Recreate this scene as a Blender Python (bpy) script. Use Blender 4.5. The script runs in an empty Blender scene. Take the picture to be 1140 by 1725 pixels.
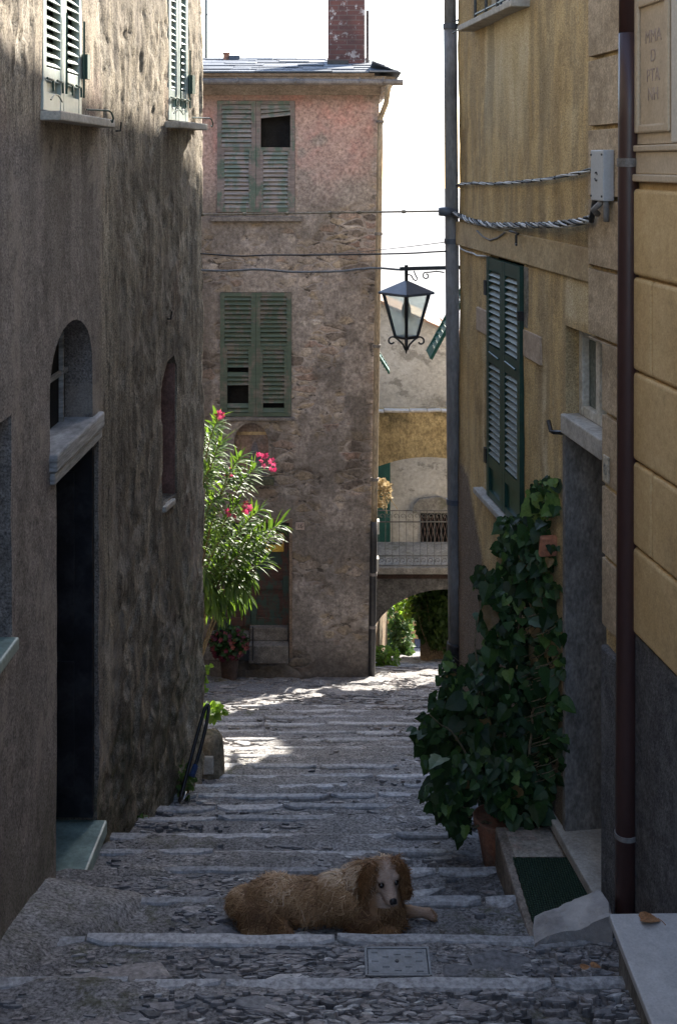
import bpy, bmesh, math, random
import numpy as np
from mathutils import Vector, Matrix
from mathutils.geometry import delaunay_2d_cdt

random.seed(7)
RNG = np.random.default_rng(7)
SC = bpy.context.scene
COL = SC.collection

# ------------------------------------------------------------------ camera, sky, sun, exposure
# eye at the origin, x to the right, y straight down the alley, z up (metres)
cam_d = bpy.data.cameras.new('camera')
cam = bpy.data.objects.new('camera', cam_d)
COL.objects.link(cam)
cam.rotation_euler = (math.radians(90), 0, 0)
cam_d.sensor_fit = 'VERTICAL'
cam_d.sensor_height = 36.0
cam_d.lens = 36.0 * 2000 / 1725
cam_d.shift_y = -587.0 / 1725
cam_d.clip_start = 0.05
cam_d.clip_end = 2000
SC.camera = cam

SUN_AZ = math.atan2(0.45, 0.893)          # to the right of straight ahead
SUN_EL = math.atan(0.65)
world = bpy.data.worlds.new('World')
SC.world = world
world.use_nodes = True
wn = world.node_tree.nodes
sky = wn.new('ShaderNodeTexSky')
sky.sky_type = 'NISHITA'
sky.sun_disc = False
sky.sun_elevation = SUN_EL
sky.sun_rotation = SUN_AZ
sky.air_density = 1.0
sky.dust_density = 1.0
sky.ozone_density = 1.0
wn['Background'].inputs[1].default_value = 0.15
world.node_tree.links.new(sky.outputs[0], wn['Background'].inputs[0])

sun_d = bpy.data.lights.new('sun', 'SUN')
sun_d.energy = 5.0
sun_d.angle = math.radians(0.53)
sun_d.color = (1.0, 0.93, 0.82)
sun = bpy.data.objects.new('sun', sun_d)
COL.objects.link(sun)
SUNV = Vector((math.sin(SUN_AZ) * math.cos(SUN_EL), math.cos(SUN_AZ) * math.cos(SUN_EL), math.sin(SUN_EL)))
sun.rotation_euler = SUNV.to_track_quat('Z', 'Y').to_euler()
sun.location = SUNV * 60

SC.view_settings.view_transform = 'Standard'
SC.view_settings.look = 'None'
SC.view_settings.exposure = 2.0
SC.view_settings.gamma = 1.0
SC.view_settings.use_curve_mapping = False
SC.cycles.max_bounces = 8
SC.cycles.diffuse_bounces = 5
SC.cycles.use_denoising = True

# ------------------------------------------------------------------ numbers
FPX, CX, HY = 2000.0, 570.0, 275.0


def px(x, y, Z):
    return Vector(((x - CX) / FPX * Z, Z, (HY - y) / FPX * Z))


def _hash(ix, iy, seed):
    h = (ix.astype(np.int64) * 374761393 + iy.astype(np.int64) * 668265263 + seed * 974634777) & 0xFFFFFFFF
    h = ((h ^ (h >> 13)) * 1274126177) & 0xFFFFFFFF
    h = (h ^ (h >> 16)) & 0xFFFFFFFF
    return h / 4294967295.0


def vnoise(x, y, seed=0):
    x = np.asarray(x, float); y = np.asarray(y, float)
    ix = np.floor(x); iy = np.floor(y)
    fx = x - ix; fy = y - iy
    fx = fx * fx * fx * (fx * (fx * 6 - 15) + 10); fy = fy * fy * fy * (fy * (fy * 6 - 15) + 10)
    a = _hash(ix, iy, seed); b = _hash(ix + 1, iy, seed); c = _hash(ix, iy + 1, seed); d = _hash(ix + 1, iy + 1, seed)
    return (a + (b - a) * fx) * (1 - fy) + (c + (d - c) * fx) * fy


def fbm(x, y, octv=4, seed=0, gain=0.5):
    s = 0; a = 1.0; t = 0; f = 1.0
    for k in range(octv):
        s = s + a * vnoise(np.asarray(x) * f + 17.3 * k, np.asarray(y) * f - 9.1 * k, seed + k * 13)
        t += a; a *= gain; f *= 2.03
    return s / t


def sstep(a, b, x):
    t = np.clip((np.asarray(x, float) - a) / (b - a), 0, 1)
    return t * t * (3 - 2 * t)


# ------------------------------------------------------------------ objects
def tag(o, label=None, cat=None, group=None, kind=None):
    for k, v in (('label', label), ('category', cat), ('group', group), ('kind', kind)):
        if v:
            o[k] = v
    return o


def thing(name, label, cat, loc=(0, 0, 0), group=None):
    o = bpy.data.objects.new(name, None)
    COL.objects.link(o)
    o.location = loc
    o.empty_display_size = 0.2
    return tag(o, label, cat, group)


def attach(o, parent):
    if parent is not None:
        o.parent = parent
        if parent.type == 'EMPTY':
            o.matrix_parent_inverse = Matrix.Translation(-Vector(parent.location))
    return o


class MB:
    """collects pieces of one mesh, in world metres"""
    def __init__(self):
        self.v = []; self.f = []; self.c = []

    def add(self, vs, fs, col=None):
        n = len(self.v)
        self.v.extend([tuple(p) for p in vs])
        self.f.extend([tuple(i + n for i in f) for f in fs])
        self.c.extend([col] * len(vs))
        return self

    def obox(self, o, a, b, c, col=None):
        """box with corner o and edge vectors a, b, c"""
        o, a, b, c = Vector(o), Vector(a), Vector(b), Vector(c)
        vs = [o, o + a, o + a + b, o + b, o + c, o + a + c, o + a + b + c, o + b + c]
        fs = [(0, 3, 2, 1), (4, 5, 6, 7), (0, 1, 5, 4), (1, 2, 6, 5), (2, 3, 7, 6), (3, 0, 4, 7)]
        if a.cross(b).dot(c) < 0:
            fs = [tuple(reversed(f)) for f in fs]
        return self.add(vs, fs, col)

    def box(self, x0, x1, y0, y1, z0, z1, col=None):
        return self.obox((x0, y0, z0), (x1 - x0, 0, 0), (0, y1 - y0, 0), (0, 0, z1 - z0), col)

    def tube(self, pts, r, n=10, caps=True, col=None):
        pts = [Vector(p) for p in pts]
        rs = r if isinstance(r, (list, tuple)) else [r] * len(pts)
        vs = []; fs = []
        up = None
        for i, p in enumerate(pts):
            d = (pts[min(i + 1, len(pts) - 1)] - pts[max(i - 1, 0)])
            d = d.normalized() if d.length > 1e-9 else Vector((0, 0, 1))
            if up is None:
                up = Vector((0, 0, 1)) if abs(d.z) < 0.9 else Vector((1, 0, 0))
            a = (up - d * up.dot(d))
            a = a.normalized() if a.length > 1e-6 else d.orthogonal().normalized()
            up = a
            b = d.cross(a)
            for k in range(n):
                t = 2 * math.pi * k / n
                vs.append(p + a * (math.cos(t) * rs[i]) + b * (math.sin(t) * rs[i]))
        for i in range(len(pts) - 1):
            for k in range(n):
                fs.append((i * n + k, i * n + (k + 1) % n, (i + 1) * n + (k + 1) % n, (i + 1) * n + k))
        if caps:
            fs.append(tuple(reversed(range(n))))
            fs.append(tuple(range((len(pts) - 1) * n, len(pts) * n)))
        return self.add(vs, fs, col)

    def lathe(self, prof, c, n=24, col=None, wob=0.0):
        vs = []; fs = []
        for (r, z) in prof:
            for k in range(n):
                t = 2 * math.pi * k / n
                rr = r * (1 + wob * math.sin(3 * t + z * 20))
                vs.append((c[0] + rr * math.cos(t), c[1] + rr * math.sin(t), c[2] + z))
        for i in range(len(prof) - 1):
            for k in range(n):
                fs.append((i * n + k, i * n + (k + 1) % n, (i + 1) * n + (k + 1) % n, (i + 1) * n + k))
        fs.append(tuple(reversed(range(n))))
        fs.append(tuple(range((len(prof) - 1) * n, len(prof) * n)))
        return self.add(vs, fs, col)

    def prism(self, poly, o, u, w, n, depth, col=None):
        """poly [(a,b)] in the frame o + a*u + b*w, extruded by depth along n"""
        o, u, w, n = Vector(o), Vector(u), Vector(w), Vector(n)
        k = len(poly)
        vs = [o + u * a + w * b for a, b in poly] + [o + u * a + w * b + n * depth for a, b in poly]
        fs = [tuple(range(k)), tuple(reversed(range(k, 2 * k)))]
        fs += [(i, k + i, k + (i + 1) % k, (i + 1) % k) for i in range(k)]
        return self.add(vs, fs, col)

    def join(self, other):
        """take over another collection's pieces as this mesh's second material"""
        self.second = len(self.f)
        return self.add(other.v, other.f)

    def build(self, name, mat, parent=None, smooth=False, bevel=0.0, seg=2, fix=False, weld=False, mat2=None):
        me = bpy.data.meshes.new(name)
        me.from_pydata(self.v, [], self.f)
        if any(c is not None for c in self.c):
            at = me.attributes.new('tint', 'FLOAT', 'POINT')
            at.data.foreach_set('value', [0.5 if c is None else c for c in self.c])
        if fix:
            bm = bmesh.new(); bm.from_mesh(me)
            if weld:
                bmesh.ops.remove_doubles(bm, verts=bm.verts, dist=1e-5)
            bmesh.ops.recalc_face_normals(bm, faces=bm.faces)
            bm.to_mesh(me); bm.free()
        me.materials.append(mat)
        if mat2 is not None:
            me.materials.append(mat2)
            me.polygons.foreach_set('material_index', [0] * self.second + [1] * (len(self.f) - self.second))
        if smooth:
            me.polygons.foreach_set('use_smooth', [True] * len(me.polygons))
        o = bpy.data.objects.new(name, me)
        COL.objects.link(o)
        if bevel > 0:
            m = o.modifiers.new('bevel', 'BEVEL')
            m.width = bevel; m.segments = seg; m.limit_method = 'ANGLE'; m.angle_limit = math.radians(35)
        return attach(o, parent)


def mesh_obj(name, verts, faces, mat, parent=None, smooth=True, attrs=None):
    me = bpy.data.meshes.new(name)
    me.from_pydata(verts, [], faces)
    for k, a in (attrs or {}).items():
        at = me.attributes.new(k, 'FLOAT', 'POINT')
        at.data.foreach_set('value', np.asarray(a, np.float32))
    me.materials.append(mat)
    if smooth:
        me.polygons.foreach_set('use_smooth', [True] * len(me.polygons))
    o = bpy.data.objects.new(name, me)
    COL.objects.link(o)
    return attach(o, parent)


def copy_tree(src, shift=None):
    c = src.copy(); COL.objects.link(c)
    for ch in list(src.children):
        d = ch.copy(); COL.objects.link(d); d.parent = c
        for g in list(ch.children):
            e = g.copy(); COL.objects.link(e); e.parent = d
    if shift is not None:
        c.location = Vector(src.location) + Vector(shift)
    return c


# ------------------------------------------------------------------ materials
class NT:
    def __init__(s, name):
        s.m = bpy.data.materials.new(name); s.m.use_nodes = True
        s.t = s.m.node_tree; s.n = s.t.nodes; s.b = s.n['Principled BSDF']
        s.tc = s.n.new('ShaderNodeTexCoord').outputs['Object']

    def link(s, a, b):
        s.t.links.new(a, b)

    def put(s, sock, v):
        if hasattr(v, 'is_linked'):
            s.link(v, sock)
        elif isinstance(v, (tuple, list)) and sock.type == 'RGBA':
            sock.default_value = (*v[:3], 1)
        else:
            sock.default_value = v

    def map(s, scale=(1, 1, 1), loc=(0, 0, 0), rot=(0, 0, 0), vec=None):
        n = s.n.new('ShaderNodeMapping')
        s.put(n.inputs[0], vec or s.tc)
        n.inputs['Scale'].default_value = scale; n.inputs['Location'].default_value = loc; n.inputs['Rotation'].default_value = rot
        return n.outputs[0]

    def noise(s, scale, detail=5, rough=0.55, vec=None, dist=0.0, col=False):
        n = s.n.new('ShaderNodeTexNoise')
        s.put(n.inputs['Vector'], vec or s.tc)
        n.inputs['Scale'].default_value = scale; n.inputs['Detail'].default_value = detail
        n.inputs['Roughness'].default_value = rough; n.inputs['Distortion'].default_value = dist
        return n.outputs[1 if col else 0]

    def voro(s, scale, vec=None, feat='F1', rand=1.0, out='Distance'):
        n = s.n.new('ShaderNodeTexVoronoi'); n.feature = feat
        s.put(n.inputs['Vector'], vec or s.tc)
        n.inputs['Scale'].default_value = scale; n.inputs['Randomness'].default_value = rand
        return n.outputs[out]

    def wave(s, scale, vec=None, dist=0, axis='X', detail=2):
        n = s.n.new('ShaderNodeTexWave'); n.bands_direction = axis
        s.put(n.inputs['Vector'], vec or s.tc)
        n.inputs['Scale'].default_value = scale; n.inputs['Distortion'].default_value = dist; n.inputs['Detail'].default_value = detail
        return n.outputs['Fac']

    def ramp(s, fac, *stops):
        n = s.n.new('ShaderNodeValToRGB'); s.link(fac, n.inputs[0])
        e = n.color_ramp.elements
        while len(e) < len(stops):
            e.new(0.5)
        for k, (p, c) in enumerate(stops):
            c = (c, c, c) if isinstance(c, (int, float)) else c
            e[k].position = p; e[k].color = (*c, 1)
        return n.outputs[0]

    def mix(s, fac, a, b, mode='MIX'):
        n = s.n.new('ShaderNodeMix'); n.data_type = 'RGBA'; n.blend_type = mode
        s.put(n.inputs['Factor'], fac); s.put(n.inputs['A'], a) if False else None
        s.put(n.inputs[6], a); s.put(n.inputs[7], b)
        return n.outputs[2]

    def math(s, op, a, b=0.0, clamp=False):
        n = s.n.new('ShaderNodeMath'); n.operation = op; n.use_clamp = clamp
        s.put(n.inputs[0], a); s.put(n.inputs[1], b)
        return n.outputs[0]

    def attr(s, name):
        n = s.n.new('ShaderNodeAttribute'); n.attribute_name = name
        return n.outputs['Fac']

    def sep(s, vec=None):
        n = s.n.new('ShaderNodeSeparateXYZ'); s.link(vec or s.tc, n.inputs[0])
        return n.outputs

    def bump(s, h, strength=0.5, dist=0.02, prev=None):
        n = s.n.new('ShaderNodeBump')
        n.inputs['Strength'].default_value = strength; n.inputs['Distance'].default_value = dist
        s.link(h, n.inputs['Height'])
        if prev is not None:
            s.link(prev, n.inputs['Normal'])
        return n.outputs[0]

    def done(s, col, rough=0.85, normal=None, spec=0.3, metal=0.0):
        s.put(s.b.inputs['Base Color'], col); s.put(s.b.inputs['Roughness'], rough)
        s.b.inputs['Specular IOR Level'].default_value = spec; s.b.inputs['Metallic'].default_value = metal
        if normal is not None:
            s.link(normal, s.b.inputs['Normal'])
        return s.m


def simple(name, c1, c2, scale=6, rough=0.8, bump=0.25, bscale=60, stretch=(1, 1, 1), spec=0.3, metal=0.0, bd=0.004, c3=None, grain=0.45):
    t = NT(name)
    v = t.map(stretch)
    f = t.noise(scale, 6, 0.6, v)
    col = t.ramp(f, (0.32, c1), (0.68, c2))
    if c3:
        g = t.noise(scale * 0.4, 5, 0.65, t.map(stretch, (3, 7, 1)))
        col = t.mix(t.ramp(g, (0.52, 0.0), (0.64, 1.0)), col, c3)
    g2 = t.noise(bscale, 4, 0.6, v)
    g3 = t.noise(bscale * 0.22, 7, 0.75, v)
    col = t.mix(grain, col, t.ramp(g3, (0.34, 0.15), (0.66, 0.85)), 'OVERLAY')
    col = t.mix(grain, col, t.ramp(g2, (0.32, 0.12), (0.68, 0.88)), 'OVERLAY')
    return t.done(col, rough, t.bump(g2, bump, bd), spec, metal)


M = {}


def plaster_left():
    t = NT('weathered_plaster')
    a = t.attr('flake'); b = t.attr('streak'); c = t.attr('zone')
    fine = t.noise(95, 5, 0.7)
    mid = t.noise(14, 6, 0.65)
    strk = t.noise(7, 6, 0.62, t.map((1, 1, 0.10)))
    strk2 = t.noise(26, 5, 0.6, t.map((1, 1, 0.12), (4, 2, 0)))
    smooth = t.ramp(mid, (0.3, (0.140, 0.120, 0.110)), (0.5, (0.205, 0.178, 0.162)), (0.7, (0.275, 0.24, 0.22)))
    smooth = t.mix(t.ramp(strk, (0.5, 0.0), (0.72, 0.5)), smooth, (0.29, 0.255, 0.235))
    rough = t.ramp(strk, (0.32, (0.20, 0.17, 0.132)), (0.5, (0.36, 0.305, 0.23)), (0.68, (0.50, 0.43, 0.33)))
    rough = t.mix(t.ramp(strk2, (0.36, 0.75), (0.50, 0.0)), rough, (0.085, 0.072, 0.058))
    red = t.noise(2.2, 4, 0.6, t.map((1, 1, 0.4), (9, 1, 3)))
    rough = t.mix(t.ramp(red, (0.58, 0.0), (0.72, 0.45)), rough, (0.24, 0.12, 0.098))
    col = t.mix(c, smooth, rough)
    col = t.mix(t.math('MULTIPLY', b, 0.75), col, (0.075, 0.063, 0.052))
    pale = t.ramp(t.noise(40, 4, 0.6, t.map((1, 1, 0.45))), (0.35, (0.26, 0.225, 0.175)), (0.7, (0.50, 0.45, 0.38)))
    col = t.mix(a, col, pale)
    col = t.mix(0.8, col, t.ramp(fine, (0.34, 0.10), (0.66, 0.90)), 'OVERLAY')
    grit = t.noise(48, 6, 0.8, t.map((1, 1, 0.7), (7, 1, 4)))
    col = t.mix(t.math('MULTIPLY', t.ramp(grit, (0.36, 0.85), (0.43, 0.0)), t.math('ADD', t.math('MULTIPLY', c, 0.75), 0.25)), col, (0.05, 0.042, 0.035))
    col = t.mix(t.math('MULTIPLY', t.ramp(grit, (0.60, 0.0), (0.66, 0.7)), t.math('ADD', t.math('MULTIPLY', c, 0.6), 0.15)), col, (0.46, 0.41, 0.34))
    pat = t.noise(2.4, 8, 0.62, t.map((1, 1, 0.75), (11, 3, 2)), 0.4)
    col = t.mix(t.ramp(pat, (0.565, 0.0), (0.585, 0.38)), col, (0.34, 0.295, 0.25))
    col = t.mix(t.ramp(pat, (0.39, 0.28), (0.42, 0.0)), col, (0.085, 0.072, 0.062))
    crk = t.noise(1.9, 7, 0.7, t.map((1, 1, 0.55), (5, 8, 1)), 0.6)
    col = t.mix(t.ramp(crk, (0.494, 0.0), (0.500, 0.75), (0.506, 0.0)), col, (0.04, 0.034, 0.03))
    moss = t.attr('moss')
    col = t.mix(t.math('MULTIPLY', moss, t.ramp(mid, (0.4, 0.15), (0.65, 0.8))), col, (0.055, 0.058, 0.028))
    vfl = t.noise(34, 7, 0.75, t.map((1, 1, 0.45)))
    hgt = t.mix(c, t.math('MULTIPLY', mid, 0.5), vfl)
    n1 = t.bump(hgt, 0.8, 0.010)
    n1 = t.bump(grit, 0.5, 0.006, n1)
    n2 = t.bump(fine, 0.7, 0.004, n1)
    return t.done(col, 0.92, n2, 0.2)


def rubble(name, tint=1.0):
    """pink plaster above, bare rubble masonry with plaster remains below; masks from attributes"""
    t = NT(name)
    pl = t.attr('plaster'); dk = t.attr('stain')
    w = t.noise(2.6, 4, 0.6, col=True)
    vec = t.n.new('ShaderNodeMix'); vec.data_type = 'VECTOR'
    vec.inputs['Factor'].default_value = 0.16
    t.link(t.tc, vec.inputs[4]); t.link(w, vec.inputs[5])
    v = t.map((2.6, 2.6, 6.6), vec=vec.outputs[1])
    edge = t.voro(1.55, v, 'DISTANCE_TO_EDGE')
    cell = t.voro(1.55, v, 'F1', out='Color')
    sx = t.n.new('ShaderNodeSeparateColor'); t.link(cell, sx.inputs[0])
    stone = t.ramp(sx.outputs[0], (0.0, (0.14, 0.115, 0.10)), (0.25, (0.25, 0.215, 0.185)), (0.5, (0.31, 0.25, 0.18)), (0.72, (0.36, 0.31, 0.26)), (0.9, (0.25, 0.175, 0.145)), (1.0, (0.46, 0.42, 0.37)))
    mid = t.noise(9, 6, 0.68)
    stone = t.mix(0.7, stone, t.ramp(t.noise(24, 6, 0.75), (0.34, 0.08), (0.66, 0.92)), 'OVERLAY')
    mort = t.ramp(mid, (0.32, (0.22, 0.19, 0.17)), (0.68, (0.42, 0.37, 0.335)))
    jm = t.ramp(edge, (0.05, 1.0), (0.10, 0.0))
    mas = t.mix(jm, stone, mort)
    gap = t.ramp(t.noise(5, 5, 0.7, t.map((1, 1, 1.6), (5, 3, 2))), (0.40, 0.9), (0.47, 0.0))
    mas = t.mix(t.math('MULTIPLY', gap, jm), mas, (0.045, 0.038, 0.033))
    z = t.sep()[2]
    big = t.noise(1.7, 5, 0.6)
    pink = t.ramp(t.noise(2.4, 6, 0.62, t.map((1, 1, 0.8))), (0.32, (0.46, 0.255, 0.225)), (0.5, (0.38, 0.265, 0.24)), (0.68, (0.48, 0.345, 0.30)))
    grey = t.ramp(mid, (0.32, (0.17, 0.148, 0.135)), (0.68, (0.36, 0.32, 0.29)))
    plas = t.mix(t.attr('grey'), pink, grey)
    plas = t.mix(0.6, plas, t.ramp(t.noise(22, 7, 0.75), (0.35, 0.12), (0.65, 0.88)), 'OVERLAY')
    col = t.mix(pl, mas, plas)
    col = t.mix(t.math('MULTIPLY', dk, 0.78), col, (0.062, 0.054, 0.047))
    hs = t.ramp(edge, (0.0, 0.0), (0.16, 0.85), (0.4, 1.0))
    hs = t.mix(0.35, hs, mid)
    h = t.mix(pl, hs, t.mix(0.6, (0.95, 0.95, 0.95), mid))
    nb = t.bump(h, 0.75, 0.022)
    nb = t.bump(t.noise(70, 4, 0.6), 0.4, 0.006, nb)
    return t.done(col, 0.93, nb, 0.2)


def ochre_wall():
    t = NT('ochre_plaster')
    pb = t.attr('pebble'); pt = t.attr('patch'); dk = t.attr('stain')
    mid = t.noise(5, 6, 0.62, t.map((1, 1, 0.5)))
    strk = t.noise(9, 6, 0.6, t.map((1, 1, 0.09)))
    fine = t.noise(120, 4, 0.7)
    col = t.ramp(mid, (0.32, (0.40, 0.275, 0.125)), (0.5, (0.54, 0.385, 0.185)), (0.68, (0.64, 0.48, 0.25)))
    col = t.mix(t.ramp(strk, (0.40, 0.6), (0.56, 0.0)), col, (0.30, 0.23, 0.14))
    col = t.mix(t.ramp(strk, (0.58, 0.0), (0.72, 0.5)), col, (0.46, 0.345, 0.19))
    spots = t.ramp(t.noise(13, 6, 0.75, t.map((1, 1, 0.45), (3, 3, 8))), (0.62, 0.0), (0.67, 0.75))
    col = t.mix(spots, col, (0.52, 0.43, 0.27))
    blot = t.noise(3.1, 7, 0.72, t.map((1, 1, 0.7), (2, 6, 1)))
    col = t.mix(t.ramp(blot, (0.53, 0.0), (0.63, 0.65)), col, (0.25, 0.175, 0.095))
    col = t.mix(t.ramp(blot, (0.34, 0.6), (0.42, 0.0)), col, (0.64, 0.50, 0.28))
    col = t.mix(pt, col, t.ramp(mid, (0.35, (0.56, 0.44, 0.25)), (0.65, (0.68, 0.57, 0.38))))
    gr = t.noise(160, 3, 0.7)
    peb = t.ramp(gr, (0.3, (0.085, 0.066, 0.05)), (0.5, (0.19, 0.145, 0.108)), (0.7, (0.34, 0.27, 0.21)))
    col = t.mix(pb, col, peb)
    col = t.mix(t.math('MULTIPLY', dk, 0.75), col, (0.13, 0.105, 0.07))
    col = t.mix(0.6, col, t.ramp(fine, (0.35, 0.12), (0.65, 0.88)), 'OVERLAY')
    gt = t.noise(36, 7, 0.8, t.map((1, 1, 0.5), (1, 2, 9)))
    col = t.mix(t.ramp(gt, (0.34, 0.6), (0.42, 0.0)), col, (0.19, 0.135, 0.08))
    col = t.mix(t.ramp(gt, (0.61, 0.0), (0.66, 0.5)), col, (0.60, 0.50, 0.33))
    h = t.mix(pb, t.mix(0.7, mid, fine), gr)
    return t.done(col, 0.9, t.bump(h, 0.55, 0.010), 0.2)


def paint_wood(name, green, wood, amount):
    t = NT(name)
    g = t.noise(7, 6, 0.7, t.map((1, 1, 0.5)))
    gr = t.noise(30, 4, 0.6, t.map((0.15, 1, 1)))
    w = t.ramp(gr, (0.3, tuple(c * 0.65 for c in wood)), (0.7, tuple(min(1, c * 1.25) for c in wood)))
    p = t.mix(0.35, green, t.ramp(gr, (0.3, 0.25), (0.7, 0.75)), 'OVERLAY')
    col = t.mix(t.ramp(g, (amount - 0.05, 0.0), (amount + 0.05, 1.0)), w, p)
    return t.done(col, 0.7, t.bump(gr, 0.3, 0.003), 0.3)


def ground_mat():
    t = NT('trodden_stone_paving')
    f = t.noise(3.2, 6, 0.65)
    g = t.noise(60, 5, 0.7)
    col = t.ramp(f, (0.32, (0.105, 0.10, 0.10)), (0.5, (0.165, 0.16, 0.16)), (0.68, (0.235, 0.23, 0.23)))
    vs = t.map((1, 1.9, 1), vec=None)
    ed = t.voro(14, vs, 'DISTANCE_TO_EDGE'); ce = t.voro(14, vs, 'F1', out='Color')
    s = t.n.new('ShaderNodeSeparateColor'); t.link(ce, s.inputs[0])
    st = t.ramp(s.outputs[0], (0, (0.12, 0.115, 0.115)), (0.5, (0.21, 0.20, 0.195)), (1, (0.33, 0.31, 0.30)))
    pm = t.ramp(t.noise(1.7, 4, 0.6, t.map((1, 1, 1), (4, 9, 0))), (0.45, 0.0), (0.56, 1.0))
    pm = t.math('MULTIPLY', pm, t.ramp(ed, (0.05, 0.0), (0.12, 1.0)))
    col = t.mix(t.math('MULTIPLY', pm, 0.8), col, st)
    col = t.mix(0.8, col, t.ramp(g, (0.36, 0.05), (0.64, 0.95)), 'OVERLAY')
    ms = t.attr('moss')
    col = t.mix(t.math('MULTIPLY', ms, t.ramp(t.noise(9, 5, 0.7), (0.5, 0.0), (0.62, 0.8))), col, (0.06, 0.062, 0.028))
    h = t.mix(0.5, g, t.mix(pm, 0.2 if False else (0.2, 0.2, 0.2), (0.8, 0.8, 0.8)))
    return t.done(col, 0.85, t.bump(h, 0.7, 0.012), 0.3)


def tinted(name, *stops, rough=0.8, bump=0.3, spec=0.3, nscale=40, trans=0.0, tcol=None, var=0.35):
    """colour by the per-piece tint attribute plus noise"""
    t = NT(name)
    a = t.attr('tint')
    col = t.ramp(a, *stops)
    g = t.noise(nscale, 5, 0.65)
    col = t.mix(var, col, t.ramp(g, (0.3, 0.15), (0.7, 0.85)), 'OVERLAY')
    m = t.done(col, rough, t.bump(g, bump, 0.006), spec)
    if trans > 0:
        tr = t.n.new('ShaderNodeBsdfTranslucent')
        t.put(tr.inputs[0], t.mix(1.0, col, tcol or (1, 1, 1), 'MULTIPLY') if tcol else col)
        mx = t.n.new('ShaderNodeMixShader'); mx.inputs[0].default_value = trans
        t.link(t.b.outputs[0], mx.inputs[1]); t.link(tr.outputs[0], mx.inputs[2])
        t.link(mx.outputs[0], t.n['Material Output'].inputs[0])
    return m


M['left'] = plaster_left()
M['rubble'] = rubble('rubble_masonry')
M['ochre'] = ochre_wall()
M['ground'] = ground_mat()
M['stone'] = tinted('grey_flagstone', (0.0, (0.10, 0.102, 0.11)), (0.4, (0.20, 0.202, 0.21)), (0.8, (0.30, 0.30, 0.305)), (1.0, (0.43, 0.42, 0.42)), rough=0.75, bump=0.6, var=0.75)
M['shard'] = tinted('slate_shard', (0.0, (0.08, 0.08, 0.085)), (0.35, (0.18, 0.18, 0.188)), (0.6, (0.26, 0.235, 0.225)), (0.85, (0.34, 0.335, 0.335)), (1.0, (0.5, 0.49, 0.48)), rough=0.7, bump=0.5, var=0.7)
M['concrete'] = simple('grey_concrete', (0.20, 0.185, 0.165), (0.31, 0.29, 0.26), 7, 0.9, 0.5, 90, bd=0.006, c3=(0.16, 0.15, 0.115))
M['sill_stone'] = simple('pale_sill_stone', (0.34, 0.31, 0.27), (0.48, 0.45, 0.40), 9, 0.8, 0.3, 70, grain=0.25)
M['slab'] = simple('pale_grey_slab', (0.40, 0.39, 0.385), (0.50, 0.49, 0.48), 5, 0.6, 0.15, 120, grain=0.14)
M['green_stone'] = simple('green_slate_sill', (0.11, 0.165, 0.15), (0.22, 0.30, 0.275), 8, 0.4, 0.35, 45, spec=0.5, grain=0.25)
M['lintel'] = simple('grey_stone_lintel', (0.20, 0.20, 0.20), (0.38, 0.375, 0.37), 8, 0.85, 0.6, 35, (0.6, 0.25, 2.5), bd=0.008, grain=0.4)
M['black_wood'] = simple('black_painted_wood', (0.006, 0.006, 0.009), (0.016, 0.016, 0.02), 9, 0.55, 0.2, 40, c3=(0.03, 0.03, 0.034), grain=0.2)
M['dark'] = simple('dark_interior', (0.008, 0.008, 0.009), (0.014, 0.014, 0.014), 4, 0.95, 0.05)
M['shut_left'] = simple('pale_green_gloss_shutter', (0.36, 0.43, 0.40), (0.46, 0.52, 0.49), 9, 0.4, 0.1, 50, spec=0.5, grain=0.1)
M['shut_right'] = simple('bottle_green_shutter', (0.012, 0.045, 0.036), (0.022, 0.065, 0.05), 9, 0.35, 0.1, 60, spec=0.5, grain=0.12)
M['shut_slat'] = simple('sunbleached_slat', (0.11, 0.125, 0.095), (0.18, 0.19, 0.15), 9, 0.5, 0.1, 60, grain=0.15)  # slats paler than their frame
M['shut_back'] = paint_wood('peeling_green_shutter', (0.095, 0.135, 0.11), (0.20, 0.17, 0.165), 0.53)
M['shut_slat_grey'] = paint_wood('peeling_grey_green_slat', (0.17, 0.22, 0.20), (0.30, 0.28, 0.275), 0.52)
M['shut_low'] = paint_wood('faded_green_shutter', (0.075, 0.105, 0.08), (0.14, 0.13, 0.11), 0.46)
M['old_door'] = paint_wood('worn_green_door', (0.035, 0.062, 0.052), (0.075, 0.04, 0.032), 0.5)
M['iron'] = simple('black_wrought_iron', (0.012, 0.012, 0.014), (0.028, 0.027, 0.028), 20, 0.45, 0.2, 80, spec=0.5)
M['iron_roof'] = simple('dark_grey_sheet_iron', (0.075, 0.085, 0.105), (0.11, 0.12, 0.145), 10, 0.45, 0.15, 60, spec=0.5, grain=0.15)
M['pole'] = simple('weathered_grey_pipe', (0.17, 0.163, 0.158), (0.27, 0.26, 0.25), 7, 0.65, 0.3, 60, (1, 1, 0.3), c3=(0.25, 0.245, 0.25), grain=0.25)
M['brown_pipe'] = simple('brown_painted_pipe', (0.042, 0.02, 0.018), (0.06, 0.028, 0.025), 5, 0.4, 0.1, 60, (1, 1, 0.3), spec=0.5, grain=0.12)
M['zinc_pipe'] = simple('ochre_stained_zinc', (0.24, 0.19, 0.125), (0.36, 0.29, 0.20), 6, 0.6, 0.2, 60, (1, 1, 0.3))
M['gutter'] = simple('grey_gutter', (0.13, 0.12, 0.115), (0.2, 0.18, 0.165), 6, 0.6, 0.2, 50)
M['slate'] = tinted('slate_roof', (0.0, (0.06, 0.07, 0.085)), (0.5, (0.12, 0.135, 0.155)), (1.0, (0.26, 0.275, 0.30)), rough=0.75, spec=0.15)
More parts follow.
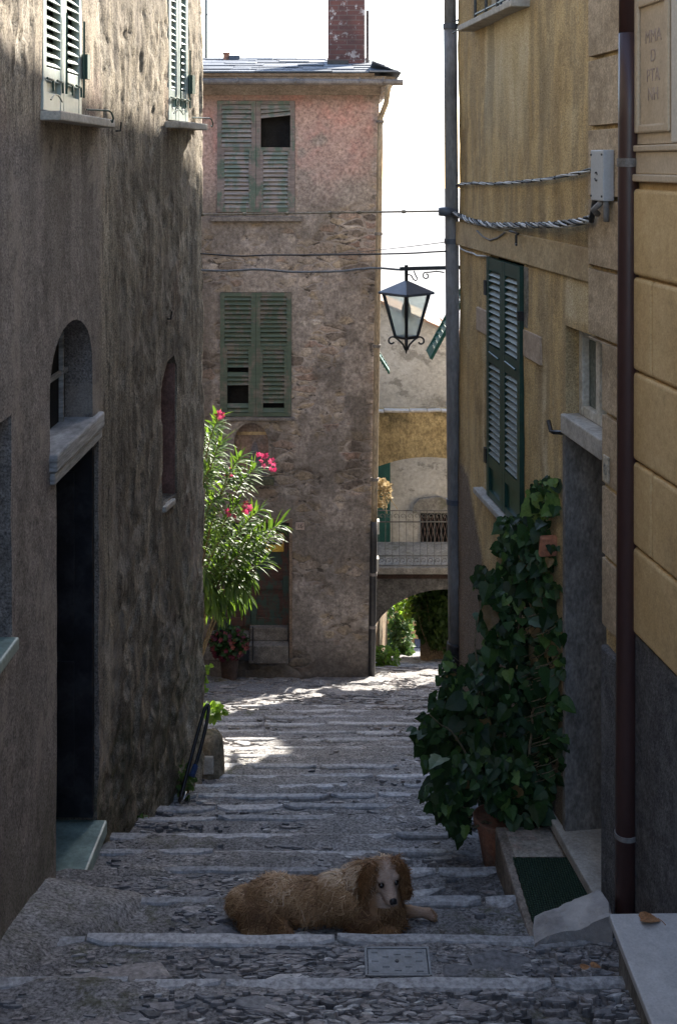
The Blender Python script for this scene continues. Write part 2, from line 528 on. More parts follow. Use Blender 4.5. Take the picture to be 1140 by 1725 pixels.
M['tile_roof'] = tinted('clay_roof', (0.0, (0.24, 0.12, 0.075)), (0.5, (0.32, 0.18, 0.12)), (1.0, (0.4, 0.29, 0.21)), rough=0.9)
M['terracotta'] = simple('terracotta', (0.30, 0.115, 0.062), (0.42, 0.185, 0.11), 7, 0.85, 0.25, 70, c3=(0.22, 0.13, 0.09), grain=0.3)
M['cable_light'] = simple('pale_grey_cable', (0.42, 0.42, 0.42), (0.6, 0.59, 0.57), 15, 0.5, 0.1, grain=0.1)
M['cable_dark'] = simple('dark_cable', (0.02, 0.02, 0.022), (0.05, 0.048, 0.046), 15, 0.5, 0.1, grain=0.1)
M['box'] = simple('grey_plastic_box', (0.40, 0.41, 0.42), (0.47, 0.475, 0.48), 4, 0.5, 0.05, 80, grain=0.08)
M['rustic'] = simple('rusticated_yellow_plaster', (0.54, 0.375, 0.18), (0.65, 0.475, 0.25), 3, 0.85, 0.3, 120, c3=(0.47, 0.33, 0.165), bd=0.004, grain=0.2)
M['quoin'] = simple('ochre_quoin', (0.40, 0.305, 0.20), (0.52, 0.41, 0.285), 5, 0.9, 0.6, 90, bd=0.006, c3=(0.33, 0.25, 0.16), grain=0.35)
M['band'] = simple('pale_ochre_band', (0.42, 0.315, 0.18), (0.50, 0.39, 0.235), 4, 0.88, 0.3, 80, c3=(0.34, 0.245, 0.14), grain=0.3)
M['pink_patch'] = simple('pinkish_stone_block', (0.40, 0.305, 0.225), (0.47, 0.37, 0.28), 6, 0.85, 0.2, 70, grain=0.25)
M['dado'] = simple('dark_grey_stucco', (0.085, 0.083, 0.085), (0.16, 0.155, 0.155), 12, 0.95, 0.9, 75, bd=0.02)
M['panel_cream'] = simple('cream_plaster_panel', (0.47, 0.375, 0.265), (0.54, 0.435, 0.31), 4, 0.85, 0.15, 80, grain=0.12)
M['panel_pale'] = simple('pale_plaster_panel', (0.52, 0.475, 0.405), (0.58, 0.53, 0.46), 4, 0.85, 0.15, 80, grain=0.1)
M['faded_ink'] = simple('faded_violet_paint', (0.33, 0.265, 0.235), (0.44, 0.35, 0.275), 22, 0.85, 0.1, 80, grain=0.2)
M['render_grey'] = simple('grey_cement_render', (0.155, 0.145, 0.135), (0.235, 0.22, 0.20), 4, 0.9, 0.35, 70, (1, 1, 0.5), c3=(0.075, 0.068, 0.055), bd=0.006)
M['white_frame'] = simple('chipped_white_frame', (0.45, 0.42, 0.35), (0.60, 0.57, 0.5), 12, 0.6, 0.2, 60, grain=0.3)
M['mat_green'] = None
M['plate'] = simple('galvanised_cover', (0.16, 0.17, 0.18), (0.25, 0.265, 0.28), 9, 0.6, 0.3, 60, grain=0.2)
M['white_tile'] = simple('white_ceramic', (0.55, 0.52, 0.46), (0.68, 0.65, 0.58), 9, 0.4, 0.1, grain=0.1)
M['ink'] = simple('dark_ink', (0.02, 0.02, 0.025), (0.04, 0.04, 0.045), 9, 0.6, 0.1)
M['blue_grip'] = simple('blue_rubber', (0.012, 0.03, 0.085), (0.02, 0.045, 0.12), 9, 0.5, 0.1)
M['chrome'] = simple('dull_chrome', (0.5, 0.5, 0.5), (0.65, 0.65, 0.65), 9, 0.25, 0.1, metal=0.9)
M['orange_wall'] = simple('orange_plaster', (0.62, 0.34, 0.13), (0.70, 0.41, 0.175), 2, 0.9, 0.2, 40, grain=0.15)
M['blue_door'] = simple('blue_grey_paint', (0.10, 0.125, 0.18), (0.15, 0.18, 0.25), 3, 0.6, 0.1, 40, grain=0.1)
M['grey_wall'] = None
M['yellow_spandrel'] = simple('stained_yellow_plaster', (0.23, 0.17, 0.085), (0.41, 0.32, 0.17), 3.2, 0.9, 0.5, 30, (1, 1, 0.8), c3=(0.13, 0.105, 0.06), bd=0.02)
M['teal_shut'] = simple('teal_green_shutter', (0.02, 0.085, 0.07), (0.03, 0.115, 0.095), 5, 0.5, 0.1, 40, grain=0.15)
M['brown_wall'] = simple('brown_earth_plaster', (0.19, 0.135, 0.085), (0.29, 0.215, 0.14), 3, 0.95, 0.6, 25, bd=0.02, c3=(0.12, 0.10, 0.06))
M['stem'] = simple('woody_stem', (0.11, 0.085, 0.05), (0.19, 0.15, 0.09), 20, 0.85, 0.4, 80)
M['green_stem'] = simple('green_stem', (0.10, 0.14, 0.05), (0.15, 0.2, 0.075), 20, 0.7, 0.2, 80)
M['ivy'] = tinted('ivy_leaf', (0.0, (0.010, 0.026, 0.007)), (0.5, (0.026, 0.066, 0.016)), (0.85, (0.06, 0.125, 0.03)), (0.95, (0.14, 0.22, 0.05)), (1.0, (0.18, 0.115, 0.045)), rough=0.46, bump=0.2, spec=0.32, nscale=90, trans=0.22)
M['oleander'] = tinted('oleander_leaf', (0.0, (0.045, 0.085, 0.028)), (0.6, (0.07, 0.125, 0.04)), (1.0, (0.12, 0.19, 0.055)), rough=0.45, bump=0.1, spec=0.35, nscale=30, trans=0.5, tcol=(1.7, 1.7, 0.5), var=0.15)
M['weed'] = tinted('lime_green_leaf', (0.0, (0.10, 0.17, 0.035)), (1.0, (0.19, 0.29, 0.06)), rough=0.5, bump=0.1, nscale=40, trans=0.45, tcol=(1.4, 1.5, 0.6), var=0.15)
M['vine'] = tinted('vine_leaf', (0.0, (0.045, 0.09, 0.025)), (0.7, (0.08, 0.145, 0.035)), (1.0, (0.15, 0.23, 0.055)), rough=0.5, bump=0.1, nscale=40, trans=0.5, var=0.15)
M['pink_flower'] = tinted('pink_petal', (0.0, (0.42, 0.02, 0.10)), (1.0, (0.62, 0.10, 0.20)), rough=0.6, bump=0.05, trans=0.35, var=0.1)
M['red_flower'] = tinted('red_petal', (0.0, (0.06, 0.010, 0.03)), (0.6, (0.12, 0.018, 0.03)), (1.0, (0.20, 0.06, 0.04)), rough=0.6, bump=0.05, trans=0.2, var=0.1)
M['dry'] = tinted('dry_straw', (0.0, (0.33, 0.25, 0.13)), (1.0, (0.52, 0.42, 0.26)), rough=0.9, bump=0.1, trans=0.2)
M['dead_leaf'] = simple('dead_leaf', (0.24, 0.105, 0.04), (0.36, 0.19, 0.09), 30, 0.7, 0.2, 90)

# ------------------------------------------------------------------ walls along a plan polyline
class Wall:
    def __init__(s, pts, unit=1.0):
        s.unit = unit                       # metres per unit of s, h and d
        s.p = np.array(pts, float)
        d = s.p[1:] - s.p[:-1]
        s.l = np.hypot(d[:, 0], d[:, 1]); s.d = d / s.l[:, None]
        s.cum = np.concatenate([[0], np.cumsum(s.l)])
        s.nr = np.stack([s.d[:, 1], -s.d[:, 0]], 1)      # faces right of travel

    def s_of(s, xp, seg=None):
        k = (xp - CX) / FPX
        best = None
        for i in range(len(s.l)):
            if seg is not None and i != seg:
                continue
            p, d = s.p[i], s.d[i]
            den = d[0] - k * d[1]
            if abs(den) < 1e-9:
                continue
            t = (k * p[1] - p[0]) / den
            e = max(0, -t, t - s.l[i])
            if best is None or e < best[0]:
                best = (e, s.cum[i] + t)
        return best[1]

    def seg(s, S):
        return np.clip(np.searchsorted(s.cum, S, side='right') - 1, 0, len(s.l) - 1)

    def xz(s, S, d=0.0):
        S = np.atleast_1d(np.asarray(S, float)); i = s.seg(S); t = S - s.cum[i]
        P = s.p[i] + s.d[i] * t[:, None]
        n = s.nr[i].copy()
        for k in range(1, len(s.l)):
            near = np.abs(S - s.cum[k]) < 0.05
            if near.any():
                a = np.clip((S[near] - s.cum[k]) / 0.1 + 0.5, 0, 1)[:, None]
                m = s.nr[k - 1] * (1 - a) + s.nr[k] * a
                n[near] = m / np.linalg.norm(m, axis=1)[:, None]
        return (P + n * (np.zeros_like(S) + d)[:, None]) * s.unit

    def P(s, S, h, d=0.0):
        q = s.xz(S, d)[0]
        return Vector((q[0], q[1], h * s.unit))

    def h_of(s, xp, yp, seg=None):
        S = s.s_of(xp, seg)
        return (HY - yp) / FPX * s.xz(S)[0][1] / s.unit

    def fr(s, S):
        """unit along, unit outward"""
        i = int(s.seg(np.array([S]))[0])
        return Vector((s.d[i][0], s.d[i][1], 0)), Vector((s.nr[i][0], s.nr[i][1], 0))

    def slab(s, mb, s0, s1, h0, h1, d0, d1, col=None):
        u, n = s.fr((s0 + s1) / 2)
        return mb.obox(s.P(s0, h0, d0), s.P(s1, h0, d0) - s.P(s0, h0, d0), n * ((d1 - d0) * s.unit), (0, 0, (h1 - h0) * s.unit), col)


def densify(loop, step):
    out = []
    for i in range(len(loop)):
        a, b = np.array(loop[i]), np.array(loop[(i + 1) % len(loop)])
        n = max(1, int(np.linalg.norm(b - a) / step))
        for k in range(n):
            out.append(tuple(a + (b - a) * k / n))
    return out


def in_poly(x, y, poly):
    r = np.zeros(len(x), bool)
    n = len(poly)
    for i in range(n):
        x0, y0 = poly[i]; x1, y1 = poly[(i + 1) % n]
        c = ((y0 > y) != (y1 > y))
        if y0 != y1:
            r ^= c & (x < (x1 - x0) * (y - y0) / (y1 - y0) + x0)
    return r


def dist_poly(x, y, poly):
    r = np.full(len(x), 1e9); n = len(poly)
    for i in range(n):
        a = np.array(poly[i]); b = np.array(poly[(i + 1) % n]); d = b - a; L = d @ d
        t = np.clip(((x - a[0]) * d[0] + (y - a[1]) * d[1]) / max(L, 1e-12), 0, 1)
        r = np.minimum(r, np.hypot(x - a[0] - t * d[0], y - a[1] - t * d[1]))
    return r


def axis(*spans):
    """coordinates from (start, stop, step) spans"""
    out = []
    for a, b, st in spans:
        n = max(1, int(round((b - a) / st)))
        out.extend(list(a + (b - a) * np.arange(n) / n))
    out.append(spans[-1][1])
    return np.array(out)


def wall_mesh(name, W, sa, ha, loops, mat, parent, disp, attrs, clip=None, res=0.03):
    """rough wall with real openings: loops = [(loop in (s,h), reveal depth)]"""
    SS, HH = np.meshgrid(sa, ha)
    hs = np.gradient(sa)[None, :] + 0 * HH; hh = np.gradient(ha)[:, None] + 0 * SS
    js = (RNG.random(SS.shape) - 0.5) * 0.5; jh = (RNG.random(SS.shape) - 0.5) * 0.5
    js[:, 0] = js[:, -1] = 0; jh[0, :] = jh[-1, :] = 0
    for k in W.cum[1:-1]:
        js[:, np.argmin(np.abs(sa - k))] = 0
    x = (SS + js * hs).ravel(); y = (HH + jh * hh).ravel(); cell = np.minimum(hs, hh).ravel()
    keep = np.ones(len(x), bool)
    loops = [(densify(l, res), d) for l, d in loops]
    for l, _ in loops:
        keep &= ~in_poly(x, y, l) & (dist_poly(x, y, l) > 0.4 * np.minimum(cell, res))
    if clip is not None:
        cl = densify(clip, res)
        keep &= in_poly(x, y, clip) & (dist_poly(x, y, cl) > 0.4 * np.minimum(cell, res))
    x = x[keep]; y = y[keep]
    pts = [Vector((a, b)) for a, b in zip(x, y)]; edges = []
    for l in [l for l, _ in loops] + ([cl] if clip is not None else []):
        n0 = len(pts)
        pts += [Vector(p) for p in l]
        edges += [(n0 + i, n0 + (i + 1) % len(l)) for i in range(len(l))]
    vo, eo, fo, *_ = delaunay_2d_cdt(pts, edges, [], 0, 1e-6)
    V = np.array([(v[0], v[1]) for v in vo])
    F = np.array(fo)
    C = V[F].mean(1)
    ok = np.ones(len(F), bool)
    for l, _ in loops:
        ok &= ~in_poly(C[:, 0], C[:, 1], l)
    if clip is not None:
        ok &= in_poly(C[:, 0], C[:, 1], clip)
    F = F[ok]
    d = disp(V[:, 0], V[:, 1])
    q = W.xz(V[:, 0], d)
    verts = [(a, b, c * W.unit) for a, b, c in zip(q[:, 0], q[:, 1], V[:, 1])]
    faces = [tuple(f) for f in F]
    # outward is right of travel: (s, h) counter-clockwise needs flipping when it faces inward
    a, b, c = (Vector(verts[i]) for i in faces[0])
    n = W.fr(V[faces[0][0], 0])[1]
    if (b - a).cross(c - a).dot(n) < 0:
        faces = [tuple(reversed(f)) for f in faces]
    sv, hv = V[:, 0], V[:, 1]
    flat = len(faces)
    ls, lh = [], []
    for l, dep in loops:
        if dep <= 0:
            continue
        L = np.array(l); m = len(L)
        df = disp(L[:, 0], L[:, 1])
        n0 = len(verts)
        rows = max(1, int(dep / 0.04))
        for r in range(rows + 1):
            jt = (RNG.random(m) - 0.5) * 0.006 if 0 < r < rows else 0
            q = W.xz(L[:, 0], df * (1 - r / rows) - dep * r / rows)
            verts += [(q[i, 0], q[i, 1], L[i, 1] * W.unit + (jt[i] if r % rows else 0)) for i in range(m)]
            ls.append(L[:, 0]); lh.append(L[:, 1])
        ccw = sum(L[i, 0] * L[(i + 1) % m, 1] - L[(i + 1) % m, 0] * L[i, 1] for i in range(m)) > 0
        for r in range(rows):
            for i in range(m):
                f = (n0 + r * m + i, n0 + (r + 1) * m + i, n0 + (r + 1) * m + (i + 1) % m, n0 + r * m + (i + 1) % m)
                faces.append(f)
    if ls:
        sv = np.concatenate([sv] + ls); hv = np.concatenate([hv] + lh)
    o = mesh_obj(name, verts, faces, mat, parent, True, attrs(sv, hv))
    bm = bmesh.new(); bm.from_mesh(o.data)
    bm.faces.ensure_lookup_table()
    for f in bm.faces[flat:]:
        f.smooth = False
    bm.to_mesh(o.data); bm.free()
    return o


def rect(s0, s1, h0, h1):
    return [(s0, h0), (s1, h0), (s1, h1), (s0, h1)]


def arch(s0, s1, h0, hs, h1, n=14, pw=2.0):
    c = (s0 + s1) / 2; a = (s1 - s0) / 2
    pts = [(s0, h0), (s1, h0)]
    for k in range(n + 1):
        t = math.pi * k / n
        cx, sy = math.cos(t), math.sin(t)
        pts.append((c + a * math.copysign(abs(cx) ** (2 / pw), cx), hs + (h1 - hs) * abs(sy) ** (2 / pw)))
    return pts


# ------------------------------------------------------------------ ground profile
NOS = [-2.4, -1.9, -1.4, -0.9, -0.4, 0.1, 0.6, 1.1, 1.6, 2.1, 2.6, 3.1, 3.55, 4.03, 4.51, 5.0, 5.57, 6.1, 6.49, 6.87, 7.34, 7.67, 8.02, 8.38, 8.77, 9.2, 9.65, 10.1, 10.53, 10.96, 11.5, 12.0, 12.5, 12.96]
NOSA = np.array(NOS)
TREAD = 0.12


def g_line(Z):
    Z = np.asarray(Z, float)
    return np.interp(Z, [-400, -6, 0, 13, 17.2, 23.5, 40, 60, 600], [0.4, 0.4, -1.6, -5.93, -7.42, -9.85, -16.2, -19, -19])


def ground_h(X, Z):
    """walking surface: shallow treads behind each nosing, then cobbled slope"""
    X = np.asarray(X, float); Z = np.asarray(Z, float)
    i = np.clip(np.searchsorted(NOSA, Z), 0, len(NOS) - 1)
    zk = NOSA[i]
    st = g_line(zk) + TREAD * (zk - Z)
    h = np.where((Z > NOSA[0]) & (Z <= NOSA[-1]), st, g_line(Z) - 0.02 * (Z > NOSA[-1]))
    return h


def gh(X, Z):
    return float(ground_h(np.array([X]), np.array([Z]))[0])



# ------------------------------------------------------------------ ground
def axis2(*s):
    return axis(*s)

gx = axis((-300, -40, 40), (-40, -8, 4), (-8, -2.2, 0.25), (-2.2, 2.0, 0.025), (2.0, 8, 0.25), (8, 40, 4), (40, 300, 40))
gz = axis((-300, -20, 40), (-20, -3, 1.5), (-3, 3.4, 0.1), (3.4, 9.5, 0.022), (9.5, 13.2, 0.03), (13.2, 18, 0.06), (18, 27, 0.2), (27, 60, 1.5), (60, 900, 60))
# two rows close together at each nosing so that the riser is a real step
keepz = [z for z in gz if np.min(np.abs(NOSA - z)) > 0.012]
gz = np.array(sorted(keepz + [n - 0.004 for n in NOS] + [n + 0.006 for n in NOS]))
GX, GZ = np.meshgrid(gx, gz)
near = sstep(9, 5, np.abs(GX)) * sstep(60, 25, GZ) * sstep(-5, 0, GZ)
GH = ground_h(GX, GZ) + near * ((fbm(GX * 2.1, GZ * 2.1, 3, 3) - 0.5) * 0.05 + (fbm(GX * 11, GZ * 11, 3, 5) - 0.5) * 0.022)
GH += near * 0.06 * sstep(13, 15, GZ) * (fbm(GX * 3.5, GZ * 3.5, 3, 15) - 0.5) * 2
nx = len(gx); nz = len(gz)
gv = [(a, b, c) for a, b, c in zip(GX.ravel(), GZ.ravel(), GH.ravel())]
ii, jj = np.meshgrid(np.arange(nx - 1), np.arange(nz - 1))
b0 = (jj * nx + ii).ravel()
gf = [(a, a + 1, a + 1 + nx, a + nx) for a in b0]
moss = np.clip(sstep(0.5, 0.62, fbm(GX * 1.3, GZ * 1.3, 4, 31)) * sstep(0.25, 0.9, np.abs(GX + 0.1)), 0, 1)
ground = mesh_obj('path', gv, gf, M['ground'], None, True, {'moss': moss.ravel()})
tag(ground, kind='structure')

# long edging stones at the front of every step
mb = MB()
rr = random.Random(11)
for k, z in enumerate(NOS):
    if z < 2.5:
        continue
    xl, xr = (-1.5, 1.45) if z < 8.5 else (-2.6, 2.6)
    x = xl + rr.uniform(0, 0.3)
    if 5.2 < z < 6.3:
        xr = 0.80
    while x < xr:
        L = rr.choice([rr.uniform(0.3, 0.6), rr.uniform(0.6, 1.3)])
        if 5.2 < z < 6.3:
            L = min(L, 0.835 - x)
            if L < 0.08:
                break
        if rr.random() < 0.06 and z > 5.8:
            x += L * 0.5; continue
        w = rr.uniform(0.042, 0.068) if z < 6 else rr.uniform(0.04, 0.062); dz = rr.uniform(-0.004, 0.014); yaw = rr.uniform(-0.010, 0.010); tilt = rr.uniform(-0.012, 0.012)
        n = max(3, int(L / 0.07)); h0 = g_line(z) + 0.006 + dz
        top = []; bot = []; tint = rr.uniform(0.6, 1.0)
        vs = []; fs = []
        for i in range(n + 1):
            t = i / n; xx = x + L * t
            e = 0.012 * (fbm(xx * 10, z * 3, 2, 3) - 0.5)
            e2 = 0.022 * (fbm(xx * 11, z * 5, 3, 8) - 0.5)
            hz = h0 + tilt * (t - 0.5) * L + 0.012 * (vnoise(xx * 6, z, 4) - 0.5)
            r = 0.35 if i in (0, n) else 1.0
            yb = z + 0.012 + yaw * (t - .5) + float(e); yf = z - w * r + yaw * (t - .5) + float(e2)
            hz = float(hz)
            vs += [(xx, yb, hz - 0.11), (xx, yb + 0.002, hz - 0.008), (xx, yb - 0.008, hz), (xx, yf + 0.010, hz - 0.001), (xx, yf, hz - 0.010), (xx, yf - 0.002, hz - 0.10)]
        for i in range(n):
            for j in range(5):
                a = i * 6 + j
                fs.append((a, a + 1, a + 7, a + 6))
        fs += [(0, 5, 4, 3, 2, 1), tuple(n * 6 + q for q in range(6))]
        mb.add(vs, fs, tint)
        x += L + rr.uniform(0.004, 0.03)
steps = mb.build('stone_steps', M['stone'], None, False, fix=True)
tag(steps, kind='structure')

# flat shards set in the treads
def shards(mb, n, zr, xr, dens, size, flat=1.0, rr=random.Random(5), pale=0.5):
    k = 0; tries = 0
    while k < n and tries < n * 30:
        tries += 1
        z = rr.uniform(*zr); x = rr.uniform(*xr)
        if rr.random() > dens(x, z):
            continue
        L = rr.lognormvariate(math.log(size), 0.45); W_ = L * rr.uniform(0.22, 0.5)
        yaw = rr.gauss(0, 0.2); m = rr.choice([5, 6, 7])
        h = gh(x, z)
        if np.min(np.abs(NOSA - z)) < 0.075 and z < 12.9:
            continue
        tx, tz = rr.gauss(0, 0.05), rr.gauss(0, 0.06)
        lift = rr.uniform(-0.007, 0.004) * flat
        ang = sorted([rr.uniform(0, 2 * math.pi) for _ in range(m)]) if rr.random() < 0.3 else [2 * math.pi * (i + rr.uniform(-.3, .3)) / m for i in range(m)]
        ring = [(math.cos(a) * L / 2 * rr.uniform(0.75, 1.1), math.sin(a) * W_ / 2 * rr.uniform(0.75, 1.1)) for a in ang]
        cy, sy = math.cos(yaw), math.sin(yaw)
        vs = []
        for sc, dz in ((0.86, lift), (1.0, lift - 0.006), (1.03, lift - 0.045)):
            for a, b in ring:
                X = (a * cy - b * sy) * sc; Y = (a * sy + b * cy) * sc
                vs.append((x + X, z + Y, h + 0.008 + dz + X * tx + Y * (tz - 0.10 if z < 13 else tz - 0.35)))
        fs = [tuple(range(m))]
        for r in range(2):
            for i in range(m):
                fs.append((r * m + i, (r + 1) * m + i, (r + 1) * m + (i + 1) % m, r * m + (i + 1) % m))
        t = min(1, max(0, rr.gauss(0.42, 0.2)))
        if rr.random() < 0.06 * pale * 2:
            t = rr.uniform(0.85, 1.0)
        mb.add(vs, fs, t)
        k += 1

mb = MB()
def d_near(x, z):
    v = float(fbm(np.array([x * 1.4 + 3]), np.array([z * 1.7]), 3, 21)[0])
    d = 0.25 + 0.75 * float(sstep(0.44, 0.58, v))
    if 4.99 < z < 6.1 and 0.12 < x < 1.0:
        d *= 0.06                                   # the bare worn patch where the dog lies
    if 5.0 < z < 5.6 and -0.5 < x < 0.2:
        d *= 0.3
    if -1.4 < x < -0.75 and 4.9 < z < 5.7:
        d *= 0.05
    return d
shards(mb, 4200, (3.6, 6.1), (-1.35, 1.12), d_near, 0.046)
def d_mid(x, z):
    v = float(fbm(np.array([x * 1.2 + 9]), np.array([z * 1.3]), 3, 23)[0])
    e = float(sstep(0.35, 0.95, abs(x + 0.15)))
    return 0.04 + 0.45 * e + 0.3 * float(sstep(0.5, 0.6, v))
shards(mb, 2600, (6.1, 12.9), (-1.4, 1.2), d_mid, 0.055)
shards(mb, 2600, (12.9, 17.0), (-2.6, 1.9), lambda x, z: 0.8, 0.11, 1.6, pale=0.1)
shards(mb, 500, (17.0, 24.0), (0.3, 2.0), lambda x, z: 0.8, 0.17, 2.0)
shards(mb, 60, (4.05, 5.9), (-0.9, 1.05), lambda x, z: 0.7 if not (4.99 < z < 5.57 and x > -.5) else 0.02, 0.17, 1.0, pale=1.0)
sh = mb.build('cobblestones', M['shard'], None, False)
tag(sh, 'flat broken slate shards set on edge in the worn steps', 'cobbles', kind='stuff')

# raised cement apron along the foot of the left wall
mb = MB()
va, fa = [], []
n = 26; mcols = 14
for i in range(n + 1):
    z = 4.30 + (5.66 - 4.30) * i / n
    for j in range(mcols + 1):
        t = j / mcols
        xr_ = np.interp(z, [4.3, 4.7, 5.0, 5.4, 5.66], [-1.20, -1.18, -1.06, -0.86, -0.74]) + 0.02 * (float(vnoise(z * 8, 3, 6)) - .5)
        x = -1.45 + (xr_ + 1.45) * t
        top = np.interp(z, [4.30, 5.0, 5.56, 5.62, 5.66], [-3.12, -3.26, -3.425, -3.45, -3.58])
        hh = top + 0.09 * (1 - t) ** 2 - 0.10 * sstep(0.72, 1.0, t) + 0.035 * (float(fbm(x * 7, z * 7, 4, 9)) - .5)
        va.append((x, z, float(hh)))
for i in range(n):
    for j in range(mcols):
        a = i * (mcols + 1) + j
        fa.append((a, a + 1, a + mcols + 2, a + mcols + 1))
ap = mesh_obj('pavement', va, fa, M['ground'], None, True, {'moss': np.clip(fbm(np.array([v[0] for v in va]) * 3, np.array([v[1] for v in va]) * 3, 3, 33) * 1.6 - 0.5, 0, 1)})
tag(ap, kind='structure')

# ------------------------------------------------------------------ left house
WL = Wall([(-1.605, -3.0), (-1.3335, 6.7), (-0.976, 8.6), (-6.0, 9.35)])
S_BEND, S_CORN = WL.cum[1], WL.cum[2]


def disp_left(S, H):
    rough = sstep(S_BEND - 0.25, S_BEND + 0.05, S)
    fl = flake_left(S, H)
    d = (fbm(S * 0.8, H * 0.8, 3, 41) - 0.5) * 0.035 + (fbm(S * 5, H * 4, 3, 42) - 0.5) * (0.006 + 0.010 * rough)
    d += (fbm(S * 17, H * 10, 3, 43) - 0.5) * 0.010 * (0.3 + 0.7 * rough) - fl * 0.012
    up = sstep(-0.2, 0.4, H)
    d -= 0.006 * up * sstep(0.40, 0.33, fbm(S * 15, H * 3.5, 3, 48))
    low = sstep(-2.2, -3.6, H) * rough
    d += low * (fbm(S * 9, H * 9, 4, 44) - 0.5) * 0.045
    return d


def flake_left(S, H):
    rough = sstep(S_BEND + 0.05, S_BEND + 0.4, S)
    low = sstep(-1.6, -3.4, H)
    f = sstep(0.585, 0.615, fbm(S * 12 + 5, H * 8, 4, 51) + 0.03 * low) * rough * (0.55 + 0.45 * low)
    near_win = np.exp(-((S - (S_BEND + 0.0)) / 0.16) ** 2) * sstep(0.0, 0.35, H)
    f = np.maximum(f, sstep(0.50, 0.56, fbm(S * 11, H * 5, 4, 52)) * near_win)
    near2 = sstep(S_BEND - 1.15, S_BEND - 1.5, S) * sstep(0.25, 0.5, H)
    f = np.maximum(f, sstep(0.52, 0.58, fbm(S * 12, H * 6, 4, 53)) * near2)
    edge = np.exp(-((S - S_CORN) / 0.07) ** 2)
    f = np.maximum(f, edge * sstep(0.56, 0.62, fbm(S * 14, H * 4, 3, 54)))
    return f


def attrs_left(S, H):
    rough = sstep(S_BEND - 0.14, S_BEND + 0.06, S + 0.12 * (fbm(S * 2, H * 2.4, 3, 61) - 0.5))
    up = sstep(0.05, 0.25, H)  # upper plaster made paler, sunlight painted into the colour
    zone = np.clip(np.maximum(rough, up * 0.85), 0, 1)
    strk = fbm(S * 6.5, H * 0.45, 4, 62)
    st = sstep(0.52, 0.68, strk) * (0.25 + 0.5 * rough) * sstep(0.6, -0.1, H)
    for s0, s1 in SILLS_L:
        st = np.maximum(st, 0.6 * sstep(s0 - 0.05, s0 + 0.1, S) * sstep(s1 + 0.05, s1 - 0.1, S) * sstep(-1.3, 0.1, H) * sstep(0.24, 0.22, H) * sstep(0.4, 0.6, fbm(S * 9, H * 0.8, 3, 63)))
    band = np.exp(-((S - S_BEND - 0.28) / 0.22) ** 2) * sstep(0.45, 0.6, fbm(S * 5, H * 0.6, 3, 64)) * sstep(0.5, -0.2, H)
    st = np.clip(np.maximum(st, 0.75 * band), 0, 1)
    painted_shade = sstep(S_BEND - 0.05, S_BEND + 0.2, S) * sstep(0.14, -0.12, H) * (0.42 + 0.58 * sstep(0.40, 0.60, fbm(S * 7, H * 2.2, 4, 66)))  # shade below the sun line, painted dark into the plaster colour
    st = np.clip(np.maximum(st, 0.8 * painted_shade), 0, 1)
    moss = sstep(-2.3, -3.5, H) * sstep(0.42, 0.56, fbm(S * 2.2, H * 1.6, 4, 65))
    return {'flake': flake_left(S, H), 'streak': st, 'zone': zone, 'moss': np.clip(moss, 0, 1)}


s = WL.s_of
sd0, sd1 = s(96, 0), s(166, 0)                 # house door
su0, su1 = s(74, 0), s(139, 0)                 # upper window near
sf0, sf1 = s(285, 1), s(318, 1)                # upper window far
sn0, sn1 = s(273, 1), s(297, 1)                # blind slot
sa0, sa1 = s(86, 0), s(156, 0)                 # arched light over the door
SILLS_L = [(s(72, 0), s(169, 0)), (sf0 - 0.04, s(331, 1))]
H_LIN0, H_LIN1 = -1.53, -1.385
loops = [
    (rect(sd0, sd1, -3.72, H_LIN0), 0.75),
    (arch(sa0, sa1, H_LIN1, -1.10, -0.80, 16), 0.15),
    (rect(su0, su1, 0.245, 1.62), 0.05),
    (rect(sf0, sf1, 0.28, 1.62), 0.05),
    ([(sn0, -2.22), (sn1, -2.22), (sn1, -1.36), (sn1 - 0.06, -1.28), (sn0 + 0.12, -1.30), (sn0, -1.42)], 0.12),
    (rect(s(-90, 0), s(19, 0), -1.99, -1.06), 0.16),
]
sa_ = axis((0, WL.s_of(-60, 0), 0.16), (WL.s_of(-60, 0), S_BEND, 0.024), (S_BEND, S_CORN, 0.022), (S_CORN, S_CORN + 0.2, 0.05), (S_CORN + 0.2, WL.cum[-1], 0.4))
ha_ = axis((-5.6, -4.5, 0.2), (-4.5, 0.95, 0.026), (0.95, 3.4, 0.12))
house = thing('plaster_house', 'tall dark brown plaster house with shuttered upper windows, along the left of the alley', 'house', (-1.33, 6.7, gh(-1.2, 6.7)))
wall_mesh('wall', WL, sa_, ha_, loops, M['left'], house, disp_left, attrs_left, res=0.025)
# roof
mb = MB()
base = [(-1.605 + 0.35, -3.2), (-1.3335 + 0.35, 6.7), (-0.976 + 0.33, 8.75), (-6.2, 9.7), (-7, 9.7), (-7, -3.2)]
mb.prism(base, (0, 0, 3.4), (1, 0, 0), (0, 1, 0), (0, 0, 1), 0.12)
mb.build('roof', M['slate'], house, fix=True)
mb = MB()
mb.box(-6.9, -2.75, -3, 8.4, -6, 3.4)
mb.build('wall', M['dark'], house)

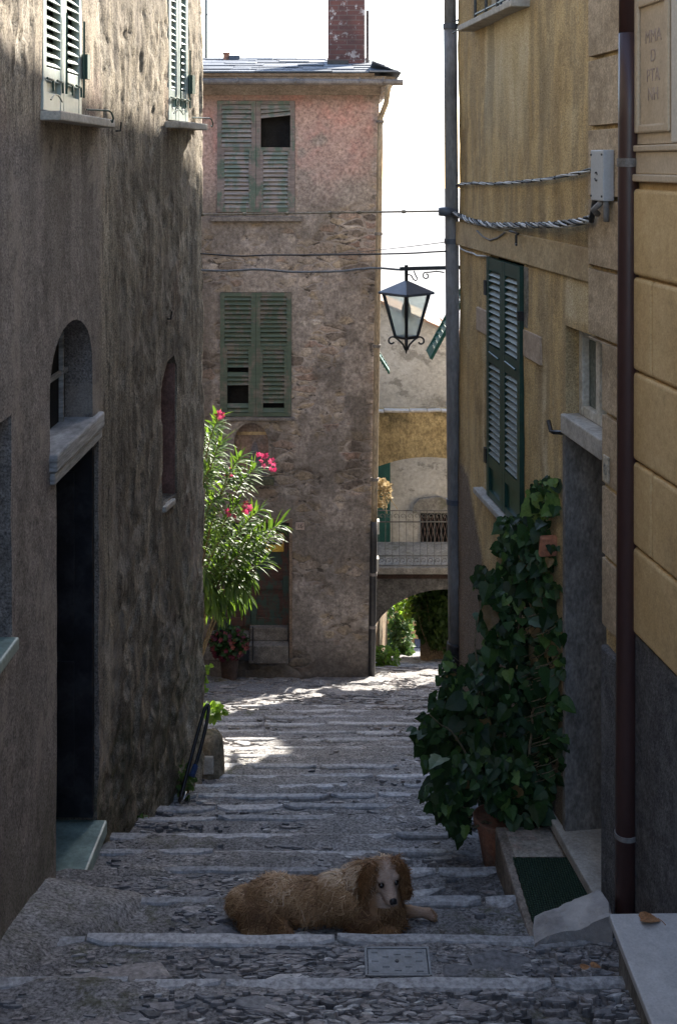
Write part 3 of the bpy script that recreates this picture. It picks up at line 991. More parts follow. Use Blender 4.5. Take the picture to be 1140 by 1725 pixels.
# door of the left house: dark leaf standing open against the far reveal
mb = MB()
u, n = WL.fr(sd0)
WL.slab(mb, sd0 + 0.02, sd1 - 0.002, -3.70, H_LIN0, -0.80, -0.76)
lf = mb
door = lf.build('door', M['black_wood'], house, bevel=0.003)
mb = MB()
WL.slab(mb, sd1 - 0.05, sd1 - 0.008, -3.62, H_LIN0 - 0.005, -0.74, -0.02)
for (a, b) in ((-3.45, -2.75), (-2.65, -1.7)):
    WL.slab(mb, sd1 - 0.064, sd1 - 0.05, a, b, -0.64, -0.12)
mb.build('door_leaf', M['black_wood'], door, bevel=0.005)
mb = MB()
WL.slab(mb, sd0 + 0.012, sd0 + 0.065, -3.63, H_LIN0 - 0.005, -0.13, -0.05)
WL.slab(mb, sd0 + 0.012, sd0 + 0.02, -3.63, H_LIN0 - 0.005, -0.05, -0.01)
mb.build('door_frame', M['black_wood'], door, bevel=0.004)
mb = MB()
WL.slab(mb, sd0 - 0.02, sd1 + 0.005, -3.74, -3.655, -0.70, 0.05)
mb.build('threshold', M['green_stone'], house, bevel=0.012)
# lintel: thick rough slab whose top is the floor of the arched light
mb = MB()
WL.slab(mb, sa0 + 0.0, sd1 + 0.01, H_LIN0, H_LIN0 + 0.058, -0.26, 0.022)
WL.slab(mb, sa0 - 0.01, sd1 + 0.015, H_LIN0 + 0.062, H_LIN1 + 0.004, -0.26, 0.034)
mb.build('lintel', M['lintel'], house, bevel=0.012)
# arched light: glass at the back of the recess with two bars
mb = MB()
WL.slab(mb, sa0 - 0.02, sa1 + 0.02, H_LIN1, -0.7, -0.165, -0.15)
lt = mb.build('window', M['dark'], house)
mb = MB()
for q in (0.15, 0.5, 0.85):
    sm = sa0 + (sa1 - sa0) * q
    WL.slab(mb, sm - 0.012, sm + 0.012, H_LIN1, -0.9, -0.148, -0.125)
WL.slab(mb, sa0 + 0.01, sa1 - 0.01, -1.13, -1.105, -0.148, -0.13)
mb.build('window_frame', M['lintel'], lt)
# back of the blind slot, small window at the edge of the picture
mb = MB()
WL.slab(mb, sn0 - 0.02, sn1 + 0.02, -2.24, -1.26, -0.135, -0.118)
WL.slab(mb, sn1 - 0.012, sn1 + 0.02, -2.22, -1.33, -0.116, -0.008)
mb.build('niche', simple('reddish_brown_plaster', (0.16, 0.085, 0.065), (0.22, 0.125, 0.10), 5, 0.95, 0.4, 60), house)
mb = MB()
WL.slab(mb, sn0 - 0.01, sn0 + 0.2, -2.265, -2.225, -0.03, 0.03)
mb.build('sill', M['sill_stone'], house, bevel=0.008)
mb = MB()
WL.slab(mb, s(-90, 0), s(20, 0), -2.0, -1.05, -0.19, -0.155)
w3 = mb.build('window', M['teal_shut'], house)
mb = MB()
WL.slab(mb, s(-90, 0), s(16, 0), -2.04, -1.985, -0.16, 0.045)
mb.build('sill', M['green_stone'], w3, bevel=0.01)


def shutter_leaf(mb, mbs, O, u, n, w, h0, h1, rails, slat=0.052, st=0.05, th=0.035, skip=(), tilt=0.6, panel=None, broken=None):
    """one louvred leaf: stiles and rails into mb, slats into mbs. O: bottom hinge corner; u across, n outward"""
    z = Vector((0, 0, 1))
    bb = lambda m, a0, a1, z0, z1, d0, d1: m.obox(O + u * a0 + z * z0 + n * d0, u * (a1 - a0), n * (d1 - d0), z * (z1 - z0))
    bb(mb, 0, st, h0, h1, 0, th)
    bb(mb, w - st, w, h0, h1, 0, th)
    for r in rails:
        bb(mb, st, w - st, r[0], r[1], 0.003, th - 0.002)
    rs = sorted(rails)
    for (a, b) in zip(rs[:-1], rs[1:]):
        z0, z1 = a[1], b[0]
        if panel and abs(z0 - panel[0]) < 0.02:
            bb(mb, st, w - st, z0, z1, 0.008, 0.02)
            continue
        k = max(1, int((z1 - z0) / slat)); pitch = (z1 - z0) / k
        for i in range(k):
            zc = z0 + pitch * (i + 0.5)
            if any(lo < zc < hi for lo, hi in skip):
                continue
            c = O + u * st + z * zc + n * (th * 0.45)
            du = u * (w - 2 * st)
            dn = (n * math.cos(tilt) * 0.5 - z * math.sin(tilt) * 0.5) * (pitch * 1.12)
            rz = random.uniform(-0.003, 0.003)
            tk = (z * math.cos(tilt) + n * math.sin(tilt)) * 0.007
            skew = z * (random.gauss(0, 0.0025))
            if broken and broken[0] < zc < broken[1]:
                skew = z * 0.045
            mbs.obox(c - dn + z * rz, du + skew, dn * 2, tk)


def window_left(name, s0, s1, hb, ht, hsill, sill_span, group):
    u, n = WL.fr((s0 + s1) / 2)
    mb = MB()
    WL.slab(mb, s0 - 0.02, s1 + 0.02, hb - 0.02, ht, -0.075, -0.05)
    win = mb.build('window', M['dark'], house)
    w = (s1 - s0 - 0.01) / 2
    for k in (0, 1):
        a, b = MB(), MB()
        O = WL.P(s0 + 0.003 + k * (w + 0.004), 0, -0.042)
        shutter_leaf(a, b, O, u, n, w, hb + 0.005, ht, [(hb + 0.005, hb + 0.09), (hb + 0.145, hb + 0.21), (ht - 0.08, ht)], 0.043, 0.055, 0.04, panel=(hb + 0.09,), tilt=0.75)
        a.add(b.v, b.f)
        a.build('shutter', M['shut_left'], win, bevel=0.002, seg=1)
    mb = MB()
    WL.slab(mb, sill_span[0], sill_span[1], hsill - 0.045, hsill, -0.05, 0.085)
    mb.build('sill', M['sill_stone'], win, bevel=0.006)
    mb = MB()                                   # hooks, stays and hinges
    WL.slab(mb, s1 - 0.005, s1 + 0.055, hb + 0.2, hb + 0.33, 0.0, 0.03)
    hz = hsill + 0.05
    pts = [WL.P(s1 + 0.02 + 0.02 * i, hz - 0.01, 0.02 + 0.012 * i) for i in range(8)]
    e = pts[-1]
    pts += [e + Vector((0.012, 0.02, -0.01)), e + Vector((0.02, 0.03, -0.04)), e + Vector((0.01, 0.05, -0.06)), e + Vector((0.0, 0.075, -0.05))]
    mb.tube(pts, 0.005, 6)
    q0 = WL.P(s0 - 0.02, hz, 0.02)
    pts = [q0 + u * (0.04 * i) + n * 0.02 + Vector((0, 0, 0.03 * math.sin(i / 5 * math.pi))) for i in range(6)]
    mb.tube(pts, 0.004, 6)
    for k in (0.5, 0.98):
        sm = s0 + (s1 - s0) * k
        mb.tube([WL.P(sm, hb + 0.1, 0.012), WL.P(sm, hb + 0.5, 0.014)], 0.006, 6)
    for k in (0.06, 0.3, 0.56, 0.8):
        sm = s0 + (s1 - s0) * k
        mb.tube([WL.P(sm, hb + 0.155, 0.005), WL.P(sm + 0.05, hb + 0.15, 0.012), WL.P(sm + 0.1, hb + 0.155, 0.006), WL.P(sm + 0.1, hb + 0.1, 0.008)], 0.006, 6)
    mb.build('latch', M['shut_right'], win)


window_left('window', su0, su1, 0.245, 1.60, 0.245, SILLS_L[0], None)
window_left('window', sf0, sf1, 0.285, 1.60, 0.28, SILLS_L[1], None)
mb = MB()
for (sx_, hh) in ((s(281, 1), -1.02), (s(195, 1), 0.19)):
    mb.tube([WL.P(sx_, hh, 0.0), WL.P(sx_, hh, 0.03), WL.P(sx_, hh + 0.05, 0.035)], 0.005, 6)
mb.build('hook', M['iron'], house)

# ------------------------------------------------------------------ ochre house, right
RU = 0.9        # the right hand houses are drawn in units of 0.9 m
WR = Wall([(7.0, 9.55), (0.925, 9.15), (2.16 - 0.135 * 5.72, 5.72)], RU)
s = lambda x: WR.s_of(x, 1)
S_RC = WR.cum[1]
H_BAND1, H_BAND0 = -0.445, -0.622
sw0, sw1 = s(826), s(883)                        # tall shutters
sq0, sq1 = s(998), s(1040)                       # quoins
sdr0, sdr1 = s(953), s(1021)                     # doorway
suw0, suw1 = s(800), s(886)                      # upper window


def disp_right(S, H):
    pb = pebble_right(S, H)
    return (fbm(S * 1.3, H * 1.1, 3, 71) - 0.5) * 0.035 + (fbm(S * 9, H * 7, 3, 72) - 0.5) * 0.008 + pb * (0.012 + 0.012 * (fbm(S * 40, H * 40, 2, 73) - 0.5))


def pebble_right(S, H):
    t = (S - S_RC)
    lim = np.interp(t, [-1, 0.0, 0.35, 0.55, 0.75, 1.0, 1.4, 4], [-2.25, -2.28, -2.36, -2.55, -2.75, -3.1, -3.3, -3.3]) + 0.10 * (fbm(S * 5, H * 0 + 2, 3, 74) - 0.5)
    return sstep(lim + 0.02, lim - 0.02, H)


def attrs_right(S, H):
    pt = sstep(suw0 + 0.25, suw0 + 0.3, S + 0.05 * (fbm(S * 0 + 1, H * 5, 3, 75) - .5)) * sstep(suw1 + 0.08, suw1 + 0.04, S) * sstep(1.0, 0.95, H) * sstep(-0.15, 0.7, H + 0.5 * (fbm(S * 12, H * 2, 4, 76) - 0.5)) * 0.8
    for c, r, h0, h1 in ((sq0 - 0.33, 0.07, -2.0, -0.65), (sw1 + 0.42, 0.05, -2.2, -1.2), (sw0 - 0.16, 0.04, -2.2, -1.3)):
        b = np.exp(-((S - c - 0.05 * (fbm(S * 0, H * 4, 3, 77) - .5)) / r) ** 2) * sstep(h0 - .2, h0, H) * sstep(h1 + .15, h1, H)
        pt = np.maximum(pt, b * sstep(0.42, 0.55, fbm(S * 14, H * 3.2, 4, 78)))
    pt = np.maximum(pt, sstep(sdr0 - 0.02, sdr0 + 0.02, S) * sstep(-0.62, -0.66, H) * sstep(-0.88, -0.84, H) * 0.8)
    dk = sstep(0.52, 0.7, fbm(S * 5, H * 0.5, 4, 79)) * 0.6 * sstep(-0.2, 0.5, H)
    dk = np.maximum(dk, sstep(S_RC + 0.35, S_RC, S) * 0.45 * sstep(0.4, 0.6, fbm(S * 4, H * 1.2, 3, 80) + 0.1))
    dk = np.maximum(dk, sstep(sdr0 - 0.5, sdr0, S) * sstep(-2.2, -3.2, H) * 0.8)
    dk = np.maximum(dk, np.exp(-((H + 0.42 - 0.0) / 0.035) ** 2) * sstep(sw1 + 0.1, sq0, S) * 0.9)
    return {'pebble': pebble_right(S, H), 'patch': np.clip(pt, 0, 1), 'stain': np.clip(dk, 0, 1)}


loops = [
    (rect(sw0 - 0.01, sw1 + 0.01, -2.29, -0.63), 0.06),
    (rect(suw0, suw1, 1.01, 2.2), 0.12),
    (rect(sdr0, sdr1, -3.75, -1.50), 0.30),
    (rect(sdr0 + 0.0, sdr1, -1.40, -0.90), 0.12),
]
rh = thing('ochre_house', 'ochre plastered house with tall green shutters and a recessed doorway, right of the alley', 'house', (1.0, 7.2, gh(1.0, 7.2)))
sa_ = axis((0, S_RC - 0.2, 0.5), (S_RC - 0.2, S_RC, 0.05), (S_RC, WR.cum[-1], 0.028))
ha_ = axis((-5.4, -4.8, 0.2), (-4.8, 1.3, 0.03), (1.3, 3.6, 0.15))
wall_mesh('wall', WR, sa_, ha_, loops, M['ochre'], rh, disp_right, attrs_right, res=0.03)
mb = MB(); mb.prism([(0.66, 8.40), (1.06, 5.15), (6.4, 5.15), (6.4, 8.75)], (0, 0, 3.24), (1, 0, 0), (0, 1, 0), (0, 0, 1), 0.12)
mb.build('roof', M['slate'], rh, fix=True)
mb = MB(); mb.prism([(1.7, 7.9), (2.1, 5.2), (6.2, 5.2), (6.2, 8.1)], (0, 0, -6), (1, 0, 0), (0, 1, 0), (0, 0, 1), 9.2)
mb.build('wall', M['dark'], rh, fix=True)
# string band
mb = MB()
WR.slab(mb, S_RC + 0.0, sq0 + 0.005, H_BAND0, H_BAND1, -0.02, 0.022)
mb.build('band', M['band'], rh, bevel=0.006)
# quoins: upper wide column, lower narrow strip beside the doorway
mb = MB()
hq = 0.543 + 0.359 * 4
k = 0
while hq > -4.0:
    a = sq0 if hq > -0.9 else sdr1 + 0.004
    if hq - 0.359 < -0.9 < hq:
        WR.slab(mb, sq0, WR.cum[-1], -0.90, hq - 0.012, -0.02, 0.026)
        WR.slab(mb, sdr1 + 0.004, WR.cum[-1], hq - 0.359 + 0.012, -0.904, -0.02, 0.026)
    elif hq > -2.2:
        WR.slab(mb, a, WR.cum[-1], hq - 0.359 + 0.012, hq - 0.012, -0.02, 0.026)
    hq -= 0.359
mb.build('quoin', M['quoin'], rh, bevel=0.013)
mb = MB()
WR.slab(mb, sdr1 + 0.004, WR.cum[-1], -4.2, -2.42, -0.02, 0.034)
mb.build('plinth', M['dado'], rh, bevel=0.01)
# tall shutters
u, n = WR.fr(sw0)
mb = MB(); WR.slab(mb, sw0 - 0.03, sw1 + 0.03, -2.3, -0.62, -0.09, -0.06)
win = mb.build('window', M['dark'], rh)
w = (sw1 - sw0) / 2
for k in (0, 1):
    a, b = MB(), MB()
    O = WR.P(sw0 + 0.002 + k * (w + 0.001), 0, -0.01)
    hs_ = [h * RU for h in (-2.285, -2.24, -2.08, -2.0, -1.36, -1.24, -0.73, -0.645)]
    shutter_leaf(a, b, O, u, n, (w - 0.004) * RU, hs_[0], hs_[7], [(hs_[0], hs_[1]), (hs_[2], hs_[3]), (hs_[4], hs_[5]), (hs_[6], hs_[7])], 0.037, 0.05, 0.038, panel=(hs_[1],), tilt=0.75)
    a.tube([WR.P(sw0 + w * (k + .2), -1.29, 0.035), WR.P(sw0 + w * (k + .8), -1.30, 0.038)], 0.006, 6)
    a.join(b).build('shutter', M['shut_right'], win, mat2=M['shut_slat'])
mb = MB(); WR.slab(mb, s(812), sw1 + 0.03, -2.335, -2.295, -0.06, 0.07)
mb.build('sill', M['sill_stone'], win, bevel=0.006)
mb = MB()
for h in (-0.86, -2.02):
    WR.slab(mb, sw0 - 0.05, sw0 + 0.01, h - 0.05, h + 0.05, 0.0, 0.04)
for h in (-0.95,):
    WR.slab(mb, sw1 - 0.005, sw1 + 0.02, h - 0.03, h + 0.03, 0.0, 0.05)
mb.build('latch', M['iron'], win)
mb = MB()
WR.slab(mb, sw0 - 0.35, sw0 - 0.012, -1.20, -1.03, -0.01, 0.016)
mb.build('plaster_patch', M['pink_patch'], rh, bevel=0.006)
mb = MB()
WR.slab(mb, sw1 + 0.012, sw1 + 0.37, -1.20, -1.03, -0.01, 0.016)
mb.build('plaster_patch', M['pink_patch'], rh, bevel=0.006)
mb = MB()
WR.slab(mb, sw1 + 0.012, sw1 + 0.10, -1.02, -0.64, -0.01, 0.010)
mb.build('plaster_patch', M['concrete'], rh, bevel=0.004)
mb = MB()
WR.slab(mb, sw0 - 0.09, sw0 - 0.012, -0.86, -0.64, -0.01, 0.010)
mb.build('plaster_patch', M['concrete'], rh, bevel=0.004)
# upper window at the top edge
mb = MB(); WR.slab(mb, suw0 - 0.02, suw1 + 0.02, 1.0, 2.2, -0.14, -0.12)
w2 = mb.build('window', M['white_frame'], rh)
mb = MB(); WR.slab(mb, suw0 - 0.06, suw1 + 0.07, 0.965, 1.008, -0.1, 0.12)
mb.build('sill', M['sill_stone'], w2, bevel=0.006)
mb = MB()
O = WR.P(suw1 - 0.22, 1.06, 0.02)
for k in range(3):
    p = WR.P(suw0 + 0.12 + k * 0.3, 1.01, 0.03)
    mb.tube([p, p + Vector((0, 0, 0.5))], 0.01, 6)
mb.tube([WR.P(suw0 + 0.1, 1.07, 0.03), WR.P(suw1 + 0.12, 1.07, 0.03), WR.P(suw1 + 0.16, 1.07, 0.03)], 0.008, 6)
q = WR.P(suw1 - 0.3, 1.06, 0.05)
mb.tube([q + u * (0.1 * math.sin(t)) + Vector((0, 0, 0.06 * math.cos(t))) for t in np.linspace(0, 4.6, 10)], 0.008, 6)
mb.tube([WR.P(suw0 - 0.06, 0.985, 0.1), WR.P(suw0 - 0.2, 0.97, 0.12)], 0.006, 6)
mb.build('window_guard', M['iron'], w2)
# doorway: lintel slab, fanlight, cement reveal, door, marble threshold
mb = MB(); WR.slab(mb, sdr0 - 0.01, sdr1 + 0.0, -1.50, -1.392, -0.30, 0.032)
mb.build('lintel', M['sill_stone'], rh, bevel=0.008)
mb = MB(); WR.slab(mb, sdr0 - 0.02, sdr1 + 0.02, -1.42, -0.88, -0.125, -0.11)
fl = mb.build('fanlight', simple('dusty_grey_glass', (0.10, 0.115, 0.095), (0.16, 0.175, 0.15), 3, 0.25, 0.05, 40, spec=0.5), rh)
mb = MB()
hb_, ht_ = -1.39, -0.905
for a, b in ((sdr0 + 0.02, sdr0 + 0.075), ((sdr0 + sdr1) / 2 - 0.025, (sdr0 + sdr1) / 2 + 0.03), (sdr1 - 0.06, sdr1 - 0.005)):
    WR.slab(mb, a, b, hb_, ht_, -0.11, -0.065)
for a, b in ((hb_, hb_ + 0.055), (ht_ - 0.05, ht_)):
    WR.slab(mb, sdr0 + 0.076, sdr1 - 0.061, a, b, -0.108, -0.068)
mb.build('window_frame', M['white_frame'], fl, bevel=0.005)
mb = MB(); WR.slab(mb, sdr0 + 0.0, sdr1 + 0.02, -3.74, -1.5, -0.36, -0.30)
WR.slab(mb, sdr0 + 0.0, sdr1 - 0.1, -3.74, -3.4, -0.30, -0.285)
dr = mb.build('door', M['old_door'], rh, bevel=0.004)
mb = MB()
WR.slab(mb, sdr0 - 0.035, sdr0 + 0.012, -3.72, -1.50, -0.295, 0.012)
mb.build('door_reveal', M['render_grey'], rh, bevel=0.006)
mb = MB(); WR.slab(mb, s(926), s(1018), -3.775, -3.715, -0.32, 0.05)
mb.build('threshold', M['sill_stone'], rh, bevel=0.006)
# number tile on the quoin
mb = MB(); WR.slab(mb, s(1026), s(1035), -1.585, -1.455, 0.026, 0.036)
nt = mb.build('number_plate', simple('worn_tile', (0.38, 0.34, 0.27), (0.47, 0.43, 0.35), 9, 0.6, 0.1), rh, bevel=0.003)


def lettering(name, text, size, o, u, n, mat, parent, depth=0.002, align='CENTER'):
    """flat letters standing on a surface: o = middle of the baseline, u = reading direction, n = outward"""
    cu = bpy.data.curves.new(name, 'FONT')
    cu.body = text; cu.size = size; cu.align_x = align; cu.extrude = depth
    to = bpy.data.objects.new(name, cu)
    COL.objects.link(to)
    bpy.context.view_layer.update()
    me = bpy.data.meshes.new_from_object(to.evaluated_get(bpy.context.evaluated_depsgraph_get()))
    COL.objects.unlink(to); bpy.data.objects.remove(to)
    u = Vector(u).normalized(); n = Vector(n).normalized(); w = n.cross(u)
    R = Matrix((u, w, n)).transposed().to_4x4()
    me.transform(Matrix.Translation(Vector(o)) @ R)
    me.materials.clear(); me.materials.append(mat)
    ob = bpy.data.objects.new(name, me); COL.objects.link(ob)
    return attach(ob, parent)


ur, nr_ = WR.fr(sq0)
lettering('numeral', '8', 0.075, WR.P(s(1030.5), -1.55, 0.037), ur, nr_, simple('worn_numeral', (0.22, 0.22, 0.19), (0.3, 0.29, 0.25), 9, 0.8, 0.1), nt)

# ------------------------------------------------------------------ rusticated house, nearest right
WN = Wall([(2.16 - 0.135 * 5.70, 5.70), (2.16 + 0.135 * 3, -3.0)], RU)
nh = thing('rusticated_house', 'yellow house with rusticated blocks above a dark grey dado, nearest on the right', 'house', (1.3, 4.7, gh(1.2, 4.7)))
sN = lambda Z: (5.70 - Z) * math.hypot(1, 0.135)
mb = MB()
WN.slab(mb, 0, sN(-3), -2.24, 3.6, -0.3, -0.012)
mb.build('wall', M['rustic'], nh)
mb = MB()
rows = [-0.114, -0.549 + 0.02, -0.975, -1.398, -1.80, -2.214]
for r in range(5):
    h1, h0 = rows[r], rows[r + 1]
    if r in (1, 3):
        cuts = [5.70, 5.375, 4.56, 3.75, 2.95, 2.1, 1.3, 0.4]
    else:
        cuts = [5.70, 4.97, 4.15, 3.35, 2.5, 1.7, 0.8, 0.2]
    for a, b in zip(cuts[:-1], cuts[1:]):
        WN.slab(mb, sN(a) + 0.004, sN(b) - 0.004, h0 + 0.005, h1 - 0.005, -0.015, 0.022)
mb.build('blocks', M['rustic'], nh, bevel=0.02, seg=3)
mb = MB()
WN.slab(mb, 0, sN(-3), -6, -2.216, -0.3, 0.012)
mb.build('plinth', M['dado'], nh)
mb = MB()
WN.slab(mb, 0, sN(0), -0.085, -0.05, -0.012, 0.03)
WN.slab(mb, 0, sN(0), -0.05, 0.055, -0.012, 0.012)
WN.slab(mb, 0, sN(0), 0.055, 0.085, -0.012, 0.026)
mb.build('cornice', M['panel_cream'], nh, bevel=0.006)
mb = MB()
WN.slab(mb, 0, sN(5.185), 0.09, 1.8, -0.012, 0.002)
pn = mb.build('painted_panel', M['panel_cream'], nh)
mb = MB()
WN.slab(mb, sN(5.60), sN(5.545), 0.14, 0.80, 0.0, 0.02)
WN.slab(mb, sN(5.245), sN(5.20), 0.14, 0.80, 0.0, 0.02)
WN.slab(mb, sN(5.544), sN(5.246), 0.14, 0.18, 0.0, 0.018)
WN.slab(mb, sN(5.544), sN(5.246), 0.725, 0.765, 0.0, 0.018)
mb.build('panel_moulding', M['panel_cream'], pn, bevel=0.008)
un, nn = WN.fr(0.1)
for txt, y in (('MMA', 70), ('D', 103), ('PTA', 136), ('NH', 168)):
    z_ = 5.40
    lettering('lettering', txt, 0.076, WN.P(sN(z_), (HY - y) / FPX * z_, 0.003), un, nn, M['faded_ink'], pn, 0.001)
mb = MB()
WN.slab(mb, sN(5.18), sN(1.0), 0.09, 1.8, -0.012, 0.014)
mb.build('panel', M['panel_pale'], nh, bevel=0.006)
mb = MB(); mb.prism([(1.04, 5.145), (6.4, 5.145), (6.4, -3.0), (2.1, -3.0)], (0, 0, 3.24), (1, 0, 0), (0, 1, 0), (0, 0, 1), 0.12)
mb.build('roof', M['slate'], nh, fix=True)

# ------------------------------------------------------------------ rubble house across the end of the steps
WB = Wall([(-6.0, 17.0), (0.595, 17.0), (0.42, 22.0)])
s = lambda x: WB.s_of(x, 0)
hB = lambda y, Z=17.0: (HY - y) / FPX * Z
S_BC = WB.cum[1]
w1 = (s(366), s(497), hB(357), hB(169))
w2_ = (s(371), s(491), hB(701), hB(492))
dB = (s(352), s(489), hB(1108), hB(880))
loopsB = [
    (rect(*w1), 0.07), (rect(*w2_), 0.07), (rect(*dB), 0.22),
    (arch(s(394), s(452), hB(800), hB(745), hB(712), 14), 0.16),
]


def disp_back(S, H):
    m = 1 - plaster_back(S, H)
    d = (fbm(S * 0.8, H * 0.8, 3, 81) - 0.5) * 0.04 + m * ((fbm(S * 6, H * 11, 3, 82) - 0.5) * 0.02 - 0.022) + (fbm(S * 9, H * 9, 3, 83) - 0.5) * 0.008
    d += 0.035 * np.exp(-((np.hypot((S - s(424)) / 0.36, np.maximum(0, (H - hB(748))) / 0.36) - 1) / 0.16) ** 2) * sstep(hB(805), hB(780), H) * sstep(hB(690), hB(706), H)
    return d


def plaster_back(S, H):
    n = fbm(S * 1.1, H * 1.1, 5, 84)
    n2 = fbm(S * 2.7 + 9, H * 2.4, 4, 85)
    top = sstep(-0.80, -0.68, H + 0.22 * (n - 0.5) + 0.18 * sstep(-1.0, 0.3, S - S_BC) * -1)
    mid = sstep(0.47, 0.52, n2) * 0.92 * sstep(-1.5, -2.0, H) + sstep(0.55, 0.6, n2) * 0.9 * sstep(-2.0, -1.5, H) * (1 - top)
    low = sstep(-4.9, -5.3, H + 0.5 * (n - 0.5)) * sstep(0.36, 0.42, n2)
    e = sstep(S_BC - 0.14, S_BC - 0.02, S + 0.1 * (n2 - 0.5))
    return np.clip(np.maximum(np.maximum(top, mid), low) * (1 - 0.8 * e), 0, 1)


def attrs_back(S, H):
    n = fbm(S * 1.4, H * 1.2, 4, 86); n2 = fbm(S * 2.2, H * 2.0, 5, 87)
    g = sstep(0.55, -0.75, H + 0.9 * (n - 0.5) - 0.5 * sstep(S_BC - 1.3, S_BC, S) * (n2 - 0.35))
    g = np.clip(np.maximum(g, 0.85 * sstep(0.56, 0.66, n2)), 0, 1)
    g = np.maximum(g, 0.82 * sstep(-0.5, -1.3, H))
    st = sstep(0.54, 0.62, n2) * sstep(-1.8, -2.6, H) * 0.62
    st = np.maximum(st, sstep(-6.5, -7.3, H + 0.5 * (n2 - 0.5)) * 0.9)
    st = np.maximum(st, 0.45 * sstep(0.5, 0.6, n) * sstep(-0.3, -0.7, H))
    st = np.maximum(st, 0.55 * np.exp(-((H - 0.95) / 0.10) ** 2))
    st = np.maximum(st, 0.5 * sstep(-4.6, -4.9, H) * sstep(0.42, 0.5, n2))
    st = np.maximum(st, 0.6 * sstep(-2.0, -1.7, S - S_BC - 0.2) * 0 )
    st = np.maximum(st, 0.7 * sstep(s(365), s(350), S) * sstep(-0.6, -1.6, H))
    return {'plaster': plaster_back(S, H), 'grey': g, 'stain': np.clip(st, 0, 1)}


bh = thing('rubble_house', 'narrow rubble house with faded pink upper plaster and peeling green shutters, closing the alley', 'house', (-0.8, 17.0, -7.4))
sa_ = axis((0, s(330), 0.25), (s(330), S_BC, 0.036), (S_BC, S_BC + 0.5, 0.06), (S_BC + 0.5, WB.cum[-1], 0.3))
ha_ = axis((-9.5, -7.7, 0.3), (-7.7, 1.15, 0.04))
wb = wall_mesh('wall', WB, sa_, ha_, loopsB, M['rubble'], bh, disp_back, attrs_back, res=0.045)


def lean(X, h):
    """the right corner leans in towards the foot"""
    return X + 0.0155 * (h - 1.15) * float(sstep(-0.6, 0.5, X))


for v in wb.data.vertices:
    if v.co.y < 17.4 or v.co.x > -5:
        v.co.x = lean(v.co.x, v.co.z)
mb = MB(); mb.box(-5.9, 0.15, 17.35, 21.9, -9.5, 1.1)
mb.build('wall', M['dark'], bh)
# eaves: plaster cove, slate roof, gutter
mb = MB()
mb.prism([(16.98, 0.98), (16.60, 1.16), (16.60, 1.22), (18, 1.3), (18, 0.98)], (-6, 0, 0), (0, 1, 0), (0, 0, 1), (1, 0, 0), 6.66)
mb.prism([(0.60, 0.98), (0.80, 1.14), (0.80, 1.22), (0.60, 1.24)], (0, 16.75, 0), (1, 0, 0), (0, 0, 1), (0, 1, 0), 5.2)
mb.prism([(16.56, 1.222), (16.52, 1.255), (19.45, 1.69), (21.9, 1.32), (21.9, 1.222)], (-6, 0, 0), (0, 1, 0), (0, 0, 1), (1, 0, 0), 6.5)
mb.build('eaves', simple('grey_eaves_plaster', (0.26, 0.22, 0.19), (0.36, 0.31, 0.27), 5, 0.9, 0.3, 50), bh, fix=True)
mb = MB()
rr = random.Random(3)
def roof_pt(x, t):      # t 0 at the eave, 1 at the ridge
    return Vector((x, 16.48 + 3.0 * t, 1.255 + 0.455 * t))
rows_ = 8
for r in range(rows_):
    t0, t1 = r / rows_, (r + 1.25) / rows_
    xmax = 0.86 - 0.40 * (r + 0.4) / rows_
    x = -6.0
    while x < xmax:
        w = min(rr.uniform(0.25, 0.62), xmax - x + 0.001)
        if w < 0.05:
            break
        z = rr.uniform(0, 0.014)
        o = roof_pt(x, t0) + Vector((0, rr.uniform(-0.03, 0.02), z + 0.006 * (r % 2)))
        mb.obox(o, (w - 0.006, rr.uniform(-.02, .02), 0), roof_pt(0, t1) - roof_pt(0, t0) + Vector((0, 0, -0.012)), (0, 0, 0.022), min(1, max(0, rr.gauss(0.5, 0.26))))
        x += w
for k in range(12):
    t = k / 12
    x0 = 0.47; 
    mb.obox((0.87, 16.5 + 5.4 * t, 1.25), (0, 0.46, 0), (-0.40, 0.0, 0.16), (0, 0, 0.02), rr.uniform(0.2, 0.7))
mb.obox((-1.75, 19.0, 1.66), (0.17, 0, 0), (0, 0.2, 0), (0, 0, 0.07), 0.3)
rf = mb.build('roof', M['slate'], bh)
mb = MB()
mb.tube([(-6, 16.52, 1.16), (0.90, 16.52, 1.13)], 0.045, 10)
gt_ = mb.build('gutter', M['gutter'], bh, smooth=False)
for x in (-2.2, -1.4, -0.6, 0.3, 0.62):
    mb = MB(); mb.tube([(x, 16.50, 1.20), (x, 16.455, 1.14), (x, 16.52, 1.09), (x, 16.6, 1.14)], 0.010, 6)
    mb.build('bracket', M['gutter'], gt_)
t = NT('old_brick')
bt = t.n.new('ShaderNodeTexBrick')
t.put(bt.inputs['Vector'], t.map((1, 1, 1), rot=(math.radians(-90), 0, 0)))
bt.inputs['Scale'].default_value = 1.0
bt.inputs['Brick Width'].default_value = 0.26; bt.inputs['Row Height'].default_value = 0.075; bt.inputs['Mortar Size'].default_value = 0.006
bt.inputs['Color1'].default_value = (0.16, 0.068, 0.055, 1); bt.inputs['Color2'].default_value = (0.10, 0.052, 0.048, 1); bt.inputs['Mortar'].default_value = (0.14, 0.11, 0.10, 1)
f = t.noise(7, 6, 0.72)
c = t.mix(t.ramp(f, (0.56, 0.0), (0.6, 0.9)), bt.outputs[0], (0.42, 0.38, 0.36))
c = t.mix(t.ramp(t.noise(2, 3), (0.4, 0.5), (0.6, 0.0)), c, (0.05, 0.035, 0.035))
M['brick'] = t.done(c, 0.95, t.bump(bt.outputs['Fac'], -0.6, 0.01))
mb = MB()
mb.box(-0.165, 0.40, 18.0, 18.55, 1.35, 2.95)
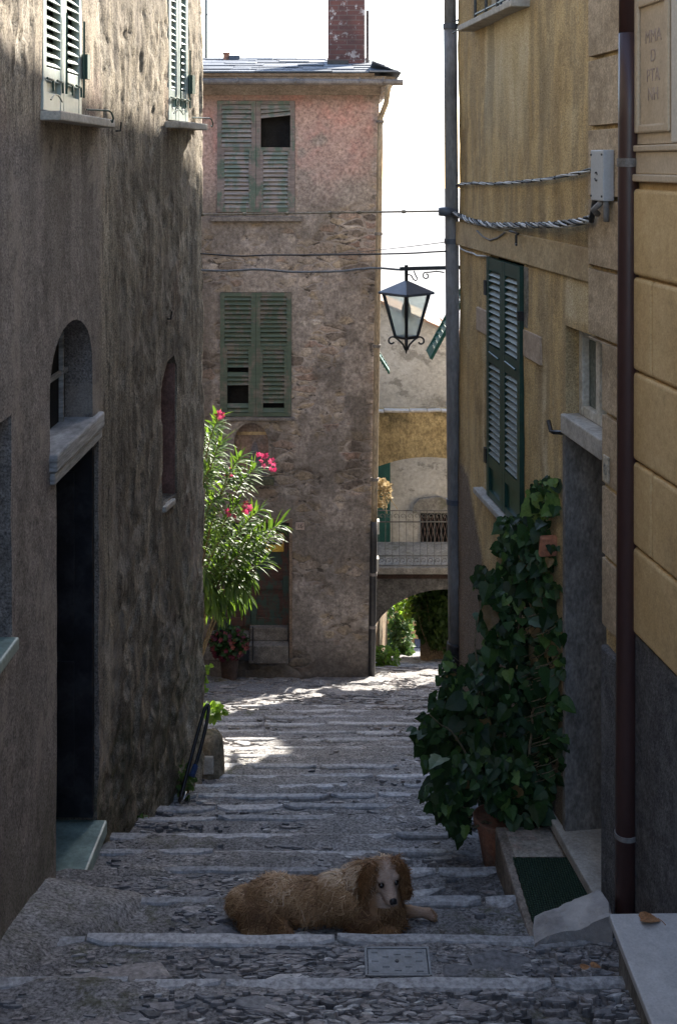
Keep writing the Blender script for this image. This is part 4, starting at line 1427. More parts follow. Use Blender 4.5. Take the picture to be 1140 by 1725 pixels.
ch = mb.build('chimney', M['brick'], rf, bevel=0.01)
mb = MB(); mb.box(-0.21, 0.445, 17.95, 18.6, 2.953, 3.04)
mb.build('cap', M['slate'], rf)
mb = MB()
mb.box(0.0 - 0.17, 0.20 - 0.05, 17.93, 17.995, 1.42, 1.56)
mb.build('flashing', M['iron'], rf)
mb = MB(); mb.tube([(0.445, 18.2, 1.45), (0.445, 18.2, 2.35)], 0.028, 10)
mb.build('vent_pipe', M['gutter'], rf)
mb = MB(); mb.lathe([(0.05, 0), (0.05, 0.10), (0.062, 0.10), (0.062, 0.125), (0.04, 0.125)], (-1.80, 19.1, 1.66), 14)
mb.build('chimney_pot', M['terracotta'], rf)

# windows of the rubble house
def window_back(spec, slat_mat, frame_mat, skip_r=(), skip_l=(), broken=None, lower=0.52):
    s0, s1, h0, h1 = spec
    mb = MB(); WB.slab(mb, s0 - 0.03, s1 + 0.03, h0 - 0.03, h1 + 0.03, -0.16, -0.14)
    win = mb.build('window', M['dark'], bh)
    u, n = WB.fr(s0)
    w = (s1 - s0) / 2
    H = h1 - h0
    for k in (0, 1):
        a, b = MB(), MB()
        O = WB.P(s0 + k * w + 0.002, 0, -0.012)
        mid = h0 + H * lower
        shutter_leaf(a, b, O, u, n, w - 0.004, h0 + 0.004, h1 - 0.004, [(h0 + 0.004, h0 + 0.06), (mid, mid + 0.05), (h1 - 0.055, h1 - 0.004)], 0.062, 0.065, 0.036,
                     skip=skip_r if k else skip_l, tilt=0.85, broken=broken if k else None)
        # the propped lower flap's own frame
        for q in (0.066, w - 0.004 - 0.066 - 0.035):
            a.obox(O + u * q + Vector((0, 0, h0 + 0.06)) + n * 0.012, u * 0.035, n * 0.03, Vector((0, 0, mid - h0 - 0.06)))
        a.join(b).build('shutter', frame_mat, win, mat2=slat_mat)
    return win


hh1 = w1[3] - w1[2]
wb1 = window_back(w1, M['shut_slat_grey'], M['shut_back'], skip_r=[(hB(248), hB(203))], broken=(hB(202), hB(184)), lower=0.55)
wb2 = window_back(w2_, M['shut_low'], M['shut_low'], skip_l=[(hB(681), hB(652)), (hB(627), hB(620))], skip_r=[(hB(683), hB(676))], lower=0.54)
mb = MB(); WB.slab(mb, s(355), s(508), hB(372), hB(364), -0.05, 0.07); mb.build('sill', M['gutter'], wb1, bevel=0.006)
mb = MB(); WB.slab(mb, s(366), s(496), hB(707), hB(702), -0.05, 0.05); mb.build('sill', M['gutter'], wb2, bevel=0.006)
# front door with transom and steps
mb = MB(); WB.slab(mb, dB[0] - 0.02, dB[1] + 0.02, dB[2], dB[3] + 0.02, -0.23, -0.20)
dd = mb.build('door', M['old_door'], bh)
mb = MB()
hD = hB(1062)
for a, b in ((s(354), s(420)), (s(421), s(486))):
    for x0, x1 in ((a, a + 0.09), (b - 0.09, b)):
        WB.slab(mb, x0, x1, hD, dB[3] - 0.02, -0.20, -0.165)
    for y0, y1 in ((hD, hD + 0.12), (hB(1000), hB(985)), (hB(905), dB[3] - 0.02)):
        WB.slab(mb, a + 0.091, b - 0.091, y0, y1, -0.20, -0.167)
mb.build('door_leaf', M['old_door'], dd, bevel=0.006)
mb = MB(); WB.slab(mb, s(487), s(492.5), dB[2], dB[3] + 0.03, -0.20, 0.018)
WB.slab(mb, s(348), s(492.4), dB[3] + 0.002, dB[3] + 0.06, -0.20, 0.016)
mb.build('door_frame', simple('dull_brown_frame', (0.13, 0.095, 0.07), (0.19, 0.14, 0.105), 6, 0.8, 0.2, 50), dd, bevel=0.004)
mb = MB()
WB.slab(mb, s(420), s(486), hB(1112), hB(1082), -0.2, 0.12)
WB.slab(mb, s(420), s(485), hB(1081.9), hB(1060), -0.2, -0.06)
WB.slab(mb, s(345), s(419), hB(1112), hB(1070), -0.2, 0.02)
mb.build('doorstep', simple('grimy_step_stone', (0.10, 0.09, 0.08), (0.18, 0.165, 0.15), 6, 0.9, 0.4, 60), bh, bevel=0.012)  # darker concrete tone
# shrine niche: faded painted panel with a plain shape, ledge
mb = MB(); mb.prism(arch(s(393), s(453), hB(801), hB(745), hB(711), 14), WB.P(0, 0, -0.17), (1, 0, 0), (0, 0, 1), (0, -1, 0), 0.012)
nb = mb.build('niche', simple('faded_fresco', (0.235, 0.16, 0.135), (0.30, 0.235, 0.185), 3, 0.95, 0.2, 30, c3=(0.19, 0.165, 0.16)), bh, fix=True)
mb = MB()
c = s(428); yb = hB(790)
mb.prism([(c - 0.10, yb), (c + 0.10, yb), (c + 0.075, yb + 0.16), (c + 0.05, yb + 0.24), (c + 0.03, yb + 0.33), (c, yb + 0.37), (c - 0.03, yb + 0.33), (c - 0.055, yb + 0.24), (c - 0.08, yb + 0.15)], WB.P(0, 0, -0.157), (1, 0, 0), (0, 0, 1), (0, -1, 0), 0.008)
mb.build('figure', simple('faded_blue_grey', (0.12, 0.115, 0.14), (0.17, 0.155, 0.165), 6, 0.95, 0.1), nb, fix=True)
mb = MB(); mb.prism([(s(397), hB(736)), (s(449), hB(736)), (s(448), hB(731)), (s(398), hB(731))], WB.P(0, 0, -0.157), (1, 0, 0), (0, 0, 1), (0, -1, 0), 0.01)
mb.build('niche_moulding', M['band'], nb, fix=True)
mb = MB(); WB.slab(mb, s(388), s(462), hB(814), hB(803), -0.14, 0.10)
mb.build('niche_ledge', simple('mossy_ledge', (0.05, 0.055, 0.035), (0.10, 0.10, 0.07), 8, 0.95, 0.4, 40), nb, bevel=0.01)
# downpipe on the corner
dp = thing('drainpipe', 'thin ochre stained drainpipe on the corner of the rubble house, black at its foot', 'drainpipe', (0.55, 16.9, -7.4))
pts = [Vector((lean(0.595, h) + 0.01, 16.93, h)) for h in np.linspace(0.62, -5.15, 14)]
mb = MB(); mb.tube(pts, 0.042, 12)
mb.tube([Vector((0.70, 16.5, 1.10)), Vector((0.67, 16.75, 0.85)), pts[0] + Vector((0, 0, 0.03)), pts[0]], 0.04, 12)
mb.build('pipe', M['zinc_pipe'], dp, smooth=True)
pts2 = [Vector((lean(0.595, h) + 0.006, 16.93, h)) for h in np.linspace(-5.1, -7.42, 8)]
mb = MB(); mb.tube(pts2, 0.052, 12); mb.build('foot', M['iron'], dp, smooth=True)
for h in (0.6, -1.0, -2.6, -4.5, -5.85, -6.6):
    p = Vector((lean(0.595, h) + 0.008, 16.93, h))
    mb = MB(); mb.tube([p - Vector((0, 0, 0.02)), p + Vector((0, 0, 0.02))], 0.058, 12)
    mb.build('bracket', M['gutter'], dp)
for y in (892, 955):
    h = hB(y); X = lean(0.595, h)
    mb = MB(); mb.box(X + 0.055, X + 0.09, 17.05, 17.2, h - 0.08, h + 0.10)
    mb.build('cable_clip', M['white_tile'], dp)
# propped flap of a side window
mb = MB(); sl = MB()
mb.obox((0.55, 19.7, -3.05), (0.27, 0, -0.42), (0, 0.06, 0), (0.03, 0, 0.02))
mb.obox((0.55, 20.3, -3.05), (0.27, 0, -0.42), (0, 0.06, 0), (0.03, 0, 0.02))
for k in range(9):
    t = k / 8
    mb.obox((0.55 + 0.27 * t, 19.76, -3.05 - 0.42 * t), (0.035, 0, 0.0), (0, 0.54, 0), (0.0, 0, -0.03))
mb.obox((0.535, 19.5, -3.9), (0.02, 0, 0), (0, 1.0, 0), (0, 0, 1.55))
mb.build('side_shutter', M['teal_shut'], bh, fix=True)

# ------------------------------------------------------------------ neighbour house, right of the cross lane
ng = thing('neighbour_house', 'tall house behind the ochre house with a green flap shutter propped open over the lane', 'house', (1.6, 12.0, -5.8))
mb = MB()
prof = [(9.6, -9), (13.8, -9), (13.8, 3.05), (13.55, 3.42), (13.11, 4.0), (12.27, 4.42), (10.62, 4.68), (9.6, 4.85)]  # roof outline shaped so its shadow edge crosses the left wall
mb.prism(prof, (1.52, 0, 0), (0, 1, 0), (0, 0, 1), (1, 0, 0), 6.5)
mb.build('wall', simple('pale_ochre_plaster', (0.40, 0.31, 0.19), (0.48, 0.38, 0.25), 2, 0.9, 0.3, 40), ng, fix=True)
mb = MB()
for (a, b) in zip(prof[2:-1], prof[3:]):
    mb.obox((1.52, b[0], b[1] + 0.003), (6.6, 0, 0), (0, a[0] - b[0], a[1] - b[1]), (0, 0, 0.05))
mb.build('roof', M['slate'], ng, fix=True)
mb = MB()
P0 = Vector((1.52, 13.05, -1.26)); D = Vector((-0.49, 0, -0.90))
nrm = Vector((0, 1, 0)).cross(D).normalized()
for yy in (0.0, 0.51):
    mb.obox(P0 + Vector((0, yy, 0)), D, (0, 0.05, 0), nrm * 0.035)
for t in (0.0, 0.9):
    mb.obox(P0 + D * t + Vector((0, 0.05, 0)), D * 0.1, (0, 0.46, 0), nrm * 0.03)
for k in range(12):
    t = 0.12 + 0.065 * k
    mb.obox(P0 + D * t + Vector((0, 0.05, 0)), D * 0.05 + nrm * 0.02, (0, 0.46, 0), nrm * 0.008)
wn_ = MB(); wn_.box(1.49, 1.519, 13.0, 13.66, -2.3, -0.6)
nw = wn_.build('window', M['teal_shut'], ng)
mb.build('shutter', M['teal_shut'], nw, fix=True)

# unseen house added on the right, its roofed balcony blocks sun from the lane
bl = thing('balcony_house', 'house beyond the neighbour house whose roofed balcony overhangs the lane', 'house', (4.0, 18.7, -8.2))
mb = MB(); mb.box(4.0, 9.5, 16.2, 21.5, -10, 1.2); mb.build('wall', simple('cream_plaster', (0.42, 0.36, 0.27), (0.5, 0.43, 0.33), 2, 0.9, 0.2, 40), bl)  # walls of the added, unseen house
mb = MB(); mb.box(3.9, 9.7, 16.0, 21.7, 1.203, 1.3); mb.build('roof', M['slate'], bl)  # roof of the added, unseen house
mb = MB()
for i in range(9):
    mb.obox((1.98, 17.5 + 0.25 * i, -0.40), (2.02, 0, 0.12), (0, 0.255, 0), (0, 0, 0.05), rr.random())
mb.build('balcony_roof', M['tile_roof'], bl)  # canopy added to split the sunlight on the steps into patches
mb = MB(); mb.box(2.05, 3.995, 17.6, 19.6, -3.3, -3.18); mb.build('balcony', M['concrete'], bl)
mb = MB()
for y in (17.55, 19.65):
    mb.tube([(2.12, y, -3.18), (2.12, y, -0.39)], 0.035, 8)
mb.build('post', M['iron'], bl)
mb = MB(); mb.box(2.06, 2.68, 18.4, 18.75, -3.178, -0.42); mb.build('screen', M['teal_shut'], bl, bevel=0.01)  # panel added to cut off the left side of the sunbeam

# ------------------------------------------------------------------ arched bridge with balcony, grey house behind it
ZB = 23.0
KB = FPX / ZB
bx = lambda x: (x - CX) / KB
by = lambda y: (HY - y) / KB
br = thing('arch_bridge', 'low arch carrying a balcony across the lane, yellow arch above it', 'bridge', (1.2, ZB, -9.6))
poly = [(0.1, -10.2), (0.1, by(972)), (3.2, by(972)), (3.2, -10.2)]
op = []
for k in range(0, 21):
    t = math.pi * (1 - k / 20)
    op.append((2.08 + 1.52 * math.cos(t), -9.5 + 1.23 * math.sin(t)))
mb = MB()
outer = [(0.1, -10.2)] + [(0.1, by(974)), (3.9, by(974)), (3.9, -10.2)] + [(3.6, -10.2)] + list(reversed(op)) + [(0.56, -10.2)]
mb.prism(outer, (0, ZB + 0.06, 0), (1, 0, 0), (0, 0, 1), (0, 1, 0), 0.9)
mb.build('arch', simple('dark_grey_masonry', (0.10, 0.095, 0.09), (0.17, 0.16, 0.15), 4, 0.95, 0.7, 22, bd=0.03), br, fix=True)
mb = MB(); mb.box(0.1, 3.9, ZB - 0.12, ZB + 1.45, by(964), by(952)); mb.build('slab', M['concrete'], br, bevel=0.02)
mb = MB(); mb.box(0.1, 3.9, ZB - 0.02, ZB + 0.3, by(973.8), by(964.2)); mb.build('beam', simple('dark_rusty_beam', (0.03, 0.018, 0.014), (0.07, 0.04, 0.03), 5, 0.9, 0.3, 40), br)
top = by(700); ZA = ZB + 0.35
arc = []
for k in range(0, 17):
    x = 0.2 + (3.7 - 0.2) * k / 16
    arc.append((x, by(777) - 0.235 * ((x - 1.75) / 1.1) ** 2 if abs(x - 1.75) < 1.5 else by(777) - 0.235 * (1.5 / 1.1) ** 2))
mb = MB(); mb.prism([(0.2, top)] + arc + [(3.7, top)], (0, ZA, 0), (1, 0, 0), (0, 0, 1), (0, 1, 0), 0.45)
mb.build('upper_arch', M['yellow_spandrel'], br, fix=True)
mb = MB(); rr = random.Random(8); x = 0.2
while x < 3.6:
    w = rr.uniform(0.22, 0.5)
    mb.obox((x, ZA - 0.05, top + 0.003), (w - 0.012, 0, rr.uniform(-.02, .02)), (0, 0.22, 0), (0, 0, rr.uniform(0.03, 0.05)))
    x += w
mb.build('coping', M['sill_stone'], br, bevel=0.008)
# railing: two rows of scrolls between rails
mb = MB()
X0, X1 = 0.5, 3.3
yr = ZB - 0.06
for y in (858, 877, 934, 950):
    mb.tube([(X0, yr, by(y)), (X1, yr, by(y))], 0.011 if y != 877 else 0.014, 6)
x = X0
while x < X1:
    mb.tube([(x, yr, by(951)), (x, yr, by(858))], 0.006, 5)
    x += 0.135
def scroll(cx, cz, r, flip=1):
    return [(cx + flip * r * (1 - t / 7.5) * math.cos(t), yr, cz + r * (1 - t / 7.5) * math.sin(t)) for t in np.linspace(-0.6, 5.6, 12)]
x = X0 + 0.0675
while x < X1:
    mb.tube(scroll(x, by(867.5), 0.055), 0.006, 4); mb.tube(scroll(x, by(942), 0.055, -1), 0.006, 4)
    x += 0.135
mb.build('railing', simple('weathered_rail', (0.10, 0.095, 0.085), (0.2, 0.185, 0.165), 9, 0.6, 0.1), br)

t = NT('patched_grey_plaster')
f = t.noise(2.1, 6, 0.68); g = t.noise(14, 5, 0.65); cr = t.voro(1.5, t.map((1, 1, 1.4)), 'DISTANCE_TO_EDGE')
c = t.ramp(f, (0.28, (0.40, 0.38, 0.345)), (0.5, (0.54, 0.515, 0.475)), (0.72, (0.62, 0.60, 0.56)))
c = t.mix(t.ramp(t.noise(1.6, 5, 0.7, t.map((1, 1, 1.3), (3, 4, 1))), (0.57, 0.0), (0.63, 0.75)), c, (0.24, 0.225, 0.20))
c = t.mix(t.ramp(t.noise(3.5, 7, 0.75, t.map((0.6, 1, 2.0), (7, 2, 5))), (0.575, 0.0), (0.60, 0.5), (0.625, 0.0)), c, (0.22, 0.20, 0.17))
c = t.mix(0.35, c, t.ramp(g, (0.3, 0.2), (0.7, 0.8)), 'OVERLAY')
M['grey_wall'] = t.done(c, 0.92, t.bump(g, 0.5, 0.02))
ZG = 24.5; KG = FPX / ZG
gx_ = lambda x: (x - CX) / KG
gy_ = lambda y: (HY - y) / KG
gr = thing('grey_house', 'pale grey cracked gable house rising behind the arched bridge', 'house', (1.5, ZG, -10))
mb = MB()
mb.prism([(-1.0, -8.1), (-1.0, gy_(470)), (0.5, gy_(497)), (gx_(645), gy_(513)), (gx_(750), gy_(556)), (4.0, gy_(640)), (4.0, -8.1)], (0, ZG, 0), (1, 0, 0), (0, 0, 1), (0, 1, 0), 1.6)
mb.build('wall', M['grey_wall'], gr, fix=True)
mb = MB(); rr = random.Random(4); x = -1.0
ed = [(-1.0, gy_(470)), (0.5, gy_(497)), (gx_(645), gy_(513)), (gx_(750), gy_(556)), (4.0, gy_(640))]
while x < 3.9:
    w = rr.uniform(0.25, 0.45)
    z0 = np.interp(x, [e[0] for e in ed], [e[1] for e in ed]); z1 = np.interp(x + w, [e[0] for e in ed], [e[1] for e in ed])
    mb.obox((x, ZG - 0.1, z0 + 0.01), (w * 0.96, 0, z1 - z0), (0, 1.8, 0), (0, 0, rr.uniform(0.04, 0.08)), rr.uniform(0.3, 1))
    x += w
mb.build('roof', M['tile_roof'], gr, fix=True)
mb = MB(); mb.box(gx_(610), gx_(657), ZG - 0.05, ZG - 0.003, gy_(958), gy_(760))
mb.build('door', M['teal_shut'], gr, bevel=0.01)
mb = MB(); mb.box(gx_(708), gx_(762), ZG - 0.02, ZG - 0.003, gy_(925), gy_(864))
wg = mb.build('window', M['dark'], gr)
mb = MB()
for k in range(9):
    x = gx_(708) + 0.083 * k
    mb.tube([(x, ZG - 0.05, gy_(922)), (x + 0.085, ZG - 0.05, gy_(893)), (x, ZG - 0.05, gy_(866))], 0.009, 4)
    mb.tube([(x + .083, ZG - 0.045, gy_(922)), (x, ZG - 0.045, gy_(893)), (x + .083, ZG - 0.045, gy_(866))], 0.009, 4)
mb.build('window_guard', simple('rusty_grille', (0.09, 0.06, 0.05), (0.15, 0.11, 0.09), 9, 0.8, 0.1), wg)
mb = MB()
mb.prism([(gx_(694), gy_(862)), (gx_(765), gy_(862)), (gx_(765), gy_(842)), (gx_(735), gy_(834)), (gx_(705), gy_(838)), (gx_(696), gy_(848))], (0, ZG - 0.10, 0), (1, 0, 0), (0, 0, 1), (0, 1, 0), 0.097)
mb.build('window_hood', M['concrete'], wg, fix=True, bevel=0.015)

# beyond the arch
gw = thing('garden_wall', 'sunlit brown wall along the left of the passage under the arch', 'wall', (0.7, 26, -11))
mb = MB(); mb.prism([(0.70, 24.05), (1.16, 28.3), (0.2, 28.3), (0.2, 24.05)], (0, 0, -13), (1, 0, 0), (0, 1, 0), (0, 0, 1), 4.75)
mb.build('wall', M['brown_wall'], gw, fix=True)
pr = thing('garden_wall', 'shaded earth coloured wall under the right side of the arch, ivy at its top', 'wall', (1.9, 24.6, -10.4))
mb = MB(); mb.prism([(1.66, 24.2), (3.5, 24.2), (3.5, 28), (1.95, 28)], (0, 0, -13), (1, 0, 0), (0, 1, 0), (0, 0, 1), 4.75)
mb.build('wall', M['brown_wall'], pr, fix=True)
oh = thing('orange_house', 'distant orange house with a blue gate seen through the low arch', 'house', (2.2, 36, -14.6))
mb = MB(); mb.box(0.6, 5.0, 36.0, 40, -16.5, -10.2); mb.build('wall', M['orange_wall'], oh)
mb = MB(); mb.box(1.95, 2.28, 35.93, 35.99, -16.2, (HY - 1090) / FPX * 36); mb.build('door', M['blue_door'], oh, bevel=0.01)
mb = MB(); mb.box(2.30, 2.7, 35.4, 35.99, -16.2, (HY - 1084) / FPX * 35.6); mb.build('gate', simple('slate_blue_boards', (0.05, 0.06, 0.085), (0.09, 0.10, 0.13), 4, 0.8, 0.2), oh, bevel=0.01)

# houses that close the cross lane to the left
lh = thing('lane_house', 'plain brown house at the left end of the cross lane, hidden by the corner', 'house', (-5.5, 13, -6))
mb = MB(); mb.box(-9.5, -6.3, 9.6, 17.0, -9, 2.5); mb.build('wall', M['brown_wall'], lh)
mb = MB(); mb.box(-9.8, -6.0, 9.5, 17.1, 2.503, 2.6); mb.build('roof', M['slate'], lh)

# ------------------------------------------------------------------ pipes on the right
dp = thing('drainpipe', 'tall weathered grey drainpipe at the far corner of the ochre house, lantern arm beside it', 'drainpipe', (0.81, 8.26, gh(0.81, 8.26)))
def gp(h):
    return Vector((0.776 + 0.034 * (1.0 - h) / 4.4, 8.262, h))
mb = MB(); mb.tube([gp(h) for h in np.linspace(2.3, 0.95, 4)], 0.042, 16); mb.tube([gp(h) for h in np.linspace(0.955, -3.35, 10)], 0.047, 16)
mb.build('pipe', M['pole'], dp, smooth=True)
mb = MB(); mb.tube([gp(h) for h in (-3.33, -3.35, -3.51, -3.52, gh(0.81, 8.26))], [0.056, 0.06, 0.06, 0.054, 0.054], 16); mb.build('foot', M['iron'], dp, smooth=True)
for h in (0.955, -0.54, -2.35):
    mb = MB(); mb.tube([gp(h + 0.018), gp(h - 0.018)], 0.053, 16); mb.build('bracket', M['iron_roof'], dp)
mb = MB()
mb.tube([gp(0.99) + Vector((0.0, -0.03, 0)), gp(0.99) + Vector((0.09, -0.09, 0.0)), Vector((0.9, 7.92, 0.97))], 0.006, 6)
mb.build('stay', M['iron_roof'], dp)
dp2 = thing('drainpipe', 'brown painted drainpipe beside the rusticated house, nearest on the right', 'drainpipe', (1.24, 5.06, gh(1.2, 5.06)))
bxp = (1056.5 - CX) / FPX * 5.06
mb = MB()
def bp(h):
    return Vector((bxp + 0.004 * (h + 1), 5.06, h))
mb.tube([bp(h) for h in np.linspace(2.2, 0.55, 4)], 0.044, 18); mb.tube([bp(h) for h in np.linspace(0.555, gh(1.3, 5.06) - 0.05, 12)], 0.045, 18)
mb.build('pipe', M['brown_pipe'], dp2, smooth=True)
mb = MB()
mb.tube([bp(0.022), bp(-0.014)], 0.050, 18)
mb.tube([bp(0.005) + Vector((0.05, -0.02, 0)), bp(0.005) + Vector((0.085, -0.06, 0))], 0.020, 10)
mb.tube([bp(0.005) + Vector((0.05, -0.03, 0)), bp(0.005) + Vector((0.12, -0.15, 0.003))], 0.006, 6)
mb.build('bracket', M['gutter'], dp2)
mb = MB(); mb.tube([bp(-2.85), bp(-2.87)], 0.049, 18); mb.build('joint', M['pole'], dp2)

# ------------------------------------------------------------------ lantern on its arm
ZL = 8.28; KL = FPX / ZL
LX = (684 - CX) / KL
lz = lambda y: (HY - y) / KL
lamp = thing('street_lamp', 'black iron lantern with frosted panes hanging from a scrolled arm over the lane', 'street lamp', (LX, ZL, lz(595)))
mb = MB()
mb.obox((LX - 0.045, ZL - 0.012, lz(455.5)), (0.87 - LX + 0.045, 0, 0.011), (0, 0.024, 0), (0, 0, 0.026))
mb.tube([(LX, ZL, lz(446)), (LX, ZL, lz(474))], 0.012, 8)
def spiral(c, r, a0, a1, turns_k=0.8, n=18):
    return [(c[0] + r * (1 - turns_k * k / n) * math.cos(a0 + (a1 - a0) * k / n), ZL, c[1] + r * (1 - turns_k * k / n) * math.sin(a0 + (a1 - a0) * k / n)) for k in range(n + 1)]
c = ((717.5 - CX) / KL, lz(464))
mb.tube([((748 - CX) / KL, ZL, lz(458.5)), ((735 - CX) / KL, ZL, lz(456.5)), ((724 - CX) / KL, ZL, lz(458))] + spiral(c, 0.025, math.radians(110), math.radians(460), 0.55), 0.0045, 6)
mb.tube([((687 - CX) / KL, ZL, lz(462)), ((692 - CX) / KL, ZL, lz(463)), ((696 - CX) / KL, ZL, lz(470)), ((700 - CX) / KL, ZL, lz(473)), ((703 - CX) / KL, ZL, lz(469)), ((699 - CX) / KL, ZL, lz(462)), ((697 - CX) / KL, ZL, lz(456))], 0.0045, 6)
mb.build('arm', M['iron'], lamp)
th0 = math.radians(-3)
def sq(r, h, k, cx=LX):
    a = th0 + math.pi / 2 * k
    return Vector((cx + r * math.sin(a), ZL - r * math.cos(a), h))
mb = MB()
rt, zt, ze = 0.196, lz(471), lz(491.5)
vs = [Vector((LX, ZL, zt))] + [sq(rt, ze, k) for k in range(4)] + [sq(rt, ze - 0.014, k) for k in range(4)] + [sq(0.148, ze - 0.016, k) for k in range(4)]
fs = [(0, 1 + k, 1 + (k + 1) % 4) for k in range(4)] + [(1 + k, 5 + k, 5 + (k + 1) % 4, 1 + (k + 1) % 4) for k in range(4)] + [(5 + k, 9 + k, 9 + (k + 1) % 4, 5 + (k + 1) % 4) for k in range(4)] + [(9, 10, 11, 12)]
mb.add(vs, fs); mb.build('lamp_roof', M['iron_roof'], lamp, fix=True)
ra, rb, za, zb = 0.158, 0.0755, lz(494.5), lz(567)
mb = MB()
for k in range(4):
    mb.tube([sq(ra, za, k), sq(rb, zb, k)], [0.013, 0.011], 6)
    mb.tube([sq(ra, za, k), sq(ra, za, k + 1)], 0.009, 6)
    mb.tube([sq(rb, zb, k), sq(rb, zb, k + 1)], 0.011, 6)
    a, b = sq(rb, zb, k), sq(0.02, lz(584), k)
    out = (a - Vector((LX, ZL, zb))).normalized()
    q = [Vector((LX, ZL, lz(589))) + out * 0.008, Vector((LX, ZL, lz(580))) + out * 0.022, Vector((LX, ZL, lz(572))) + out * 0.055]
    cc = Vector((LX, ZL, lz(574.5))) + out * 0.098
    q += [cc + out * (0.034 * (1 - 0.065 * i) * math.cos(2.2 - 0.5 * i)) + Vector((0, 0, 0.034 * (1 - 0.065 * i) * math.sin(2.2 - 0.5 * i))) for i in range(11)]
    mb.tube(q, 0.0065, 6)
mb.tube([(LX, ZL, zb), (LX, ZL, lz(588)), (LX, ZL, lz(595))], [0.013, 0.010, 0.004], 8)
mb.build('lamp_frame', M['iron'], lamp)
t = NT('frosted_glass')
t.done((0.62, 0.67, 0.64), 0.5, None, 0.4)
tr = t.n.new('ShaderNodeBsdfTranslucent'); tr.inputs[0].default_value = (0.86, 0.93, 0.90, 1)
mx = t.n.new('ShaderNodeMixShader'); mx.inputs[0].default_value = 0.8
gl = t.n.new('ShaderNodeMixShader'); tp = t.n.new('ShaderNodeBsdfTransparent'); tp.inputs[0].default_value = (0.9, 0.95, 0.93, 1)
t.link(t.b.outputs[0], mx.inputs[1]); t.link(tr.outputs[0], mx.inputs[2])
t.put(gl.inputs[0], t.ramp(t.noise(7, 3), (0.3, 0.50), (0.7, 0.68)))
t.link(mx.outputs[0], gl.inputs[1]); t.link(tp.outputs[0], gl.inputs[2])
t.link(gl.outputs[0], t.n['Material Output'].inputs[0])
for k in range(4):
    mb = MB(); mb.add([sq(ra - 0.006, za, k), sq(ra - 0.006, za, k + 1), sq(rb - 0.004, zb, k + 1), sq(rb - 0.004, zb, k)], [(0, 1, 2, 3)])
    mb.build('pane', t.m, lamp)
mb = MB(); mb.lathe([(0.014, 0), (0.018, -0.06), (0.03, -0.09), (0.034, -0.13), (0.022, -0.165), (0.004, -0.175)], (LX, ZL, za), 14)
mb.build('bulb', M['white_tile'], lamp, smooth=True)

# ------------------------------------------------------------------ cables and wires
def sag(a, b, d, n=20, wob=0.0, seed=0):
    a, b = Vector(a), Vector(b)
    out = []
    for i in range(n + 1):
        t = i / n
        p = a.lerp(b, t); p.z -= d * 4 * t * (1 - t)
        if wob:
            p.z += wob * (float(vnoise(t * 9, seed, seed)) - 0.5)
        out.append(p)
    return out


def wire(name, label, a, b, d, r, mat, knots=0, wob=0.0, seed=0):
    mb = MB(); pts = sag(a, b, d, 26, wob, seed); mb.tube(pts, r, 6)
    if knots:
        for k in range(knots):
            p = pts[int((k + 0.5) / knots * 25)]
            q = pts[int((k + 0.5) / knots * 25) + 1]
            dd = (q - p).normalized()
            mb.tube([p - dd * 0.012, p + dd * 0.012], r * 2.0, 6)
    o = mb.build(name, mat, None, smooth=True)
    return tag(o, label, 'wire', 'overhead wires across the alley')


def wpt(x, y, Z):
    return px(x, y, Z)

WL_A = lambda y: Vector((-1.9, 8.76, (HY - y) / FPX * 8.5))
wire('overhead_wire', 'pale knotted wire across the alley under the upper green shutters', WL_A(367), wpt(755, 355, 8.22), 0.0, 0.006, M['zinc_pipe'], 9)
wire('overhead_wire', 'thin dark wire crossing the rubble house just above the lantern arm', WL_A(425), wpt(752, 426, 8.22), 0.03, 0.0055, M['cable_dark'], 0, 0.03, 3)
wire('overhead_wire', 'thick sagging grey wire running from the left wall to the lantern arm', WL_A(452), wpt(690, 452, 8.28), 0.03, 0.0075, M['pole'], 0, 0.03, 5)
wire('overhead_wire', 'thinnest wire slanting up to the grey drainpipe against the sky', wpt(520, 428, 16.4), wpt(752, 407, 8.22), 0.02, 0.003, M['cable_dark'])


def bundle(name, label, pts, strands, r, rad, turns, ties, tie_w, mats):
    """twisted bundle of cables held with ties"""
    root = thing(name, label, 'cable', pts[0])
    P = [Vector(p) for p in pts]
    # resample
    L = [0]
    for a, b in zip(P[:-1], P[1:]):
        L.append(L[-1] + (b - a).length)
    N = 90
    rs = []
    for i in range(N + 1):
        d = L[-1] * i / N
        k = max(j for j in range(len(P)) if L[j] <= d + 1e-9); k = min(k, len(P) - 2)
        rs.append(P[k].lerp(P[k + 1], (d - L[k]) / max(1e-6, L[k + 1] - L[k])))
    for _ in range(5):
        rs = [rs[0]] + [(rs[i - 1] + rs[i] * 2 + rs[i + 1]) / 4 for i in range(1, N)] + [rs[-1]]
    for j in range(strands):
        q = []
        for i, p in enumerate(rs):
            d = (rs[min(i + 1, N)] - rs[max(i - 1, 0)]).normalized()
            a = Vector((0, 0, 1)); a = (a - d * a.dot(d)).normalized(); b = d.cross(a)
            th = 2 * math.pi * (j / strands + turns * i / N) + 0.6 * float(vnoise(i * 0.15, j, 9))
            rr_ = rad * (0.8 + 0.6 * float(vnoise(i * 0.12, j + 4, 12)))
            q.append(p + a * math.cos(th) * rr_ + b * math.sin(th) * rr_)
        mb = MB(); mb.tube(q, r, 6); mb.build('strand', mats[j % len(mats)], root, smooth=True)
    for k in range(ties):
        i = int((k + 0.5) / ties * N); d = (rs[min(i + 1, N)] - rs[max(i - 1, 0)]).normalized()
        mb = MB(); mb.tube([rs[i] - d * tie_w, rs[i] + d * tie_w], rad + r * 1.15, 8)
        mb.build('tie', M['cable_dark'], root)
    return root


